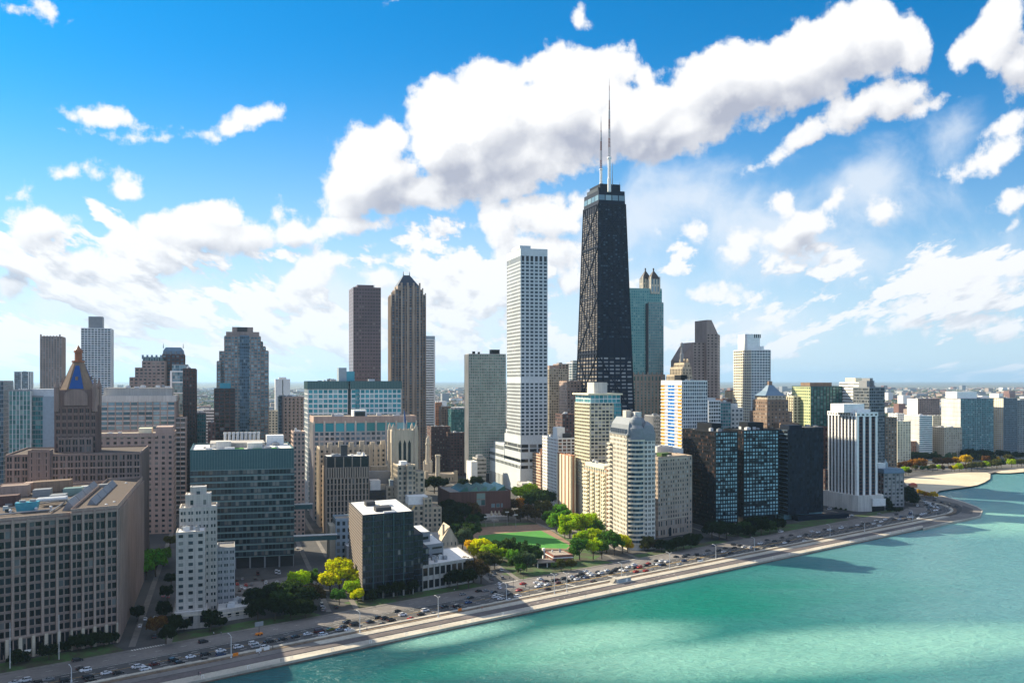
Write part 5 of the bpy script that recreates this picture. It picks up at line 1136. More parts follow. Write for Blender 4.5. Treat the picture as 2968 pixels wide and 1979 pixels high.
def cross_tower():
    b = Bld('black_braced_tower', 'immense tapering black tower with crossed braces and twin white antennas', 'tower', 1733, 1150)
    H = 344.0 - 0; zt = b.h(543)
    W0, D0, W1, D1 = 50.3, 80.8, 32.5, 48.8
    st = BASE.on(w='tower_steel', cw=W0/12, fh=3.6, ww=.80, wh=.46, sill=.3, g='glass_dark', po=.04)
    du, dv = (W0-W1)/2, (D0-D1)/2
    U0 = b.u(1733) - 1.8
    def corner(f): return (U0 + du*f, U0 + W0 - du*f, dv*f, D0 - dv*f)          # f: share of the height
    def ring(f, z, o=0.0): a, c, e, g = corner(f); return [b.pt(a-o,e-o,z), b.pt(c+o,e-o,z), b.pt(c+o,g+o,z), b.pt(a-o,g+o,z)]
    m = b.mb('wall', 'tower_steel'); m.hexa(ring(0,0), ring(1,zt))
    def panel(f0, f1, side, s_, rows, cols):
        A, B_ = ring(f0, zt*f0), ring(f1, zt*f1); i, j = {'F': (0,1), 'L': (3,0), 'R': (1,2)}[side]
        b.face(A[i], A[j], B_[j], B_[i], s_, cols, rows)
    blind = st.on(g='glass_tower_upper'); low = st.on(g='glass_tower_lower', cw=W0/6, ww=.72, wh=.42)
    fl = (b.h(1015)/zt)
    panel(.02, fl-.02, 'F', low, 34, 6); panel(fl+.035, .955, 'F', blind, 58, 12); panel(.02, fl-.02, 'L', low.on(g='glass_tower_painted_sun'), 34, 7); panel(fl, .93, 'L', st.on(g='glass_tower_painted_sun'), 60, 14); panel(.02, .955, 'R', blind, 90, 12)
    panel(.965, .99, 'F', st.on(g='glass_lit_white', wh=.7, sill=.1, ww=.86), 1, 4); panel(.965, .99, 'L', st.on(g='glass_lit_white', wh=.7, sill=.1, ww=.86), 1, 4); panel(.965, .99, 'R', st.on(g='glass_lit_white', wh=.7, sill=.1, ww=.86), 1, 4)
    def facept(side, x, f, o=.32):
        A = ring(f, zt*f, o); i, j = {'F': (0,1), 'L': (3,0), 'R': (1,2)}[side]; return A[i].lerp(A[j], x)
    lv = [0.0, .235, .45, .64, .81, .955]
    def beam(mm, p, q, t, side):
        mm.bar(p, q, t, 4)
    for side in 'FLR':
        mm = MB()
        for k in range(5):
            beam(mm, facept(side,0,lv[k]), facept(side,1,lv[k+1]), .9, side); beam(mm, facept(side,1,lv[k]), facept(side,0,lv[k+1]), .9, side)
            beam(mm, facept(side,0,lv[k+1],.2), facept(side,1,lv[k+1],.2), .9, side)
        mm.build('cross_brace', 'tower_steel', b.root)
        cm = MB()
        for i in range(0, 7 if side != 'L' else 8):
            x = i/(6.0 if side != 'L' else 7.0); beam(cm, facept(side,x,0,.35), facept(side,x,.955,.35), .75 if i in (0, 6, 7) else .5, side)
        cm.build('column', 'tower_steel', b.root)
    a, c, e, g = corner(1)
    b.slab(a+4, c-3, e+6, g-8, zt, zt+9, 'navy_steel', 'penthouse'); b.slab(a+2, a+8, e+8, g-4, zt, zt+5, 'metal_dark', 'roof_unit', True)
    for i in range(7): b.mast(a + 1 + i*4.4, e + 3 + (i % 3)*9, zt, 6 + (i*37 % 7), .35, 'metal_dark', 'aerial')
    def antenna(px, py_top, v, tube):
        u = b.u(px, v); top = b.h(py_top, u, v); p = b.pt(u, v, 0); z0 = zt + 6; L = top - z0
        mm = MB(); mm.lathe(p.x, p.y, [(2.1,z0-8),(2.1,z0+L*.06),(tube,z0+L*.07),(tube,z0+L*.24),(tube*1.5,z0+L*.245),(tube*1.5,z0+L*.26),(tube,z0+L*.265)], 10); ab = mm.build('antenna_base', 'white_paint', b.root)
        mm = MB(); r0 = 1.25; za, zb = z0+L*.26, z0+L*.70; n = 14
        cs = [(p.x+r0*cos(t), p.y+r0*sin(t)) for t in (.4, 2.5, 4.6)]
        for q in cs: mm.bar((q[0],q[1],za), (p.x+(q[0]-p.x)*.55,p.y+(q[1]-p.y)*.55,zb), .34, 5)
        for i in range(n):
            k0, k1 = 1-.45*i/n, 1-.45*(i+1)/n; h0, h1 = za+(zb-za)*i/n, za+(zb-za)*(i+1)/n
            for q, r in zip(cs, cs[1:]+cs[:1]): mm.bar((p.x+(q[0]-p.x)*k0,p.y+(q[1]-p.y)*k0,h0), (p.x+(r[0]-p.x)*k1,p.y+(r[1]-p.y)*k1,h1), .18, 4)
        mm.build('antenna_lattice', 'mast_paint', ab)
        mm = MB(); mm.lathe(p.x, p.y, [(.75,zb-.2),(.6,z0+L*.80),(.45,z0+L*.81),(.35,z0+L*.93),(.2,z0+L*.935),(.12,top)], 8); mm.build('antenna_tip', 'mast_paint', ab)
    antenna(1766, 228, 13, 1.7); antenna(1742, 337, 30, 1.5)
    b.mast(b.u(1775,12), 12, zt+6, 26, .5, 'metal_grey', 'aerial'); b.done()

glass('glass_tower_upper', (.003,.006,.011), (.06,.11,.15), .16, 0, .22, (.005,.010,.017), spec=.22); glass('glass_tower_lower', (.010,.013,.018), (.36,.38,.38), .80, 0, .3, (.02,.025,.03))
glass('glass_tower_painted_sun', (.10,.085,.07), (.36,.31,.25), .5, .2, .22, (.16,.13,.11)); glass('glass_lit_white', (.14,.22,.26), (.34,.46,.50), .5, .1, .2, (.2,.3,.34))  # sun panes: paler, warmer copy with the sunlight put into its colour
def mast_paint():
    m, nt, b = new_mat('mast_paint'); sp = nd(nt, 'ShaderNodeSeparateXYZ'); nt.links.new(position(nt), sp.inputs[0])
    f = (V(nt, sp.outputs[2]) / 22.0).fract().gt(.5)
    nt.links.new(mixc(nt, f, (.13,.06,.07), (.24,.26,.30)), b.inputs['Base Color']); b.inputs['Roughness'].default_value = .5
mast_paint()

def behind_braced():
    b = Bld('lantern_topped_tower', 'pale green glass tower with twin lantern turrets and a stone lower half', 'tower', 1880, 1330)
    st = BASE.on(w='teal_pale', cw=3.2, fh=3.7, ww=.60, wh=.62, pw=.2, pd=.3, g='glass_green', sh=.2, sd=.2)
    w = b.u(1921); H = b.h(880); H2 = b.h(842); u0 = b.u(1806)
    zs = b.h(1089)
    b.vol(u0, w, 3, 44, zs, H2, st.on(g='glass_seafoam', w='copper_green'), 'FL', roof='roof_grey', lip=3); b.vol(0, w+1, 0, 44, zs, H, st.on(w='stone_sage', ww=.5, g='glass_seafoam'), 'FL', roof='roof_grey', lip=2); b.slab(b.u(1874), b.u(1879), .5, 3, zs, H, 'dark_grey', 'slot')
    lows = BASE.on(w='stone_tan', cw=5.2, fh=3.8, ww=.36, wh=.6, pw=.5, pd=.6, g='glass_green', sh=.18, sd=.1)
    b.vol(u0-3, b.u(1926), -2, 46, 0, zs-9, lows, 'FL'); b.vol(u0-3, b.u(1926), -2, 46, zs-9, zs, lows.on(fh=9, wh=.7), 'FL', roof='roof_tan', lip=2)
    for i in range(9): b.slab(u0+(w-u0)*i/8.5, u0+(w-u0)*i/8.5+1.4, -2.6, -1.6, zs, zs+5, 'stone_tan', 'pinnacle')
    for (x0, x1, v0) in ((1864, 1887, 14), (1887, 1912, 2)):
        ua, ub = b.u(x0, v0), b.u(x1, v0); wd = ub-ua; za = H2 if v0 > 5 else H2; zt = b.h(808, 0, v0)
        b.vol(ua, ub, v0, v0+wd, za-4, zt, BASE.on(w='limestone_pale', cw=wd/3, fh=8, ww=.4, wh=.7, g='glass_sky', pw=.3, pd=.5), 'FL', roof=None)
        m = MB(); m.rings([[b.pt(ua+i,v0+i,z), b.pt(ub-i,v0+i,z), b.pt(ub-i,v0+wd-i,z), b.pt(ua+i,v0+wd-i,z)] for i, z in ((-.4,zt),(wd*.12,zt+4),(wd*.34,zt+9),(wd*.44,zt+11),(wd*.44,zt+15))]); m.build('lantern_roof', 'bronze', b.root)
        for e in (ua, ub): b.slab(e-.7, e+.7, v0-.7, v0+.8, za, zt+3, 'limestone_pale', 'pinnacle')
    b.done()
    for nm, lb, x0, x1, yt, Y, d, st, pen in (
        ('tan_tower', 'tan apartment tower with many small windows between the white and black towers', 1592, 1644, 1070, 1280, 30, BASE.on(w='stone_cream', cw=3.2, fh=3.3, ww=.56, wh=.55, pw=.18, pd=.4, g='glass_blinds'), [(.1,.6,5,'stone_pink')]),
        ('brown_ribbed_tower', 'brown ribbed tower top showing beyond the tan apartment tower', 1619, 1648, 1056, 1420, 24, PIER.on(w='stone_pink', cw=5), [(.2,.5,3,'metal_grey')]),
        ('blue_glass_tower', 'dark blue glass top beside the left foot of the braced tower', 1659, 1690, 1052, 1440, 24, CURT.on(g='glass_blue', w='white_paint', pe=6, pw=.4), [(.2,.8,4,'metal_grey')]),
        ('pink_stone_hotel', 'pink stone hotel with plain windows at the left foot of the braced tower', 1644, 1690, 1106, 1200, 30, BASE.on(w='stone_pink', cw=4.4, fh=3.5, ww=.4, wh=.48, g='glass_blinds'), None),
        ('maroon_block', 'maroon brick block low between the marble tower and the cream condominium', 1630, 1668, 1202, 1050, 24, BASE.on(w='brick_dark', cw=3.6), None)):
        block(nm, lb, x0, x1, yt, Y, d, st, cl=2, pent=pen).done()

def right_centre():
    # cream condominium with turquoise top band
    b = Bld('cream_condominium', 'tall cream balconied condominium with a turquoise glass band under its flat cap', 'tower', 1712, 900)
    w = b.u(1798); H = b.h(1138); d = 40
    st = BASE.on(w='cream_paint', cw=3.6, fh=3.15, ww=.76, wh=.66, sill=.22, pw=.12, pd=.4, sh=.16, sd=.35, g='glass_blinds')
    zt = b.h(1168); ls = st.on(cw=4.4, w='cream_paint', ww=.6, wh=.5, pd=1.0, sd=1.0, sh=.3)
    b.vol(0, w, 0, d, 28, zt, st, 'F'); b.face(b.pt(0,d,28), b.pt(0,0,28), b.pt(0,0,zt), b.pt(0,d,zt), ls); b.mb('wall','cream_paint').quad(b.pt(-.02,d,0), b.pt(-.02,0,0), b.pt(-.02,0,zt), b.pt(-.02,d,zt))
    b.slab(0, w, .3, d, 0, 28, 'cream_paint', 'base'); b.vol(0, w, 0, d, zt, H-2, CURT.on(g='glass_aqua', w='white_paint', cw=4, fh=4.2), 'FL', roof=None); b.slab(-3, w+1.5, -2, d+1, H-2, H-.6, 'cream_paint', 'roof_cap', True)
    b.vol(w*.78, w+.6, -.6, 10, 30, zt, CURT.on(g='glass_aqua'), 'F'); b.vol(b.u(1722,8), b.u(1760,8), 8, 26, H-.6, b.h(1111,0,8), BASE.on(w='concrete_pale', ww=0, wh=0), '', roof='roof_white'); b.done()
    # white slab with grid, brick neighbours
    b = block('white_slab_block', 'white slab block with brown brick windows and a white lift tower on top', 1617, 1668, 1272, 985, 50, BASE.on(w='white_paint', cw=4.4, fh=3.2, ww=.74, wh=.70, sill=.15, pw=.2, pd=.4, g='glass_brick_mix'), cl=2, lst=BASE.on(w='white_paint', cw=4.6, fh=3.2, ww=.46, wh=.55, g='glass_brick_mix'), roof='roof_dark')
    b.slab(b.u(1602)+8, b.u(1602)+16, 10, 24, b.H, b.h(1240), 'white_paint', 'penthouse', True); b.slab(b.w*.45, b.w*.9, 8, 30, b.H, b.H+5, 'dark_grey', 'penthouse', True); b.done()
    b = block('orange_brick_tower', 'slim orange brick tower with pale balcony lines left of the white slab block', 1567, 1577, 1318, 1080, 34, BASE.on(w='brick_orange', cw=3.4, fh=3.2, ww=.5, wh=.5, g='glass_blinds', sh=.2, sd=.3, sm='cream_paint'), cl=1, roof='roof_tan'); b.vol(b.w, b.u(1600), 8, 40, 0, b.H-6, BASE.on(w='brick_orange', cw=3.4), 'F', roof='roof_tan'); b.slab(b.w, b.w+5, 10, 18, b.H-6, b.H+6, 'brick_orange', 'penthouse', True); b.done()
    b = block('striped_brick_tower', 'yellow and orange brick tower striped top to bottom beside the white slab block', 1655, 1668, 1322, 925, 40, BASE.on(w='brick_orange', cw=5.5, fh=60, ww=.0, wh=0, pw=.5, pd=.5, pm='cream_paint'), cl=1, roof='roof_tan', lst=BASE.on(w='brick_orange', cw=9, fh=200, ww=0, wh=0, pw=.55, pd=.5, pm='cream_paint')); b.done()
    # mansard tower
    b = Bld('mansard_condominium', 'cream round cornered condominium with grey mansard roof and dome at the road corner', 'tower', 1852, 735, 30, 12)
    w = b.u(1899); H = b.h(1262); d = 46; st = BASE.on(w='limestone_pale', cw=3.5, fh=3.3, ww=.46, wh=.56, g='glass_dark', ind=True)
    r = 7.5
    b.vol(1, w, 0, 30, 0, H-4, st.on(w='concrete_pale', twin=.1, ww=.6), 'F', roof=None)
    b.vol(-r-1, 12, r-1, d+2, 0, H, st, 'L', roof=None)
    b.vol(-r-1.4, -r+2, d-6, d+5, 0, H-8, st, 'L', roof=None)
    c = b.pt(-.5, r-1, 0)
    ang0 = atan2(-b.b.y, -b.b.x)
    def arc(rad, z, n=18, a0=-1.75, a1=1.25): return [Vector((c.x+rad*cos(ang0+a0+(a1-a0)*i/n), c.y+rad*sin(ang0+a0+(a1-a0)*i/n), z)) for i in range(n+1)]
    nfl = int((H-4)/3.3)
    m = MB(); k = 28; m.lathe(c.x, c.y, [(r-.9,0),(r-.9,H)], k); m.build('bay_wall', 'concrete_pale', b.root)
    g = b.mb('window', 'glass_blue')
    for j in range(nfl):
        m = MB(); z = 4 + j*3.3; A, B_ = arc(r, z), arc(r, z+1.25); A2 = arc(r-1, z+1.25); A0 = arc(r-1, z)
        for i in range(18): m.quad(A[i],A[i+1],B_[i+1],B_[i]); m.quad(B_[i],B_[i+1],A2[i+1],A2[i]); m.quad(A0[i+1],A0[i],A[i],A[i+1]) if False else m.quad(A[i+1],A[i],A0[i],A0[i+1])
        m.build('balcony_band', 'limestone_pale', b.root)
        G0, G1 = arc(r-.8, z+1.3), arc(r-.8, z+3.2)
        for i in range(18): g.quad(G0[i],G0[i+1],G1[i+1],G1[i])
    for i in range(nfl):                                            # balcony stack on the lit flank
        z = 6 + i*3.3
        if z > H-8: break
        b.slab(-r-3.2, -r-1.0, d-4, d+4, z, z+1.2, 'limestone_pale', 'balcony')
    zr = b.h(1212); m = MB()
    m.rings([[b.pt(a,v,z) for a, v in ((-r-1+i,r-3+i),(12-i,r-3+i),(12-i,d+2-i),(-r-1+i,d+2-i))] for i, z in ((-.5,H),(-.5,H+1.2),(.5,H+1.4),(1.6,H+(zr-H)*.6),(4.6,zr))]); mroof = m.build('mansard_roof', 'slate_grey', b.root)
    m = MB(); m.rings([[b.pt(a,v,z) for a, v in ((4+i,-.3+i),(w-i,-.3+i),(w-i,26-i),(4+i,26-i))] for i, z in ((0,H-4),(0,H+1),(1.6,H+7),(5,H+10))]); m.build('mansard_roof', 'slate_grey', b.root)
    m = MB(); m.lathe(c.x, c.y, [(r+.3,H-3),(r+.3,H-2.2),(r-.6,H-2),(r-.8,H+5),(r*.62,H+7.5),(r*.62,H+9.6),(r*.56,H+11.4),(r*.38,H+13.2),(r*.15,H+14.2),(.15,H+15.6)], 24); m.build('dome', 'slate_grey', b.root)
    for i in range(7): m = MB(); q = b.pt(-r-1.2, 9+i*5.4, H+1.2); m.box(q.x-1, q.x+1.4, q.y-.8, q.y+.8, H+1.2, H+4.4); m.build('dormer', 'slate_grey', mroof)
    b.slab(3, 9, 16, 26, zr, zr+4, 'concrete_pale', 'penthouse', True); b.slab(-3, 2, 22, 30, zr-1, zr+5, 'limestone_pale', 'penthouse', True); b.done()
    # balconied wing behind it
    b = Bld('balconied_block', 'cream and red block with stacked white balconies beside the mansard condominium', 'building', 1758, 800, 16)
    w = b.u(1772); H = b.h(1362); d = 52
    b.vol(0, w+5, 0, d, 0, H, BASE.on(w='brick_orange', cw=4, fh=3.2, ww=.5, wh=.55, g='glass_blinds'), 'L', roof='roof_tan', lst=BASE.on(w='brick_orange', cw=4, fh=3.2, ww=.55, wh=.6, g='glass_sky', pw=.3, pd=.4, pm='cream_paint'))
    for i in range(int(H/3.2)-1):
        for v0, v1 in ((2,8), (14,21), (28,33), (40,51)): b.slab(-1.7, -.02, v0, v1, 3+i*3.2, 4.1+i*3.2, 'cream_paint', 'balcony')
    b.slab(-.6, w+3, 4, d-4, H, H+3, 'cream_paint', 'penthouse'); b.clutter(0, w+4, 6, d-6, H+3, 4, seed=7); b.done()
    # tan brick classical block
    b = Bld('tan_brick_block', 'tan brick apartment block with rusticated base and arched door by the road', 'building', 1907, 792, 40, 16)
    w = b.u(1990); H = b.h(1330); st = BASE.on(w='stone_tan', cw=2.9, fh=3.5, ww=.42, wh=.56, g='glass_blinds', ind=True)
    b.vol(0, w, 0, 36, 0, 14, st.on(fh=7, wh=.55), 'FL'); b.vol(0, w, 0, 36, 14, H, st, 'FL', roof='roof_tan', lip=1.6); b.slab(-.3, w+.3, -.6, -.02, 14, 14.7, 'limestone', 'cornice'); b.slab(-.3, w+.3, -.8, -.02, H-1, H, 'limestone', 'cornice')
    b.vol(w, b.u(2008), 1.2, 30, 0, H, st.on(cw=4), 'FR', roof='roof_tan'); b.clutter(2, w-2, 3, 32, H, 5, seed=44); b.slab(w*.35, w*.7, 12, 22, H, H+3, 'verge_grass', 'roof_garden', True)
    m = MB(); n = 12; cu = w*.42; pts = [b.pt(cu-1.6,-.08,.3), b.pt(cu+1.6,-.08,.3)] + [b.pt(cu+1.6*cos(pi*j/n),-.08,5.5+1.8*sin(pi*j/n)) for j in range(n+1)]
    m.v += [tuple(p) for p in pts]; m.f.append(tuple(range(len(pts)))); m.mi.append(0); m.build('entrance_arch', 'glass_black', b.root); b.done()
    # tower with reflections painted on its flank as coloured panes
    b = Bld('white_framed_tower', 'white framed glass tower with white slabs and orange and blue reflections painted on its flank', 'tower', 1976, 930)
    w = b.u(2050); H = b.h(1105); d = 46
    b.vol(0, w, 0, d, 10, H, BASE.on(w='white_paint', cw=w/14, fh=3.3, ww=.70, wh=.72, sill=.12, pw=.20, pd=.35, sh=.16, sd=.3, g='glass_blue'), 'F', roof='roof_dark')
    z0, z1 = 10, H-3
    for a0, a1, g in ((0,.18,'glass_painted_gold_reflect'), (.18,.34,'glass_painted_white_reflect'), (.34,.66,'glass_painted_blue_reflect'), (.66,.82,'glass_painted_white_reflect'), (.82,1,'glass_painted_gold_reflect')):
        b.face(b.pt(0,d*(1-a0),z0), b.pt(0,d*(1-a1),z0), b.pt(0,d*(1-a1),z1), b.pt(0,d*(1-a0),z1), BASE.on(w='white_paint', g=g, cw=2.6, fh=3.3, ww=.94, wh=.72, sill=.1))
    b.face(b.pt(0,d,z0), b.pt(0,0,z0), b.pt(0,0,z1), b.pt(0,d,z1), BASE.on(w='white_paint', g='glass_painted_gold_reflect', cw=80, fh=3.3, ww=0, wh=0, sh=.26, sd=.5))
    for i in range(6): b.slab(w*i/5-.5, w*i/5+.5, 0, 2, 0, 10, 'white_paint', 'column', True)
    b.slab(w*.15, w*.4, 10, 24, H, H+6, 'black_steel', 'penthouse', True); b.clutter(2, w-2, 4, 40, H, 5, seed=6, mat='metal_dark'); b.done()
    b = Bld('low_white_block', 'low pale block with plain roofs between the tan brick block and the colourful flank', 'building', 1905, 850); b.vol(0, b.u(1950), 0, 20, 0, b.h(1297), BASE.on(w='concrete_pale', cw=12, fh=20, ww=.1, wh=.1), 'FL', roof='roof_white'); b.vol(b.u(1950), b.u(1985), 3, 20, 0, b.h(1305), BASE.on(w='white_paint', cw=12, fh=20, ww=.1, wh=.1), 'FL', roof='roof_white'); b.clutter(3, 12, 3, 16, b.h(1297), 3, seed=9); b.done()
    block('ribbed_grey_block', 'grey finely ribbed block beneath the lantern topped tower', 1895, 1930, 1206, 1010, 24, PIER.on(w='stone_grey', cw=2.4, sh=0), cl=3).done()
    # twin black glass towers
    def twin(lb, x0, x1, yt, Y, d):
        b = Bld('black_glass_tower', lb, 'tower', x0, Y, 22, 16, 'twin dark glass towers by the shore road')
        w, H = b.u(x1), b.h(yt)
        st = BASE.on(w='black_steel', cw=w/12 if w > 24 else w/9, fh=3.15, ww=.66, wh=.62, sill=.2, pw=.12, pd=.22, sh=.22, sd=.12, g='glass_curtain', ind=True)
        ls = st.on(g='glass_curtain_sun_tint', cw=2.2, ind=False)  # flank panes: a copy of the glass with the sun's warmth painted in
        b.vol(0, w, 0, d, 6, H, st, 'F', roof='roof_dark', lip=.6); b.face(b.pt(0,d,6), b.pt(0,0,6), b.pt(0,0,H), b.pt(0,d,H), ls)
        for i in range(4 if w > 24 else 4): b.slab(w*i/3-.35, w*i/3+.35, -.55, -.24, 6, H, 'black_steel', 'column')
        b.slab(2, w-2, 3, d-2, 0, 6, 'glass_black', 'ground_floor')
        for i in range(4): b.slab(max(0,w*i/3-.5), min(w,w*i/3+.5), .02, 1, 0, 6, 'black_steel', 'pilotis', True)
        b.slab(w*.3, w*.75, d*.3, d*.75, H, H+6.5, 'black_steel', 'penthouse', True); b.clutter(2, w-2, 3, d-2, H, 4, seed=int(x0), mat='metal_dark'); b.done()
    twin('black glass tower with cyan lit blinds whose sun tinted flank shows, nearer of the twins', 2074, 2137, 1253, 831, 62); twin('black glass tower with rows of pale blinds, wider faced of the twins', 2155, 2256, 1248, 872, 36)
    # navy slab next door
    b = Bld('navy_slab', 'dark navy glass slab, almost black, between twin glass towers and white striped tower', 'tower', 2283, 890, 22, 16)
    w = b.u(2345); H = b.h(1247); st = CURT.on(g='glass_navy', w='navy_steel', cw=2.4, fh=3.3)
    b.vol(0, w, 0, 34, 5, H, st, 'F', roof='roof_dark', lip=.5); b.face(b.pt(0,34,5), b.pt(0,0,5), b.pt(0,0,H), b.pt(0,34,H), BAND.on(w='navy_steel', g='glass_black', cw=6, sm='slate_blue', sh=.2))
    b.vol(w, b.u(2397), 6, 40, 5, b.h(1243), st, 'FR', roof='roof_dark', lip=.5); b.slab(1, w+20, 8, 36, 0, 5, 'glass_curtain', 'ground_floor'); b.slab(w*.3, w*.9, 8, 24, H, H+4, 'navy_steel', 'penthouse', True)
    b.slab(w*.3, b.u(2450), -6, 4, 0, 4, 'navy_steel', 'pavilion'); b.done()
    # white striped tower
    b = Bld('white_striped_tower', 'white tower striped with dark vertical glass on a beige curved podium', 'tower', 2483, 955, 16, 16)
    w = b.u(2541); H = b.h(1196); zp = 15; d = 46
    zc = b.h(1207)
    def ribs(q0, q1, n, wd, mat='white_paint', part='white_rib'):
        for i in range(n):
            p = q0.lerp(q1, i/(n-1.0))
            m = b.mb(part, mat); t = (q1-q0).normalized(); nn = Vector((t.y,-t.x,0))*.9
            a, c = p - t*wd/2, p + t*wd/2
            m.hexa([a+nn, c+nn, c-nn*.2, a-nn*.2], [Vector((v.x,v.y,zc)) for v in (a+nn, c+nn, c-nn*.2, a-nn*.2)])
    b.vol(0, w, 0, d, zp, zc, BASE.on(w='brick_dark', cw=2.6, fh=3.2, ww=.84, wh=.7, g='glass_navy'), 'FL', roof=None)
    ribs(b.pt(.8,0,zp), b.pt(w-.8,0,zp), 4, 2.3); ribs(b.pt(0,d-1,zp), b.pt(0,1,zp), 9, 1.9)
    b.vol(-1, w+1, -1, d+1, zc, H, BASE.on(w='white_paint', cw=4.5, fh=9, ww=.5, wh=.4, g='glass_dark'), 'FL', roof='roof_white', lip=.4); b.slab(b.u(2455)+2, b.u(2520), 8, 30, H, b.h(1171), 'white_paint', 'penthouse'); b.slab(3, w-4, 4, 8, H, H+3, 'white_paint', 'penthouse')
    m = MB(); pts = [(-6,d+10),(-4,2),(-1,-4),(w*.5,-6),(w+5,-4),(w+9,4),(w+9,d),(-6,d+10)][:-1]
    m.hexa([b.pt(u,v,0) for u, v in pts][::1], [b.pt(u,v,zp) for u, v in pts]) if True else None
    m.f = [tuple(reversed(f)) for f in m.f] if ((b.pt(*pts[1],0)-b.pt(*pts[0],0)).cross(b.pt(*pts[2],0)-b.pt(*pts[1],0))).z < 0 else m.f
    m.build('podium', 'concrete_pale', b.root); b.slab(w*.55, w+4, -8.2, -6.1, 5, 12, 'white_paint', 'canopy', True); b.slab(w*.5, w+4, -5.8, -4.6, 0, 5, 'glass_black', 'entrance', True); b.done()
    b = block('grey_shore_house', 'grey stone apartment house with blue slate cornice beside the white striped tower', 2562, 2619, 1372, 985, 34, BASE.on(w='stone_grey', cw=4.4, fh=3.7, ww=.52, wh=.56, g='glass_blinds', pw=.14, pd=.5, ind=True), cl=0, roof='roof_grey', lip=.4, faces='FLR')
    b.face(b.pt(0,34,0), b.pt(0,0,0), b.pt(0,0,b.H), b.pt(0,34,b.H), BASE.on(w='brick_red', cw=5, fh=4, ww=.2, wh=.3)); b.mb('side_wall','brick_red').quad(b.pt(-.03,34,0), b.pt(-.03,0,0), b.pt(-.03,0,b.H), b.pt(-.03,34,b.H))
    m = MB(); m.rings([[b.pt(a,v,z) for a, v in ((i,i),(b.w-i,i),(b.w-i,34-i),(i,34-i))] for i, z in ((-.8,b.H),(-.8,b.H+.8),(.4,b.H+4.2))]); m.build('mansard_roof', 'slate_blue', b.root)
    b.slab(2, 12, 12, 22, b.H+4.2, b.H+9, 'white_paint', 'penthouse'); c = b.pt(12, 14, 0); m = MB(); m.lathe(c.x, c.y, [(2.4,b.H+4),(2.4,b.H+9),(1,b.H+10.5),(.3,b.H+13)], 10); m.build('water_tank', 'grey_blue', b.root); b.done()
    block('maroon_infill', 'maroon brick block in the gap between navy slab and white striped tower', 2392, 2425, 1362, 1000, 20, BASE.on(w='brick_dark', cw=3.4), cl=1).done()

glass('glass_brick_mix', (.05,.035,.03), (.34,.20,.15), .35, 0, .3, (.14,.08,.06)); glass('glass_painted_gold_reflect', (.50,.27,.04), (.62,.42,.12), .35, .2, .25, (.66,.40,.10)); glass('glass_painted_blue_reflect', (.03,.16,.50), (.20,.36,.62), .2, .2, .25, (.05,.24,.62))  # gold and cobalt panes carry reflections baked into their colour
glass('glass_painted_white_reflect', (.45,.42,.46), (.60,.58,.56), .4, .1, .3, (.55,.5,.5)); glass('glass_curtain_sun_tint', (.008,.009,.010), (.11,.065,.05), .18, .05, .2, (.014,.013,.014), spec=.25); glass('glass_navy', (.003,.006,.013), (.014,.026,.045), .2, .0, .25, (.006,.012,.024), spec=.2)

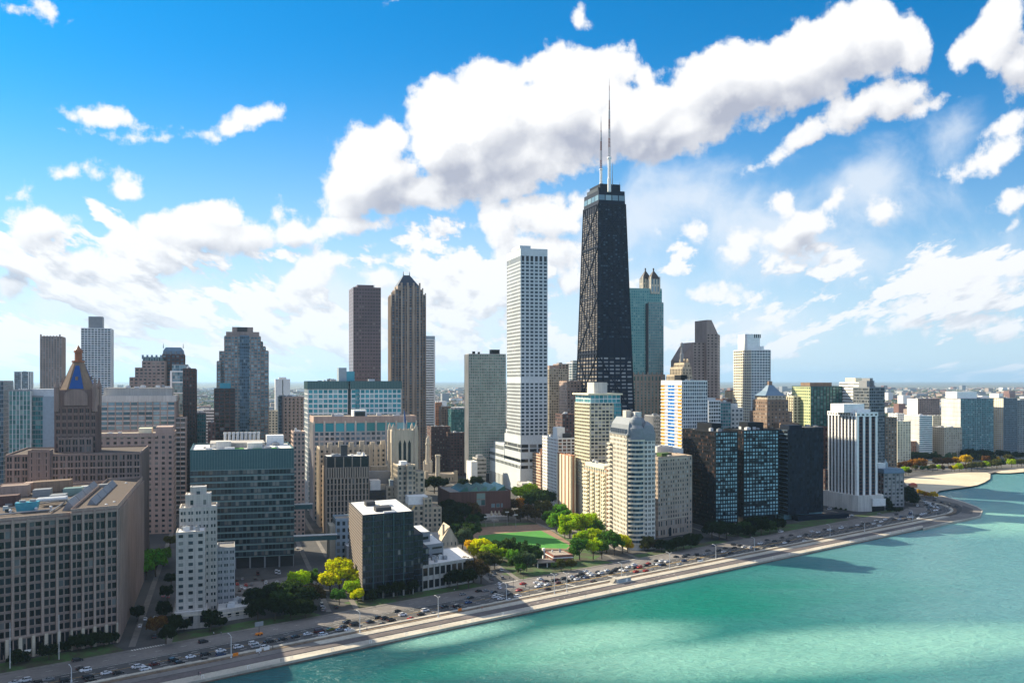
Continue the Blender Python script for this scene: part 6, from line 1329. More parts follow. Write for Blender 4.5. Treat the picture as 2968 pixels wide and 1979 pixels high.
def right_group():
    # behind the twins
    b = block('dark_glass_block', 'dark glass apartment block with white caps behind the black twin towers', 2050, 2118, 1168, 1000, 30, GRID.on(w='metal_grey', g='glass_teal', cw=2.8, fh=3.4), cl=4, roof='roof_white', pent=[(.1,.5,5,'metal_pale')]); b.vol(0, b.w*.5, -3, 0, 0, b.H+2, GRID.on(w='white_paint', g='glass_dark', cw=2.8), 'F', roof='roof_white'); b.done()
    block('pale_concrete_block', 'pale concrete block with square windows behind the wider twin tower', 2119, 2154, 1184, 1020, 24, BASE.on(w='concrete_pale', cw=5, fh=4.4, ww=.5, wh=.5), cl=3, pent=[(.1,.8,5,'concrete_pale')]).done()
    b = block('white_balcony_tower', 'slim white gridded tower with a pierced white box on its roof', 2177, 2233, 1015, 1130, 40, BASE.on(w='white_paint', cw=3.6, fh=3.1, ww=.72, wh=.62, pw=.16, pd=.9, sh=.2, sd=.8, g='glass_blue'), cl=1, roof='roof_white', lst=BASE.on(w='cream_paint', cw=5, fh=3.1, ww=.6, wh=.55, g='glass_bronze', sh=.3, sd=.9))
    b.slab(b.u(2177), b.u(2213), 8, 30, b.H, b.h(967), 'white_paint', 'penthouse'); z = b.h(978)
    for i in range(4): b.slab(b.u(2196)+i*2.4, b.u(2196)+i*2.4+1.3, 7.9, 8, z, z+4, 'glass_black', 'opening')
    b.slab(b.u(2213), b.u(2222), 6, 20, b.H, b.H+5, 'white_paint', 'penthouse'); b.done()
    # steep roofed hotel
    b = Bld('pyramid_roofed_hotel', 'brown brick hotel with sunlit flank and blue grey pyramid roof', 'building', 2223, 1040)
    w = b.u(2296); H = b.h(1172); st = BASE.on(w='brick_brown', cw=4.2, fh=3.5, ww=.38, wh=.5, g='glass_blinds')
    b.vol(0, w, 0, 36, 0, b.h(1195), st, 'F', roof='roof_grey'); b.face(b.pt(0,36,0), b.pt(0,0,0), b.pt(0,0,b.h(1195)), b.pt(0,36,b.h(1195)), st); b.vol(2, b.u(2290), 3, 33, 0, b.h(1163), st, 'FL', roof='roof_grey', lip=1.6);
    u0, u1 = b.u(2217,5), b.u(2277,5); za = b.h(1163); zb_ = b.h(1147)
    b.vol(u0+3, u1, 5, 31, za, zb_, st.on(w='limestone'), 'FL'); zt = b.h(1116); m = MB(); cu = (u0+u1)/2+1
    m.rings([[b.pt(a,v,z) for a, v in ((cu-k,18-k),(cu+k,18-k),(cu+k,18+k),(cu-k,18+k))] for k, z in (((u1-u0)/2,zb_),((u1-u0)/2*.55,zb_+(zt-zb_)*.45),(2.6,zt))]); m.build('roof', 'slate_blue', b.root); b.slab(cu-2, cu+2, 16, 20, zt-.5, zt+4, 'brick_brown', 'lantern', True); b.slab(b.u(2245), b.u(2296), -12, 2, 0, b.h(1225), 'brick_brown', 'wing'); b.done()
    for nm, lb, x0, x1, yt, Y, d, st in (
        ('sunlit_brick_block', 'narrow sunlit orange and cream block beside the slim white gridded tower', 2136, 2154, 1134, 1250, 30, PIER.on(w='brick_orange', pm='cream_paint', cw=4)),
        ('sunlit_brick_block', 'brown brick neighbour with stepped top beyond the dark glass apartment block', 2096, 2122, 1158, 1240, 24, BASE.on(w='brick_dark')),
        ('cream_slab', 'cream slab with dark vertical window slots right of the pyramid roofed hotel', 2300, 2322, 1150, 1200, 24, PIER.on(w='cream_paint', cw=5, g='glass_bronze', sh=0)),
        ('white_cube', 'small white rooftop block beyond the cream slotted slab', 2305, 2318, 1140, 1350, 20, BASE.on(w='white_paint', cw=6)),
        ('brown_infill', 'brown brick block behind the navy slab roof', 2360, 2420, 1240, 1010, 26, BASE.on(w='brick_dark', cw=4)),
        ('brick_tower', 'brown brick apartment tower right of the dark ribbed slab tower', 2566, 2600, 1212, 1130, 26, BASE.on(w='brick_brown', cw=3.8, fh=3.4, ww=.45, wh=.5, g='glass_blinds'))):
        block(nm, lb, x0, x1, yt, Y, d, st, cl=2).done()
    b = block('green_glass_block', 'broad green glass block with a lime flank and brown rooftop plant', 2349, 2450, 1121, 1180, 40, GRID.on(w='teal_metal', cw=4.4, fh=3.6, g='glass_green', pm='dark_grey', sm='teal_metal'), cl=2, roof='roof_tan', lst=BASE.on(w='lime_flank', cw=4.4, fh=3.6, ww=.62, wh=.55, g='glass_green'), pent=[(.12,.75,5,'brick_brown')]); b.mb('side_wall','lime_flank').quad(b.pt(-.04,40,0), b.pt(-.04,0,0), b.pt(-.04,0,b.H), b.pt(-.04,40,b.H)); b.done()
    b = block('yellow_banded_tower', 'white tower with yellow lit balcony bands behind the white striped tower', 2492, 2518, 1110, 1160, 40, BAND.on(w='white_paint', g='glass_dark'), cl=2, roof='roof_white', lst=BAND.on(w='white_paint', g='glass_blinds', cw=6, sh=.5, sd=.6), pent=[(.1,.8,6,'cream_paint')]); b.done()
    b = block('dark_ribbed_slab', 'dark grey ribbed slab tower behind the white striped tower', 2520, 2564, 1124, 1120, 30, GRID.on(w='slate_grey', cw=2.4, fh=3.4, g='glass_dark'), cl=2, roof='roof_grey', pent=[(.1,.6,8,'metal_grey'),(.3,.5,11,'metal_grey')]); b.done()
    # slanted tower group
    b = Bld('slanted_top_towers', 'cluster of three mauve granite towers with steeply sloped glass tops', 'tower', 2013, 1300)
    st = BASE.on(w='stone_mauve', cw=5.2, fh=3.8, ww=.42, wh=.46, g='glass_bronze'); ut = b.u(2044)
    H1 = b.h(992); b.vol(-2, ut, 0, 34, 0, H1, st, 'F', roof=None); m = b.mb('side_facing', 'stone_mauve')
    a0 = b.u(1977); m.hexa([b.pt(a0,10,0), b.pt(-2,0,0), b.pt(-2,34,0), b.pt(a0,34,0)], [b.pt(a0,10,b.h(1045)), b.pt(-2,0,H1), b.pt(-2,34,H1), b.pt(a0,34,b.h(1045))])
    H2 = b.h(927); H3 = b.h(967); u2, u3 = b.u(2076), b.u(2084)
    b.vol(ut, u2, -4, 30, 0, H3, st, 'F', roof=None); A = [b.pt(ut,-4,H3), b.pt(u2,-4,H3), b.pt(u2,30,H3), b.pt(ut,30,H3)]
    m = MB(); q = b.u(2058); m.hexa(A, [b.pt(ut,-4,H2), b.pt(q,-4,H2), b.pt(b.u(2075),30,H2), b.pt(ut,30,H2)]); m.build('sloped_top', 'stone_mauve', b.root)
    m = MB(); m.quad(b.pt(u2,-4.1,H3)+Vector((.1,0,0)), b.pt(u2+.1,30,H3), b.pt(b.u(2075)+.1,30,H2), b.pt(q+.1,-4.1,H2)); m.build('sloped_glazing', 'glass_blue', b.root)
    lo, hi = [b.pt(u2,-4,0), b.pt(b.u(2091),4,0), b.pt(b.u(2091),30,0), b.pt(u2,30,0)], [b.pt(u2,-4,H3), b.pt(b.u(2091),4,b.h(970)), b.pt(b.u(2091),30,b.h(970)), b.pt(u2,30,H3)]
    b.mb('wall', 'stone_pink').hexa(lo, hi); b.face(lo[0], lo[1], hi[1], hi[0], st.on(cw=5)); b.done()
    # stepped stone tower with beacon mast
    b = Bld('stepped_beacon_tower', 'stepped cream stone tower with sunlit flank and a beacon mast', 'tower', 1977, 1190)
    st = BASE.on(w='limestone', cw=4, fh=3.7, ww=.36, wh=.55, pw=.4, pd=.6, g='glass_dark')
    for x0, x1, yt, v in ((1942, 2006, 1090, 0), (1947, 2004, 1068, 3), (1952, 2000, 1056, 6), (1962, 1996, 1044, 9)):
        b.vol(b.u(x0,v)+14, b.u(x1,v), v, 40-v, 0, b.h(yt,0,v), st, 'FL', roof='roof_tan', lip=2)
    z = b.h(1044); c = b.pt(b.u(1976,18), 18, 0); m = MB(); m.lathe(c.x, c.y, [(2.2,z-2),(2.2,z+8),(1.2,z+9),(1.0,b.h(1004)),(1.9,b.h(1003)),(1.9,b.h(994)),(.4,b.h(990))], 10); m.build('beacon_mast', 'metal_grey', b.root); b.done()
    # far right blocks on the shore
    R = [('gold_coast_block', 'small cream lit block with brick neighbour above the orange trees', 2601, 2640, 1222, 1450, 30, BASE.on(w='cream_paint', cw=4.4, g='glass_blinds'), None),
         ('brick_corner_house', 'orange red brick corner house above the autumn trees by the beach', 2620, 2662, 1280, 1560, 30, BASE.on(w='brick_orange', cw=3.8, fh=3.6, ww=.4, wh=.45, g='glass_blinds'), BASE.on(w='brick_orange', cw=3.8, fh=3.6, ww=.4, wh=.45)),
         ('curved_band_block', 'white flanked block with curved teal balcony bands near the beach', 2664, 2702, 1206, 1560, 36, BAND.on(w='white_paint', g='glass_teal', sh=.3, sd=1.2, fh=3.3), BASE.on(w='concrete_pale', cw=9, fh=6.6, ww=.0, wh=0, sh=.08, sd=.2, sm='stone_grey')),
         ('wide_grey_block', 'wide grey brown block with white flank farther back from the beach', 2660, 2723, 1156, 1850, 30, BASE.on(w='stone_mauve', cw=4, fh=3.5, ww=.5, wh=.5, pw=.2, pd=.6), BASE.on(w='white_paint', cw=5, fh=3.5, ww=.4, wh=.4)),
         ('cream_hotel_block', 'cream hotel block with shadow across its lit flank above the beach', 2737, 2788, 1240, 1560, 44, BASE.on(w='limestone', cw=4.0, fh=3.6, ww=.42, wh=.5, g='glass_blinds'), BASE.on(w='limestone', cw=4.5, fh=3.6, ww=.4, wh=.48, g='glass_bronze')),
         ('cream_back_block', 'cream block with tower behind the hotel by the beach', 2704, 2740, 1206, 1720, 26, BASE.on(w='cream_paint', cw=4, g='glass_blinds'), None),
         ('dark_glass_slab', 'broad dark glass slab with blank white flank and white roof box', 2784, 2880, 1156, 1580, 44, GRID.on(w='slate_grey', g='glass_teal', cw=3.4, fh=3.3, pm='grey_blue', pe=3), BASE.on(w='concrete_pale', cw=12, fh=6.6, ww=0, wh=0, sh=.08, sd=.2, sm='stone_grey')),
         ('dark_ribbed_tower', 'dark ribbed slab with orange and white gridded flank by the beach', 2908, 2948, 1155, 1600, 44, PIER.on(w='slate_grey', g='glass_blue', cw=2.6), BASE.on(w='white_paint', cw=4.6, fh=3.3, ww=.6, wh=.6, g='glass_painted_gold_reflect')),
         ('frame_edge_slab', 'grey slab cut off by the frame edge beside the dark ribbed slab', 2949, 3010, 1160, 1640, 40, PIER.on(w='stone_grey', cw=3.2, g='glass_blue'), None),
         ('cream_mid_block', 'cream block with pale balconies stepping up behind the brick corner house', 2606, 2640, 1250, 1640, 24, BASE.on(w='cream_paint', cw=4, g='glass_blinds'), BASE.on(w='cream_paint', cw=4, ww=.45)),
         ('tan_shore_block', 'tan block between the curved balconies and the cream hotel', 2702, 2738, 1258, 1600, 24, BASE.on(w='limestone', cw=3.6), BASE.on(w='limestone', cw=4)),
         ('grey_mid_block', 'low grey block beside the dark glass slab with the blank flank', 2760, 2790, 1226, 1760, 24, BASE.on(w='concrete_pale', cw=4), BASE.on(w='concrete_pale', cw=4)),
         ('pink_back_block', 'pink brick block far back right of the dark glass slab', 2880, 2910, 1212, 1780, 24, BASE.on(w='stone_pink', cw=4), BASE.on(w='stone_pink', cw=4)),
         ('brown_mid_block', 'brown brick block standing between dark glass slab and dark ribbed slab', 2884, 2908, 1250, 1620, 24, BASE.on(w='brick_brown', cw=4), BASE.on(w='brick_brown', cw=4)),
         ('white_low_block', 'small white block low beside the curved teal balconies', 2601, 2622, 1200, 1650, 24, BASE.on(w='white_paint', cw=4), None),
         ('brick_row_block', 'plain brick row block far back near the wide grey block', 2640, 2668, 1230, 1700, 24, BASE.on(w='brick_dark', cw=4), None)]
    for nm, lb, x0, x1, yt, Y, d, st, ls in R:
        b = block(nm, lb, x0, x1, yt, Y, d, st, cl=3, lst=ls, roof='roof_white', faces='FL')
        if ls is not None: b.mb('side_wall', ls.w).quad(b.pt(-.04,d,0), b.pt(-.04,0,0), b.pt(-.04,0,b.H), b.pt(-.04,d,b.H))
        if nm == 'dark_glass_slab': b.slab(0, b.w*.6, 8, 34, b.H, b.h(1135), 'white_paint', 'penthouse')
        if nm == 'dark_ribbed_tower': b.slab(b.w*.0, b.w*.3, 10, 30, b.H, b.H+8, 'white_paint', 'penthouse')
        b.done()

plain('lime_flank', (.56,.56,.28), .7, .12, .5)  # yellow-green tone of the flank, unlike the teal front
def park_house():
    b = Bld('park_fieldhouse', 'low red brick fieldhouse with flat tan roof and white trim beside the ball field', 'building', 1605, 672, 16)
    w = b.u(1660); H = b.h(1611); d = 21
    b.vol(0, w, 0, d, 0, H, BASE.on(w='brick_red', cw=4, fh=7, ww=.3, wh=.25, sill=.45), 'FL', roof='roof_tan', lip=.5); b.slab(-.3, w+.3, -.4, -.02, H-1.6, H-1.1, 'white_paint', 'trim'); b.slab(-.4, -.02, 0, d, H-1.6, H-1.1, 'white_paint', 'trim'); b.slab(-1.4, 0, d-2, d, 0, H+2.2, 'white_paint', 'chimney', True)
    b.slab(-13, 0, -4, 10, 3.2, 3.7, 'roof_tan', 'canopy'); b.slab(-12, -1, 3, 9, 0, 3.2, 'dark_grey', 'porch')
    for u in (-12.6, -6, -.6): b.slab(u, u+.5, -3.6, -3.1, 0, 3.2, 'white_paint', 'porch_post', True)
    b.clutter(2, w-2, 3, d-3, H, 2, seed=12, big=2); b.done()
    X, Y = ground(2646, 1412); m = MB(); r = empty('beach_hut', (X, Y, 0)); tag(r, 'small red roofed hut on the sand near the bend of the road', 'hut')
    m.box(-4, 4, -3, 3, 0, 3.2); m.build('wall', 'brick_orange', r); m = MB(); m.rings([[(-4.6,-3.6,3.2),(4.6,-3.6,3.2),(4.6,3.6,3.2),(-4.6,3.6,3.2)], [(-1.5,-.3,5.4),(1.5,-.3,5.4),(1.5,.3,5.4),(-1.5,.3,5.4)]]); m.build('roof', 'red_metal', r)
    # pale service wall on the promenade
    gx = drive(292, 13); r = empty('service_kiosk', (gx.x, gx.y, .6), heading(292)); tag(r, 'long pale blue white service wall with steps on the lakefront promenade', 'service wall')
    m = MB(); m.box(-6, 6, -1.6, 0, 0, 2.3); m.build('wall', 'grey_blue', r); m = MB(); m.box(-6.2, 6.2, -1.8, 3.4, 2.3, 2.55); m.build('deck', 'ledge_concrete', r); m = MB(); m.box(1.2, 3.0, -1.65, -1.6, .1, 2.0); m.build('door', 'white_paint', r)
    m = MB()
    for i in range(5): m.box(-6-2.5+i*.5, -6, .2, 3.2, 0, .46*(i+1))
    m.build('steps', 'ledge_concrete', r)

mart(); left_group(); green_slab(); white_deco(); centre_group(); tall_group(); water_place(); cross_tower(); behind_braced(); right_centre(); right_group(); park_house()

# ------------------------------------------------------------------ small things: labels that single each one out
ORD = ['leftmost', 'second from left', 'third from left', 'fourth from left', 'fifth from left', 'sixth from left', 'seventh from left', 'eighth from left', 'ninth from left', 'tenth from left', 'eleventh from left', 'twelfth from left', 'thirteenth from left', 'fourteenth from left', 'fifteenth from left', 'sixteenth from left']
def label_all(items):
    """items: (object, description, place, image column, category, group)"""
    by = {}
    for it in items: by.setdefault((it[1], it[2]), []).append(it)
    for (desc, place), lst in by.items():
        lst.sort(key=lambda t: t[3])
        for i, (o, _, _, _, cat, grp) in enumerate(lst):
            n = len(lst)
            if n == 1: lb = '%s %s' % (desc, place)
            else:
                w = ('leftmost' if i == 0 else 'rightmost' if i == n-1 else ORD[i] if i < len(ORD) and i <= n//2 else ('second from right' if i == n-2 else ORD[i] if i < len(ORD) else '%dth from left' % (i+1)))
                lb = '%s %s, %s' % (desc, place, w)
            tag(o, lb, cat, grp)

def obj_colour_mat(key, rough, spec=.5, coat=0.0, var=0.0):
    m, nt, b = new_mat(key); oi = nd(nt, 'ShaderNodeObjectInfo')
    nt.links.new(oi.outputs['Color'], b.inputs['Base Color']); b.inputs['Roughness'].default_value = rough; b.inputs['Specular IOR Level'].default_value = spec
    b.inputs['Coat Weight'].default_value = coat; return m
def leaf_mat():
    m = bpy.data.materials.new('leaves'); m.use_nodes = True; nt = m.node_tree; nt.nodes.clear(); MATS['leaves'] = m
    out = nd(nt, 'ShaderNodeOutputMaterial'); oi = nd(nt, 'ShaderNodeObjectInfo'); ge = nd(nt, 'ShaderNodeNewGeometry')
    r = V(nt, ge.outputs['Random Per Island']); k = noise(nt, position(nt), .28, 3, .5)
    hs = nd(nt, 'ShaderNodeHueSaturation'); nt.links.new(oi.outputs['Color'], hs.inputs['Color'])
    nt.links.new((r*.05 + k*.05 + .45).k, hs.inputs['Hue']); nt.links.new((r*.7 + k*.9 + .30).k, hs.inputs['Value'])
    d = nd(nt, 'ShaderNodeBsdfDiffuse'); t = nd(nt, 'ShaderNodeBsdfTranslucent'); mx = nd(nt, 'ShaderNodeMixShader'); mx.inputs[0].default_value = .45
    for x in (d, t): nt.links.new(hs.outputs[0], x.inputs[0])
    nt.links.new(d.outputs[0], mx.inputs[1]); nt.links.new(t.outputs[0], mx.inputs[2]); nt.links.new(mx.outputs[0], out.inputs[0])
leaf_mat(); plain('bark', (.075,.055,.042), .95, .3, 2.0)

def crown_mesh(seed, squash=.85, lobes=13, leaves=2700):
    r = random.Random(seed); m = MB(); L = []
    for i in range(lobes):
        z = r.uniform(-.55, .85); a = r.random()*6.283; q = sqrt(max(0.05, 1 - (z*.9)**2))*r.uniform(.35, .80)
        L.append((q*cos(a), q*sin(a), z*squash*.68, r.uniform(.15, .36)))
    L.append((0, 0, .05, .55))
    tot = sum(l[3]**2 for l in L)
    for (x, y, z, R) in L:
        for k in range(int(leaves*R*R/tot)):
            u = r.uniform(-.75, 1); a = r.random()*6.283; q = sqrt(1-u*u); d = Vector((q*cos(a), q*sin(a), u)); rr = R*(r.random()**.3)*r.uniform(.9, 1.12)
            c = Vector((x, y, z)) + d*rr
            nn = (d + Vector((r.uniform(-1,1), r.uniform(-1,1), r.uniform(-.6,1)))*.75).normalized(); t = nn.orthogonal().normalized(); w = nn.cross(t)
            an = r.random()*6.283; t, w = t*cos(an)+w*sin(an), w*cos(an)-t*sin(an)
            sz = r.uniform(.035, .075); m.quad(c-t*sz-w*sz*.8, c+t*sz-w*sz*.6, c+t*sz*.9+w*sz*.8, c-t*sz*.8+w*sz*.7)
    return m.mesh('crown', ['leaves'])
def trunk_mesh(seed):
    r = random.Random(seed); m = MB(); m.bar((0,0,0), (.02,.01,.62), .055, 7, r2=.042)
    for i in range(5):
        a = i*1.256 + r.uniform(-.3,.3); m.bar((.02,.01,.55), (.45*cos(a), .45*sin(a), 1.0+r.uniform(0,.25)), .034, 5, r2=.012)
    m.bar((.02,.01,.58), (0,0,1.5), .04, 6, r2=.012)
    return m.mesh('trunk', ['bark'])
CROWNS = [crown_mesh(s, q, n) for s, q, n in ((1,.85,19),(2,.78,21),(3,.95,18),(4,.70,22),(5,1.1,18))]
TRUNKS = [trunk_mesh(s) for s in (1, 2, 3)]
LEAF = dict(dark=(.040,.075,.019), green=(.065,.15,.022), bright=(.12,.28,.025), lime=(.34,.46,.012), yellow=(.62,.58,.006), gold=(.58,.36,.015), orange=(.33,.145,.02), rust=(.16,.075,.025), olive=(.10,.10,.028), brown=(.085,.058,.025), grey=(.075,.11,.055), black=(.021,.034,.012))  # the near-black entry puts the shade over those trees into leaf colour
WORD = dict(dark='dark green tree', green='mid green tree', bright='bright green tree', lime='lime green tree', yellow='bright yellow tree', gold='golden yellow tree', orange='orange autumn tree', rust='rust brown autumn tree', olive='olive tree', brown='brown leaved tree', grey='grey green tree', black='tree in painted shade')
TREE_ITEMS = []
def tree(fn, cx_, cy_, r, col, place, group, k=1.25, n=[0]):
    n[0] += 1; rr = random.Random(n[0]*77)
    k *= .86; px, py = fn(cx_, cy_ + r*k*1.16); sc = fn(1, 0)[0] - fn(0, 0)[0]
    X, Y = ground(px, py); R = r*sc*Y/F*(1.62 if group.startswith('autumn') else 1.34)
    t = empty('tree', (X, Y, 0), rr.random()*6.28); t.scale = (R, R, R)
    tr = bpy.data.objects.new('trunk', rr.choice(TRUNKS)); COL.objects.link(tr); tr.parent = t
    c = bpy.data.objects.new('crown', rr.choice(CROWNS)); COL.objects.link(c); c.parent = t; c.location = (0, 0, k); c.scale = (1, 1, rr.uniform(.9, 1.1))
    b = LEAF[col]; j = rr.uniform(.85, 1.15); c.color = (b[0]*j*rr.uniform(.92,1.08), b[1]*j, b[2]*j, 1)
    TREE_ITEMS.append((t, WORD[col], place, px, 'tree', group))
def forest():
    c2, c4, c5, c6, c9, c7, c8_ = crop(0,1380,2.618), crop(480,1380,2.618), crop(1280,1180,2.8), crop(880,1260,2.8), crop(1760,1180,2.8), crop(2280,1400,5.6), crop(2568,1280,5.6)
    G = 'trees along the shore road verge'
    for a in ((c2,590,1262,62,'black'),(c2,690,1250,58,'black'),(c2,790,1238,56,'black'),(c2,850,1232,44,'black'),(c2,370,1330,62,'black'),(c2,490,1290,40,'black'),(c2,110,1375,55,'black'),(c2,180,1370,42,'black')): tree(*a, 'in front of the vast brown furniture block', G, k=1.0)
    for a in ((c2,1180,650,92,'bright'),(c2,1110,700,66,'bright'),(c2,1240,610,60,'bright'),(c2,1290,490,40,'olive')): tree(*a, 'in the sunlit gap past the brown block', 'street trees')
    for a in ((c2,1040,1040,48,'black'),(c2,1190,1130,66,'rust'),(c2,1240,1010,56,'black'),(c2,1270,880,46,'black'),(c2,1300,780,40,'black'),(c2,1260,1200,60,'black'),(c2,1310,1140,50,'black')): tree(*a, 'along the shaded street beside the white stone tower', 'street trees')
    for a in ((c4,340,1090,78,'black'),(c4,60,1120,60,'black'),(c4,140,1130,44,'black'),(c4,420,1110,40,'black')): tree(*a, 'before the white stone tower', G, k=1.05)
    for a in ((c4,690,930,85,'black'),(c4,790,900,90,'black'),(c4,880,950,80,'dark'),(c4,960,900,92,'dark'),(c4,1040,930,88,'black'),(c4,1120,900,80,'brown'),(c4,700,1010,70,'black'),(c4,830,1010,70,'black'),(c4,950,1010,66,'black'),(c4,1060,1000,62,'black'),(c4,1010,800,76,'lime'),(c4,1100,780,70,'green'),(c4,960,820,60,'lime')): tree(*a, 'in the grove by the parking lot', G)
    for a in ((c6,290,1130,118,'yellow'),(c6,215,1190,80,'yellow'),(c6,360,1100,84,'yellow'),(c6,290,1310,56,'green'),(c6,470,1180,84,'yellow'),(c6,400,1250,64,'lime'),(c6,570,1180,66,'lime'),(c6,640,1170,60,'green'),(c6,440,1300,50,'yellow')): tree(*a, 'beside the dark glass block', G)
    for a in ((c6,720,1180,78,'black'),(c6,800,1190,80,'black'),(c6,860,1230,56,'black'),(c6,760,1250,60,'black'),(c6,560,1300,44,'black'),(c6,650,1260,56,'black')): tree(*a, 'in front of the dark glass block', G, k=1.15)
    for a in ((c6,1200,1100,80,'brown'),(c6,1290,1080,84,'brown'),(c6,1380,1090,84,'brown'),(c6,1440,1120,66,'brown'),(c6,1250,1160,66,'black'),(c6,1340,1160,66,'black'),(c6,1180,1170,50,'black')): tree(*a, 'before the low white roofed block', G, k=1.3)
    P = 'park trees around the ball field'
    for a in ((c6,980,760,48,'olive'),(c6,930,800,34,'bright'),(c6,1060,740,50,'dark'),(c6,1140,740,60,'black'),(c6,1180,690,60,'black'),(c6,1060,400,60,'black'),(c6,1130,400,46,'black'),(c6,1000,400,40,'black'),(c6,1300,400,40,'black'),(c6,1400,390,50,'black'),(c6,1210,640,56,'black'),(c6,1290,620,66,'brown'),(c6,1370,620,60,'brown'),(c6,1420,680,50,'black')): tree(*a, 'around the dark museum block', P)
    for a in ((c5,60,830,70,'black'),(c5,160,850,70,'black'),(c5,250,840,60,'brown'),(c5,40,920,64,'black'),(c5,130,940,56,'black'),(c5,260,920,50,'dark'),(c5,255,1000,72,'dark'),(c5,170,1060,74,'grey'),(c5,350,1110,40,'dark'),(c5,100,1010,60,'dark')): tree(*a, 'at the shaded south side of the ball field', P)
    for a in ((c5,250,1130,56,'gold'),(c5,310,1150,74,'yellow'),(c5,380,1180,64,'lime'),(c5,360,1240,60,'olive'),(c5,430,1250,50,'olive'),(c5,490,1190,52,'lime'),(c5,590,1210,52,'bright')): tree(*a, 'behind the low white roofed block', P)
    for a in ((c5,540,1150,74,'dark'),(c5,640,1160,70,'dark'),(c5,720,1190,74,'dark'),(c5,470,1140,60,'dark'),(c5,690,1250,66,'grey'),(c5,620,1260,66,'dark'),(c5,760,1210,60,'dark'),(c5,640,1310,40,'green')): tree(*a, 'on the lawn between ball field and road', P)
    for a in ((c5,640,700,60,'lime'),(c5,720,690,66,'lime'),(c5,790,740,76,'dark'),(c5,860,740,60,'dark'),(c5,700,760,60,'dark'),(c5,635,790,44,'orange'),(c5,560,800,50,'brown'),(c5,700,850,56,'brown'),(c5,820,830,66,'olive'),(c5,870,890,46,'green'),(c5,760,880,46,'brown'),(c5,640,870,46,'brown'),(c5,540,870,44,'brown')): tree(*a, 'at the foot of the white marble podium', P)
    for a in ((c5,970,850,58,'bright'),(c5,1010,880,46,'bright'),(c5,930,930,66,'bright'),(c5,1040,960,82,'lime'),(c5,1120,950,82,'lime'),(c5,1190,950,80,'lime'),(c5,1250,980,64,'green'),(c5,1000,1000,50,'lime')): tree(*a, 'along the running track under the cream condominium', P)
    for a in ((c5,1130,1070,66,'lime'),(c5,1240,1060,66,'lime'),(c5,1120,1140,70,'green'),(c5,1230,1140,66,'lime'),(c5,1340,1080,70,'green'),(c5,1400,1090,78,'green'),(c5,1470,1100,58,'yellow'),(c5,1300,1150,56,'green'),(c5,1070,1180,44,'green'),(c5,1510,1120,40,'gold')): tree(*a, 'at the road corner below the mansard condominium', P, k=1.45)
    for a in ((c5,970,1275,42,'olive'),(c5,1050,1275,40,'olive'),(c5,920,1290,30,'dark')): tree(*a, 'on the small lawn before the brick fieldhouse', P)
    for a in ((c9,330,1100,52,'olive'),(c9,300,1120,40,'olive'),(c9,380,1110,44,'brown'),(c9,440,1120,48,'black'),(c9,500,1125,46,'black'),(c9,560,1115,50,'black'),(c9,620,1100,52,'black'),(c9,680,1085,56,'black'),(c9,720,1070,44,'black')): tree(*a, 'before the tan brick block', G, k=1.1)
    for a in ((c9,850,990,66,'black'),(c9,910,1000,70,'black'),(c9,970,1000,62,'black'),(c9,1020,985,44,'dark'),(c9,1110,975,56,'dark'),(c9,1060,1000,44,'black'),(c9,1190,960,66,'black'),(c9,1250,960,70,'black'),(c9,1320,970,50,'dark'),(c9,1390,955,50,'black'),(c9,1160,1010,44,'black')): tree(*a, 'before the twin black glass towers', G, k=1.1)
    for a in ((c7,1620,330,84,'black'),(c7,1680,420,56,'black'),(c7,1780,440,44,'black'),(c7,1860,430,36,'black'),(c7,1960,160,110,'black'),(c7,2050,230,90,'black'),(c7,1930,260,80,'black'),(c7,2080,300,60,'black'),(c7,800,410,22,'black'),(c7,880,420,22,'black'),(c7,960,430,20,'dark')): tree(*a, 'near the white striped tower', G, k=1.05)
    B = 'autumn trees in the beach park'
    for a in ((c8_,330,385,50,'rust'),(c8_,420,375,54,'orange'),(c8_,500,375,58,'orange'),(c8_,590,365,62,'orange'),(c8_,230,395,40,'rust'),(c8_,830,345,56,'rust'),(c8_,920,345,52,'rust'),(c8_,1010,335,56,'rust'),(c8_,1090,325,44,'orange'),(c8_,1150,320,46,'gold'),(c8_,1290,305,64,'gold'),(c8_,1340,310,44,'gold'),(c8_,1620,300,48,'rust'),(c8_,1800,290,36,'gold'),(c8_,1990,290,50,'olive'),(c8_,2050,290,40,'olive'),
              (c8_,320,480,48,'lime'),(c8_,370,500,34,'olive'),(c8_,840,425,36,'lime'),(c8_,760,425,44,'olive'),(c8_,1110,440,36,'yellow'),(c8_,1190,420,44,'lime'),(c8_,1060,440,34,'brown'),(c8_,1300,420,40,'brown'),(c8_,1390,415,50,'olive'),(c8_,1480,405,50,'olive'),(c8_,1560,395,44,'olive'),(c8_,1625,385,44,'lime'),(c8_,1720,375,44,'olive'),(c8_,1800,370,56,'olive'),(c8_,1870,360,50,'dark'),(c8_,2040,355,50,'lime'),(c8_,2130,350,44,'olive'),(c8_,2200,345,44,'olive'),
              (c8_,480,430,34,'olive'),(c8_,600,440,34,'dark'),(c8_,680,440,30,'dark'),(c8_,920,430,30,'brown')): tree(*a, 'in the park behind the beach', B)
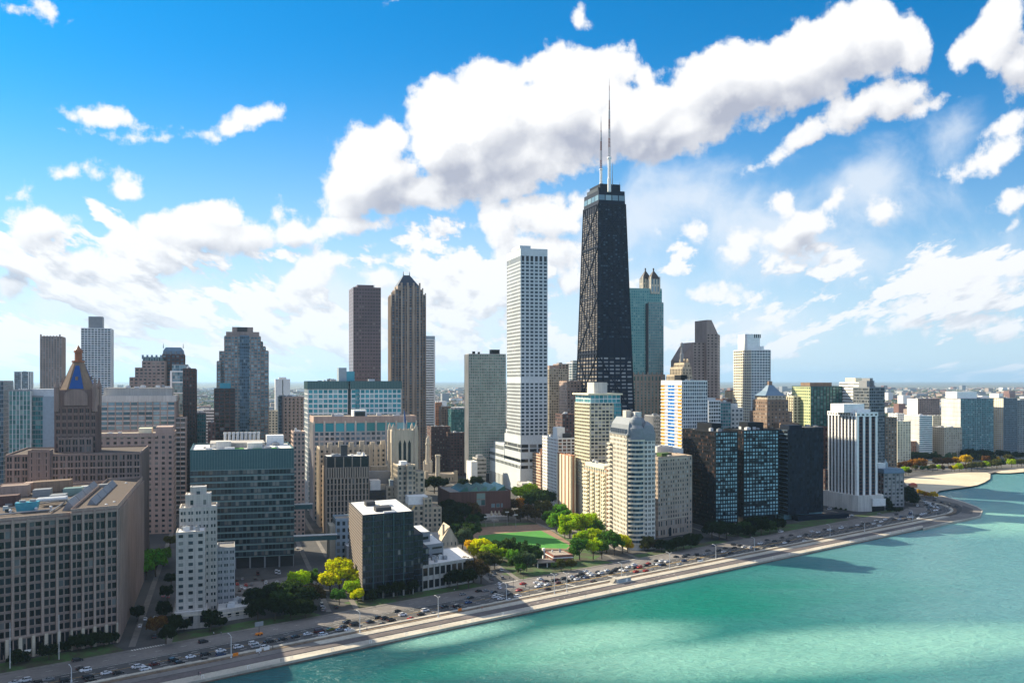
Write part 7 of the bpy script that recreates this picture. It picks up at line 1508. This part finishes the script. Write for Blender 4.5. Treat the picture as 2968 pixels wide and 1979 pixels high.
    for a in ((c8_,380,270,60,'black'),(c8_,480,260,60,'black'),(c8_,580,260,62,'black'),(c8_,680,265,60,'black'),(c8_,760,270,54,'black'),(c8_,860,270,44,'black'),(c8_,1280,220,60,'black'),(c8_,1370,210,62,'black'),(c8_,1480,230,60,'black'),(c8_,1580,220,60,'black'),(c8_,1680,220,52,'black'),(c8_,1850,220,54,'black'),(c8_,1960,235,50,'black'),(c8_,2080,240,54,'black'),(c8_,2180,245,54,'black'),(c8_,240,320,40,'rust'),(c8_,1420,270,50,'black'),(c8_,1540,280,46,'black'),(c8_,1720,280,46,'black')): tree(*a, 'at the foot of the shore apartment blocks', B)
    for a in ((c8_,540,820,36,'gold'),(c8_,600,845,34,'gold'),(c8_,660,865,36,'orange'),(c8_,720,875,34,'gold'),(c8_,775,870,44,'gold')): tree(*a, 'on the sand bank inside the road bend', B, k=1.0)
    label_all(TREE_ITEMS)
forest()

# ------------------------------------------------------------------ cars
obj_colour_mat('car_paint', .3, .5, .6); plain('tyre', (.015,.015,.015), .9, .1, 3); plain('rim', (.35,.35,.36), .35, .1, 3, metal=.6); plain('lamp_glass', (.75,.75,.70), .2, .05, 3); plain('tail_lamp', (.40,.02,.015), .3, .05, 3)
glass('car_glass', (.008,.010,.012), (.02,.03,.035), .2, 0, .08, (.015,.02,.024))
def car_body(kind):
    """side profile lofted across the width: bonnet, windscreen, roof, tail"""
    if kind == 'sedan': prof = [(-2.25,.45),(-2.2,.85),(-1.6,.98),(-.85,1.02),(.95,.98),(2.1,.80),(2.28,.5)]; cab = [(-1.45,.98),(-.75,1.42),(.35,1.44),(1.15,.97)]; w = .90
    elif kind == 'suv': prof = [(-2.3,.5),(-2.28,1.0),(-1.9,1.12),(-.8,1.14),(1.0,1.12),(2.15,.98),(2.3,.6)]; cab = [(-2.1,1.1),(-1.85,1.70),(.35,1.74),(1.2,1.12)]; w = .96
    else: prof = [(-2.7,.5),(-2.7,1.2),(-1.9,1.25),(-.8,1.25),(1.4,1.22),(2.4,1.05),(2.6,.6)]; cab = [(-2.66,1.22),(-2.6,2.1),(1.1,2.12),(1.95,1.2)]; w = 1.02
    b = MB()
    L = [(x, -w*(.93 if i in (0, len(prof)-1) else 1), z) for i, (x, z) in enumerate(prof)]; R = [(x, -y, z) for x, y, z in L]
    k = len(b.v); n = len(prof)
    b.v += L + R + [(x, y*1.0, .26) for x, y, z in L] + [(x, y, .26) for x, y, z in R]
    for i in range(n-1):
        b.f.append((k+i, k+n+i, k+n+i+1, k+i+1)); b.f.append((k+2*n+i, k+i, k+i+1, k+2*n+i+1)[::-1]); b.f.append((k+n+i, k+3*n+i, k+3*n+i+1, k+n+i+1)[::-1])
    b.f.append((k, k+2*n, k+3*n, k+n)); b.f.append((k+n-1, k+2*n-1, k+4*n-1, k+3*n-1)); b.mi += [0]*len(b.f)
    wt = w*.74                                                     # roof panel
    (x0,z0),(x1,z1),(x2,z2),(x3,z3) = cab
    b.hexa([(x1-.05,-wt,z1-.05),(x2+.05,-wt,z2-.05),(x2+.05,wt,z2-.05),(x1-.05,wt,z1-.05)], [(x1+.1,-wt*.92,z1+.03),(x2-.1,-wt*.92,z2+.03),(x2-.1,wt*.92,z2+.03),(x1+.1,wt*.92,z1+.03)])
    for sy in (-1, 1):
        for (xa, za, xb, zb) in ((x0,z0,x1,z1),(x3,z3,x2,z2)): b.bar((xa, sy*w*.93, za-.02), (xb, sy*wt, zb), .05, 4)
        if kind != 'sedan' or True: b.bar(((x1+x2)/2-.1, sy*w*.94, 1.0), ((x1+x2)/2-.1, sy*wt, z1), .05, 4)
    g = MB(); wb = w*.93
    A = [(x0,-wb,z0-.03),(x3,-wb,z3-.03),(x3,wb,z3-.03),(x0,wb,z0-.03)]; B_ = [(x1,-wt,z1-.03),(x2,-wt,z2-.03),(x2,wt,z2-.03),(x1,wt,z1-.03)]; g.hexa(A, B_)
    wh = MB(); tz = 10
    for s in (-1, 1): pass
    wh.rings([[(.33*cos(2*pi*i/12), y, .33*sin(2*pi*i/12)) for i in range(12)] for y in (-.11, .11)], 0, True, True)
    hl, tl = MB(), MB()
    hl.box(-.05,.06,-.2,.2,-.08,.08); tl.box(-.06,.05,-.2,.2,-.1,.1)
    ri = MB(); ri.rings([[(.2*cos(2*pi*i/10), y, .2*sin(2*pi*i/10)) for i in range(10)] for y in (-.008, .008)], 0, True, True)
    ax = 1.40 if kind != 'van' else 1.65
    return dict(body=b.mesh('body', ['car_paint']), window=g.mesh('window', ['car_glass']), wheel=wh.mesh('wheel', ['tyre']), rim=ri.mesh('rim', ['rim']), headlight=hl.mesh('headlight', ['lamp_glass']), taillight=tl.mesh('taillight', ['tail_lamp']), w=w, ax=ax, front=prof[-1][0], rear=prof[0][0], hz=prof[-1][1]+.16, rz=prof[1][1]-.12)
CAR = {k: car_body(k) for k in ('sedan', 'suv', 'van')}
PAINT = dict(w=((.74,.75,.76),'white'), s=((.45,.47,.49),'silver'), g=((.20,.21,.22),'grey'), k=((.012,.013,.016),'black'), r=((.42,.02,.015),'red'), m=((.10,.008,.012),'maroon'), b=((.02,.05,.14),'blue'), o=((.13,.15,.02),'olive green'))
KINDW = dict(s=('sedan','sedan'), u=('suv','suv'), v=('van','van'))
MARKS = [(-999,240,'beside the vast brown block'),(240,470,'near the shaded street mouth'),(470,735,'below the white stone tower'),(735,905,'below the shaded grove'),(905,1060,'by the yellow trees'),(1060,1235,'below the dark glass block'),(1235,1400,'below the low white roofed block'),(1400,1530,'at the wide junction'),(1530,1620,'before the small park lawn'),(1620,1760,'before the brick fieldhouse'),(1760,1900,'below the mansard condominium'),(1900,2010,'below the tan brick block'),(2010,2150,'below the nearer twin tower'),(2150,2270,'below the wider twin tower'),(2270,2420,'below the navy slab'),(2420,2560,'below the white striped tower'),(2560,2660,'below the grey shore house'),(2660,9999,'in the far road bend')]
CAR_ITEMS = []
def car(px, py, col, kind, along='road', rev=None, simple=False):
    X, Y = ground(px, py, .15)
    s, w = sw((X, Y))
    k = KINDW[kind]; D = CAR[k[0]]
    if along == 'street': rz = radians(106) if not rev else radians(-74); lane = 'on the side street'
    else:
        rz = heading(s if s < SA else SA + RO*min(1.05, max(0, (s-SA)/RO*1.0)))
        if along == 'bend': c = S0 + T*SA + N*(W_OUT+RO); q = Vector((X, Y)) - c; rz = atan2(q.x, -q.y)
        lane = 'on the inner drive' if w > 44 else 'in the far lanes' if w > 33.5 else 'in the lakeside lanes'
        if along == 'bend': lane = 'queueing'
        if rev if rev is not None else (w > 33.8 and w < 44): rz += pi
    t = empty('parked_car' if along == 'street' else 'car', (X, Y, .16), rz); rnd = random.Random(int(px*7+py))
    def add(nm, loc, mesh, rot=None):
        o = bpy.data.objects.new(nm, mesh); COL.objects.link(o); o.parent = t; o.location = loc
        if rot: o.rotation_euler = rot
        return o
    o = add('body', (0,0,0), D['body']); c = PAINT[col][0]; j = rnd.uniform(.8, 1.15); o.color = (c[0]*j, c[1]*j, c[2]*j, 1)
    add('window', (0,0,0), D['window'])
    for sx in (-1, 1):
        for sy in (-1, 1):
            wl = add('wheel', (sx*D['ax'], sy*(D['w']-.10), .33), D['wheel'])
            if Y < 560:
                rm = bpy.data.objects.new('rim', D['rim']); COL.objects.link(rm); rm.parent = wl; rm.location = (0, sy*.115, 0)
    if Y < 640:
        for sy in (-1, 1): add('headlight', (D['front']-.02, sy*D['w']*.68, D['hz']), D['headlight']); add('taillight', (D['rear']+.02, sy*D['w']*.68, D['rz']), D['taillight'])
    place = next(p for a, b, p in MARKS if a <= px < b)
    CAR_ITEMS.append((t, '%s %s' % (PAINT[col][1], k[1]), lane + ' ' + place, px, 'car' if kind != 'v' else 'van', 'cars on the shore road' if along != 'street' else 'cars on the side streets'))
def traffic():
    def lot(ox, oy, sc, txt, along='road', rev=None):
        f = crop(ox, oy, sc)
        for tk in txt.split():
            x, y, c, k = tk.split(','); car(*f(float(x), float(y)+10), c, k, along, rev)
    lot(0,1780,5.88,'430,1130,w,u 830,1115,g,s 1110,1130,k,u 1460,955,w,u 1390,930,k,s 1500,1075,k,u 1550,1130,k,s 1810,1005,w,s 2010,1000,k,s 2330,895,w,s 1320,785,k,u 620,1165,k,s 250,1165,s,s')
    lot(380,1700,5.62,'130,1305,w,u 235,1345,w,u 380,1265,m,s 690,1200,k,u 790,1250,k,u 970,1145,w,s 1210,1105,k,u 1460,1045,w,s 1460,1115,b,u 1200,1195,k,s 1750,985,w,u 1995,930,w,u 2035,970,s,u 2185,990,w,u 1175,900,k,u 2230,900,k,s')
    lot(380,1700,5.62,'380,820,k,u 145,640,w,s 230,530,w,s 395,510,w,s 535,335,w,v 525,150,r,s 605,165,r,s 600,100,g,s', 'street')
    lot(760,1640,5.6,'140,1225,k,s 330,1190,k,s 540,1150,k,s 740,1105,w,s 930,1065,m,v 990,1115,w,u 1110,1030,o,s 1255,1040,g,s 1405,1035,w,s 1320,985,k,s 1370,915,k,u 1500,950,k,v 1750,905,k,s 1960,945,k,s 1870,835,k,s 1985,850,k,u 2095,880,k,u 2190,735,k,s')
    lot(760,1640,5.6,'965,635,w,v 980,715,g,s 1200,670,k,u 1000,680,s,s 230,100,w,v 60,260,w,s 240,265,w,s', 'street')
    lot(480,1380,2.618,'545,812,r,s 575,835,w,s 610,820,r,s 640,850,w,s 560,860,k,s 600,845,w,s 650,815,g,s 680,770,k,s 760,805,w,s 845,808,w,s 540,780,k,s 700,735,m,v 860,728,w,v 585,775,g,s 740,780,k,s 1000,540,w,s 1040,560,g,s 1010,470,k,s 1030,380,w,s 1000,350,k,s 1040,350,g,s', 'street')
    lot(1140,1560,5.6,'515,1170,w,u 150,1240,w,u 290,1305,r,s 450,1230,k,s 655,1230,g,s 835,1110,k,s 1030,1105,k,u 1055,1155,k,s 1220,1040,b,s 1250,960,k,s 1120,910,g,s 1390,855,k,s 1500,850,g,s 1630,870,k,s 1660,950,w,u 1745,980,w,s 1890,1000,w,s 2020,940,w,u 1890,905,k,s 2040,840,r,s 2105,735,r,s')
    lot(1140,1560,5.6,'1725,800,w,s 1715,740,w,s 1760,640,g,u 1610,600,g,s 1750,510,w,u 1600,540,k,s 1590,660,k,s 1640,570,k,s', 'street')
    lot(1520,1500,5.6,'380,1155,k,s 220,1115,w,s 370,1085,w,s 270,1075,w,s 190,1055,w,s 255,995,w,s 540,1055,m,s 350,1030,k,s 470,1020,k,s 520,1005,m,s 630,990,k,u 690,1025,k,s 760,955,w,s 780,990,g,s 850,995,w,s 860,945,k,s 930,915,k,u 940,960,k,s 1000,968,b,s 1000,865,w,s 1060,900,w,s 1100,930,w,s 1175,938,k,s 1200,880,k,s 1240,900,w,u 1340,855,w,s 1390,895,k,u 1450,860,k,u 1490,830,k,s 1560,815,k,s 1580,845,w,s 1630,858,w,s 1690,800,w,s 1780,765,w,u 1785,808,k,s 1865,805,r,u 1965,770,k,s 2010,745,r,s 1810,873,r,s 1970,860,r,s 2080,852,g,s 1610,948,g,s 1125,1032,k,s 2145,698,k,s 2220,700,w,s 2170,752,w,s 2110,748,g,s 2225,764,b,s')
    lot(1900,1440,5.6,'115,1035,w,s 185,1045,w,s 45,1090,w,s 120,1098,k,u 390,1090,s,s 335,970,k,s 465,1032,b,s 470,965,k,u 520,940,k,s 700,1008,k,s 660,940,k,u 810,932,g,s 850,870,k,s 1020,870,k,u 1105,888,w,s 1220,908,k,s 1130,953,k,s 1130,830,k,s 1265,770,k,u 1280,822,k,s 1370,785,k,s 1430,808,w,s 1540,818,w,u 1650,848,k,s 1780,832,k,s 1700,752,w,u 1810,700,k,s 1930,712,k,s 1910,798,k,s 2050,660,k,s 2100,742,w,s 2150,712,k,s 2200,622,k,s 2035,562,w,v 950,785,b,s')
    lot(2280,1400,5.6,'295,938,w,s 560,872,k,s 210,862,w,s 310,830,k,s 370,850,g,s 415,780,w,s 515,792,w,s 620,750,k,s 690,752,w,s 740,778,k,s 885,725,w,v 985,792,k,s 1235,748,k,s 1050,715,k,s 1150,680,w,s 1200,692,k,s 1240,645,k,s 1320,648,k,s 1415,655,w,s 1450,602,w,s 1510,688,w,s 1535,622,w,s 1600,585,w,s 1700,552,g,s 1740,585,k,s 1835,580,w,s 1855,542,b,s 1780,505,k,s 1930,585,k,s 1985,548,w,s 2010,492,b,v 2040,545,w,s 2060,578,k,s 2150,572,w,s 2110,512,g,s 2190,500,w,s 1000,545,w,s 1060,520,w,s', 'road')
    lot(2280,1400,5.6,'2120,360,w,v 700,415,w,v 1500,490,g,s', 'road')
    lot(2568,1280,5.6,'860,1160,k,s 970,1160,k,s 1030,1110,g,u 1030,1062,k,s 1090,1062,k,s 1140,1045,k,s 1030,1018,k,s 960,1018,k,s 905,980,k,s 790,945,k,s 890,1060,g,s 880,1100,k,s 830,1105,w,s 790,1110,w,s 740,1100,g,s 690,1090,k,s 700,1135,k,s 830,1060,w,s 860,1080,s,s 800,1020,w,s 770,1050,w,s 720,1030,w,s 700,1000,w,s 740,990,s,s 660,985,w,s 640,1010,w,s 620,970,w,s 690,1050,g,s 770,1000,k,s 840,1030,k,s 730,1060,k,s 660,1020,k,s 590,950,k,s 620,940,k,s', 'bend')
    lot(2568,1280,5.6,'580,1178,w,s 640,1162,w,s 500,1190,k,s 690,1145,k,s 610,1155,k,s 530,1240,w,s 440,1255,k,s', 'road')
    label_all(CAR_ITEMS)
traffic()

# ------------------------------------------------------------------ street furniture
def lamp_posts():
    items = []
    def post(px, py, ytop, arms, place):
        X, Y = ground(px, py, .3); h = (py - ytop)/F*Y; s, w = sw((X, Y))
        t = empty('street_lamp', (X, Y, .3), heading(s)+pi/2)
        m = MB(); m.bar((0,0,0), (0,0,h-.8), .20, 8, r2=.13); m.lathe(0, 0, [(.38,0),(.38,.8),(.22,1.1)], 10); m.build('pole', 'metal_pale', t)
        for a in arms:
            m = MB(); m.bar((0,0,h-.9), (a*1.4,0,h-.15), .11, 6); m.bar((a*1.4,0,h-.15), (a*2.4,0,h), .10, 6); m.build('arm', 'metal_pale', t)
            m = MB(); m.hexa([(a*2.3,-.22,h-.12),(a*2.3+.9*a,-.18,h-.10),(a*2.3+.9*a,.18,h-.10),(a*2.3,.22,h-.12)][::(1 if a > 0 else -1)], [(a*2.3,-.15,h+.12),(a*2.3+.9*a,-.12,h+.08),(a*2.3+.9*a,.12,h+.08),(a*2.3,.15,h+.12)][::(1 if a > 0 else -1)], bottom=True); m.build('lamp_head', 'metal_pale', t)
        items.append((t, 'pale street lamp on the road median' if 35 < w < 50 else 'pale street lamp on the lakeside barrier', place, px, 'street lamp', 'street lamps along the shore road'))
    for px, py, yt, arms in ((207,1976,1929,(1,)),(670,1908,1838,(1,)),(1043,1834,1770,(1,)),(1270,1789,1727,(1,-.5)),(1468,1741,1689,(1,)),(1607,1721,1663,(1,-.6)),(1643,1716,1660,(1,-.6)),(1802,1682,1631,(1,)),(1941,1651,1600,(1,-.6)),(2075,1622,1578,(1,)),(2187,1597,1557,(1,)),(2406,1554,1520,(1,)),(2506,1541,1512,(1,)),(2645,1511,1478,(1,))):
        post(px, py, yt, arms, next(p for a, b, p in MARKS if a <= px < b))
    label_all(items)
    for px, py, yt, lb in ((29,1937,1806,'tall white flagpole at the entrance canopy of the brown block, nearer the frame edge'), (171,1911,1784,'tall white flagpole on the verge before the brown block, beside the dark bush')):
        X, Y = ground(px, py); h = (py-yt)/F*Y; t = empty('flagpole', (X, Y, 0)); tag(t, lb, 'flagpole', 'flagpoles before the brown block')
        m = MB(); m.bar((0,0,0), (0,0,h), .17, 8, r2=.09); m.build('pole', 'white_paint', t); m = MB(); m.lathe(0, 0, [(.05,h),(.2,h+.15),(.2,h+.3),(.03,h+.45)], 8); m.build('finial', 'metal_pale', t)
    for i, (px, py, yt, lb) in enumerate(((1280+425/2.8, 1180+975/2.8, 1180+880/2.8, 'at the near left of the terrace'), (1280+602/2.8, 1180+975/2.8, 1180+872/2.8, 'behind home plate, the tallest'), (1280+532/2.8, 1180+960/2.8, 1180+850/2.8, 'in front of the museum doors'), (1280+360/2.8, 1180+975/2.8, 1180+890/2.8, 'beside the shaded trees'))):
        X, Y = ground(px, py); h = (py-yt)/F*Y; t = empty('floodlight_mast', (X, Y, 0)); tag(t, 'ball field floodlight mast ' + lb, 'floodlight', 'ball field floodlights')
        m = MB(); m.bar((0,0,0), (0,0,h), .2, 6, r2=.14); m.build('pole', 'metal_grey', t); m = MB(); m.box(-1.6,1.6,-.3,.3,h-.4,h+.5); m.build('lamp_head', 'metal_pale', t)
    # signal posts at the junction
    for i, (s, w, lb) in enumerate(((226,60,'on the near pavement corner'), (252,60,'on the park corner'), (229,44,'on the median before the crossing'), (250,33,'between the lanes beyond the crossing'), (220,20.3,'on the lakeside barrier at the crossing'))):
        p = drive(s, w); t = empty('traffic_signal', (p.x, p.y, .3), heading(s)); tag(t, 'dark traffic signal post ' + lb, 'traffic signal', 'signals at the wide junction')
        m = MB(); m.bar((0,0,0), (0,0,6.2), .12, 6); m.bar((0,0,5.9), (0,3.2,6.3), .08, 6); m.build('pole', 'metal_dark', t); m = MB(); m.box(-.2,.2,2.9,3.3,5.3,6.4); m.build('signal_head', 'metal_dark', t)
    # mooring ladders along the sea wall
    i = 0; s = -30
    while s < 660:
        p = drive(s, -2.2); t = empty('ladder_rail', (p.x, p.y, .06), heading(s)); tag(t, 'small white ladder hoop on the pale ledge along the sea wall', 'ladder rail', 'ladder hoops along the sea wall')
        m = MB(); m.bar((-.5,0,0), (-.5,.2,1.4), .10, 5); m.bar((-.5,.2,1.4), (.5,.2,1.4), .10, 5); m.bar((.5,.2,1.4), (.5,0,0), .10, 5); m.bar((-.5,0,0), (-.5,-.9,-.6), .08, 5); m.bar((.5,0,0), (.5,-.9,-.6), .08, 5); m.build('rail', 'white_paint', t)
        s += 21
    # message sign, panels, barriers
    X, Y = ground(751, 1839, .3); t = empty('message_sign', (X, Y, .16), heading(200)); tag(t, 'portable grey message sign on an orange trailer beside the inner drive', 'road sign')
    m = MB(); m.box(-1.6,1.6,-.9,.9,.3,1.2); m.bar((-2.6,0,.5), (-1.6,0,.5), .12, 5); m.build('trailer', 'orange_plastic', t); m = MB(); m.bar((0,0,1.2), (0,0,5.4), .16, 6); m.build('post', 'metal_dark', t); m = MB(); m.box(-2.2,2.2,-.15,.15,4.4,6.6); m.build('panel', 'metal_grey', t)
    for sx in (-1, 1): m = MB(); m.rings([[(sx*.9+.4*cos(a*.628), y, .4+.4*sin(a*.628)) for a in range(10)] for y in (-1.1,-.9)], 0, True, True); m.build('wheel', 'tyre', t)
    for (px, py, lb, mt, wd) in ((750,1890,'white sheet sign facing the lake beside the standing workers, nearer the lamp post','white_paint',1.4), (773,1885,'white sheet sign facing the lake beside the parked white suv','white_paint',1.4), (683,1902,'orange barrier board at the foot of a street lamp','orange_plastic',1.3), (2030,1629,'white board on the barrier below the nearer twin tower','white_paint',3.0), (1333,1771.5,'low red barrier on the road edge below the low white roofed block','orange_plastic',1.2)):
        X, Y = ground(px, py, .3); t = empty('sign_board', (X, Y, .16), heading(100)); tag(t, lb, 'sign board')
        m = MB(); m.box(-wd,wd,-.06,.06,.5,1.9); m.build('panel', mt, t); m = MB()
        for sx in (-1, 1): m.box(sx*wd*.8-.06, sx*wd*.8+.06, .08, .2, 0, 1.7); m.box(sx*wd*.8-.06, sx*wd*.8+.06, -.5, .6, 0, .1)
        m.build('stand', 'metal_dark', t)
lamp_posts()

# ------------------------------------------------------------------ people on the promenade
def person_mesh(seed, stride, bend=0.0):
    """one continuous skinned figure, coloured by zone afterwards"""
    r = random.Random(seed)
    J = {'pel':(0,0,.95),'che':(bend*.25,0,1.28),'nek':(bend*.42,0,1.50),'hed':(bend*.48+.02,0,1.66),'top':(bend*.5+.02,0,1.76),
         'lh':(0,.10,.90),'lk':(stride*.20,.11,.50),'la':(stride*.22-.02,.11,.08),'lt':(stride*.22+.16,.12,.04),'rh':(0,-.10,.90),'rk':(-stride*.10,-.11,.50),'ra':(-stride*.36,-.11,.10),'rt':(-stride*.30,-.12,.03),
         'ls':(bend*.40,.19,1.43),'le':(-stride*.12+bend*.3,.24,1.14),'lw':(stride*.05+bend*.4,.23,.90),'lf':(stride*.08+bend*.45,.22,.80),'rs':(bend*.40,-.19,1.43),'re':(stride*.14+bend*.3,-.24,1.14),'rw':(stride*.28+bend*.4,-.22,.94),'rf':(stride*.33+bend*.45,-.21,.85)}
    Rr = dict(pel=.15,che=.16,nek=.06,hed=.105,top=.08,lh=.10,lk=.065,la=.045,lt=.035,rh=.10,rk=.065,ra=.045,rt=.035,ls=.075,le=.05,lw=.035,lf=.03,rs=.075,re=.05,rw=.035,rf=.03)
    E = ['pel che','che nek','nek hed','hed top','pel lh','lh lk','lk la','la lt','pel rh','rh rk','rk ra','ra rt','che ls','ls le','le lw','lw lf','che rs','rs re','re rw','rw rf']
    ks = list(J); me = bpy.data.meshes.new('person'); me.from_pydata([J[k] for k in ks], [tuple(ks.index(x) for x in e.split()) for e in E], [])
    o = bpy.data.objects.new('person_tmp', me); COL.objects.link(o)
    md = o.modifiers.new('skin', 'SKIN'); md.use_smooth_shade = True; o.modifiers.new('sub', 'SUBSURF').levels = 1
    sk = me.skin_vertices[0].data
    for i, k in enumerate(ks): sk[i].radius = (Rr[k], Rr[k]); sk[i].use_root = (k == 'pel')
    dg = bpy.context.evaluated_depsgraph_get(); dg.update(); out = bpy.data.meshes.new_from_object(o.evaluated_get(dg)); out.name = 'person'
    bpy.data.objects.remove(o)
    return out
plain('skin', (.42,.26,.19), .6, .05, 8)
def people():
    tops = dict(dark=(.03,.03,.035), pink=(.50,.22,.24), white=(.7,.7,.7), blue=(.05,.10,.25), grey=(.25,.25,.26), red=(.4,.05,.04))
    for k, c in tops.items(): plain('shirt_'+k, c, .9, .1, 6)
    plain('trousers', (.025,.03,.045), .9, .1, 6); plain('hair', (.03,.02,.014), .8, .1, 6)
    c2, c3, c4_ = crop(380,1700,5.62), crop(760,1640,5.6), crop(1140,1560,5.6)
    L = [(c2(1097,1445),'dark','walking on the dark lakefront path below the white tower, taller of two',1,0,.3),(c2(1126,1442),'pink','in a pink top walking on the lakefront path beside a taller companion',1,0,.3),(c3(305,1558),'dark','standing on the pale ledge at the sea wall, one of a close pair',.3,0,.06),(c3(338,1552),'grey','in grey standing on the pale ledge at the sea wall beside another',.4,0,.06),
         (c2(2085,1112),'white','in a white shirt stooping beside the white sheet signs',.2,.9,.7),(c3(172,1345),'dark','in dark clothes standing behind the white sheet sign at the barrier',.2,0,.7),(c3(1700,1045),'blue','standing at the barrier near the lamp post below the yellow trees',.3,0,.7),(c2(1345,785),'white','in white walking on the pavement before the low stone wing',1,0,.3),(c2(1465,780),'grey','in grey jogging on the pavement before the low stone wing',1.3,.2,.3),(c4_(990,858),'white','in white walking on the pavement before the low white roofed block',1,0,.3),(c4_(1440,1150),'red','in red standing at the road barrier below the junction',.3,0,.7)]
    for i, ((px, py), top, lb, st, bend, z) in enumerate(L):
        me = person_mesh(i, st*.5, bend*.5)
        for m in ('skin','shirt_'+top,'trousers'): me.materials.append(M(m))
        for p in me.polygons:
            h = p.center.z; hand = abs(p.center.y) > .19 and h < .96 and h > .7
            p.material_index = 0 if (h > 1.50 or hand) else 1 if h > .95 else 2
        X, Y = ground(px, py, z); s, w = sw((X, Y)); o = bpy.data.objects.new('person', me); COL.objects.link(o); o.location = (X, Y, z); o.rotation_euler = (0, 0, heading(s) + (pi if i % 3 == 0 else 0)); o.scale = (1.03,)*3
        tag(o, 'person ' + lb, 'person', 'people by the lakefront')
        m = MB(); bx = bend*.25; m.lathe(bx+.01, 0, [(.116,1.66),(.122,1.72),(.09,1.80),(.03,1.83)], 10); m.build('hair', 'hair', o)
people()
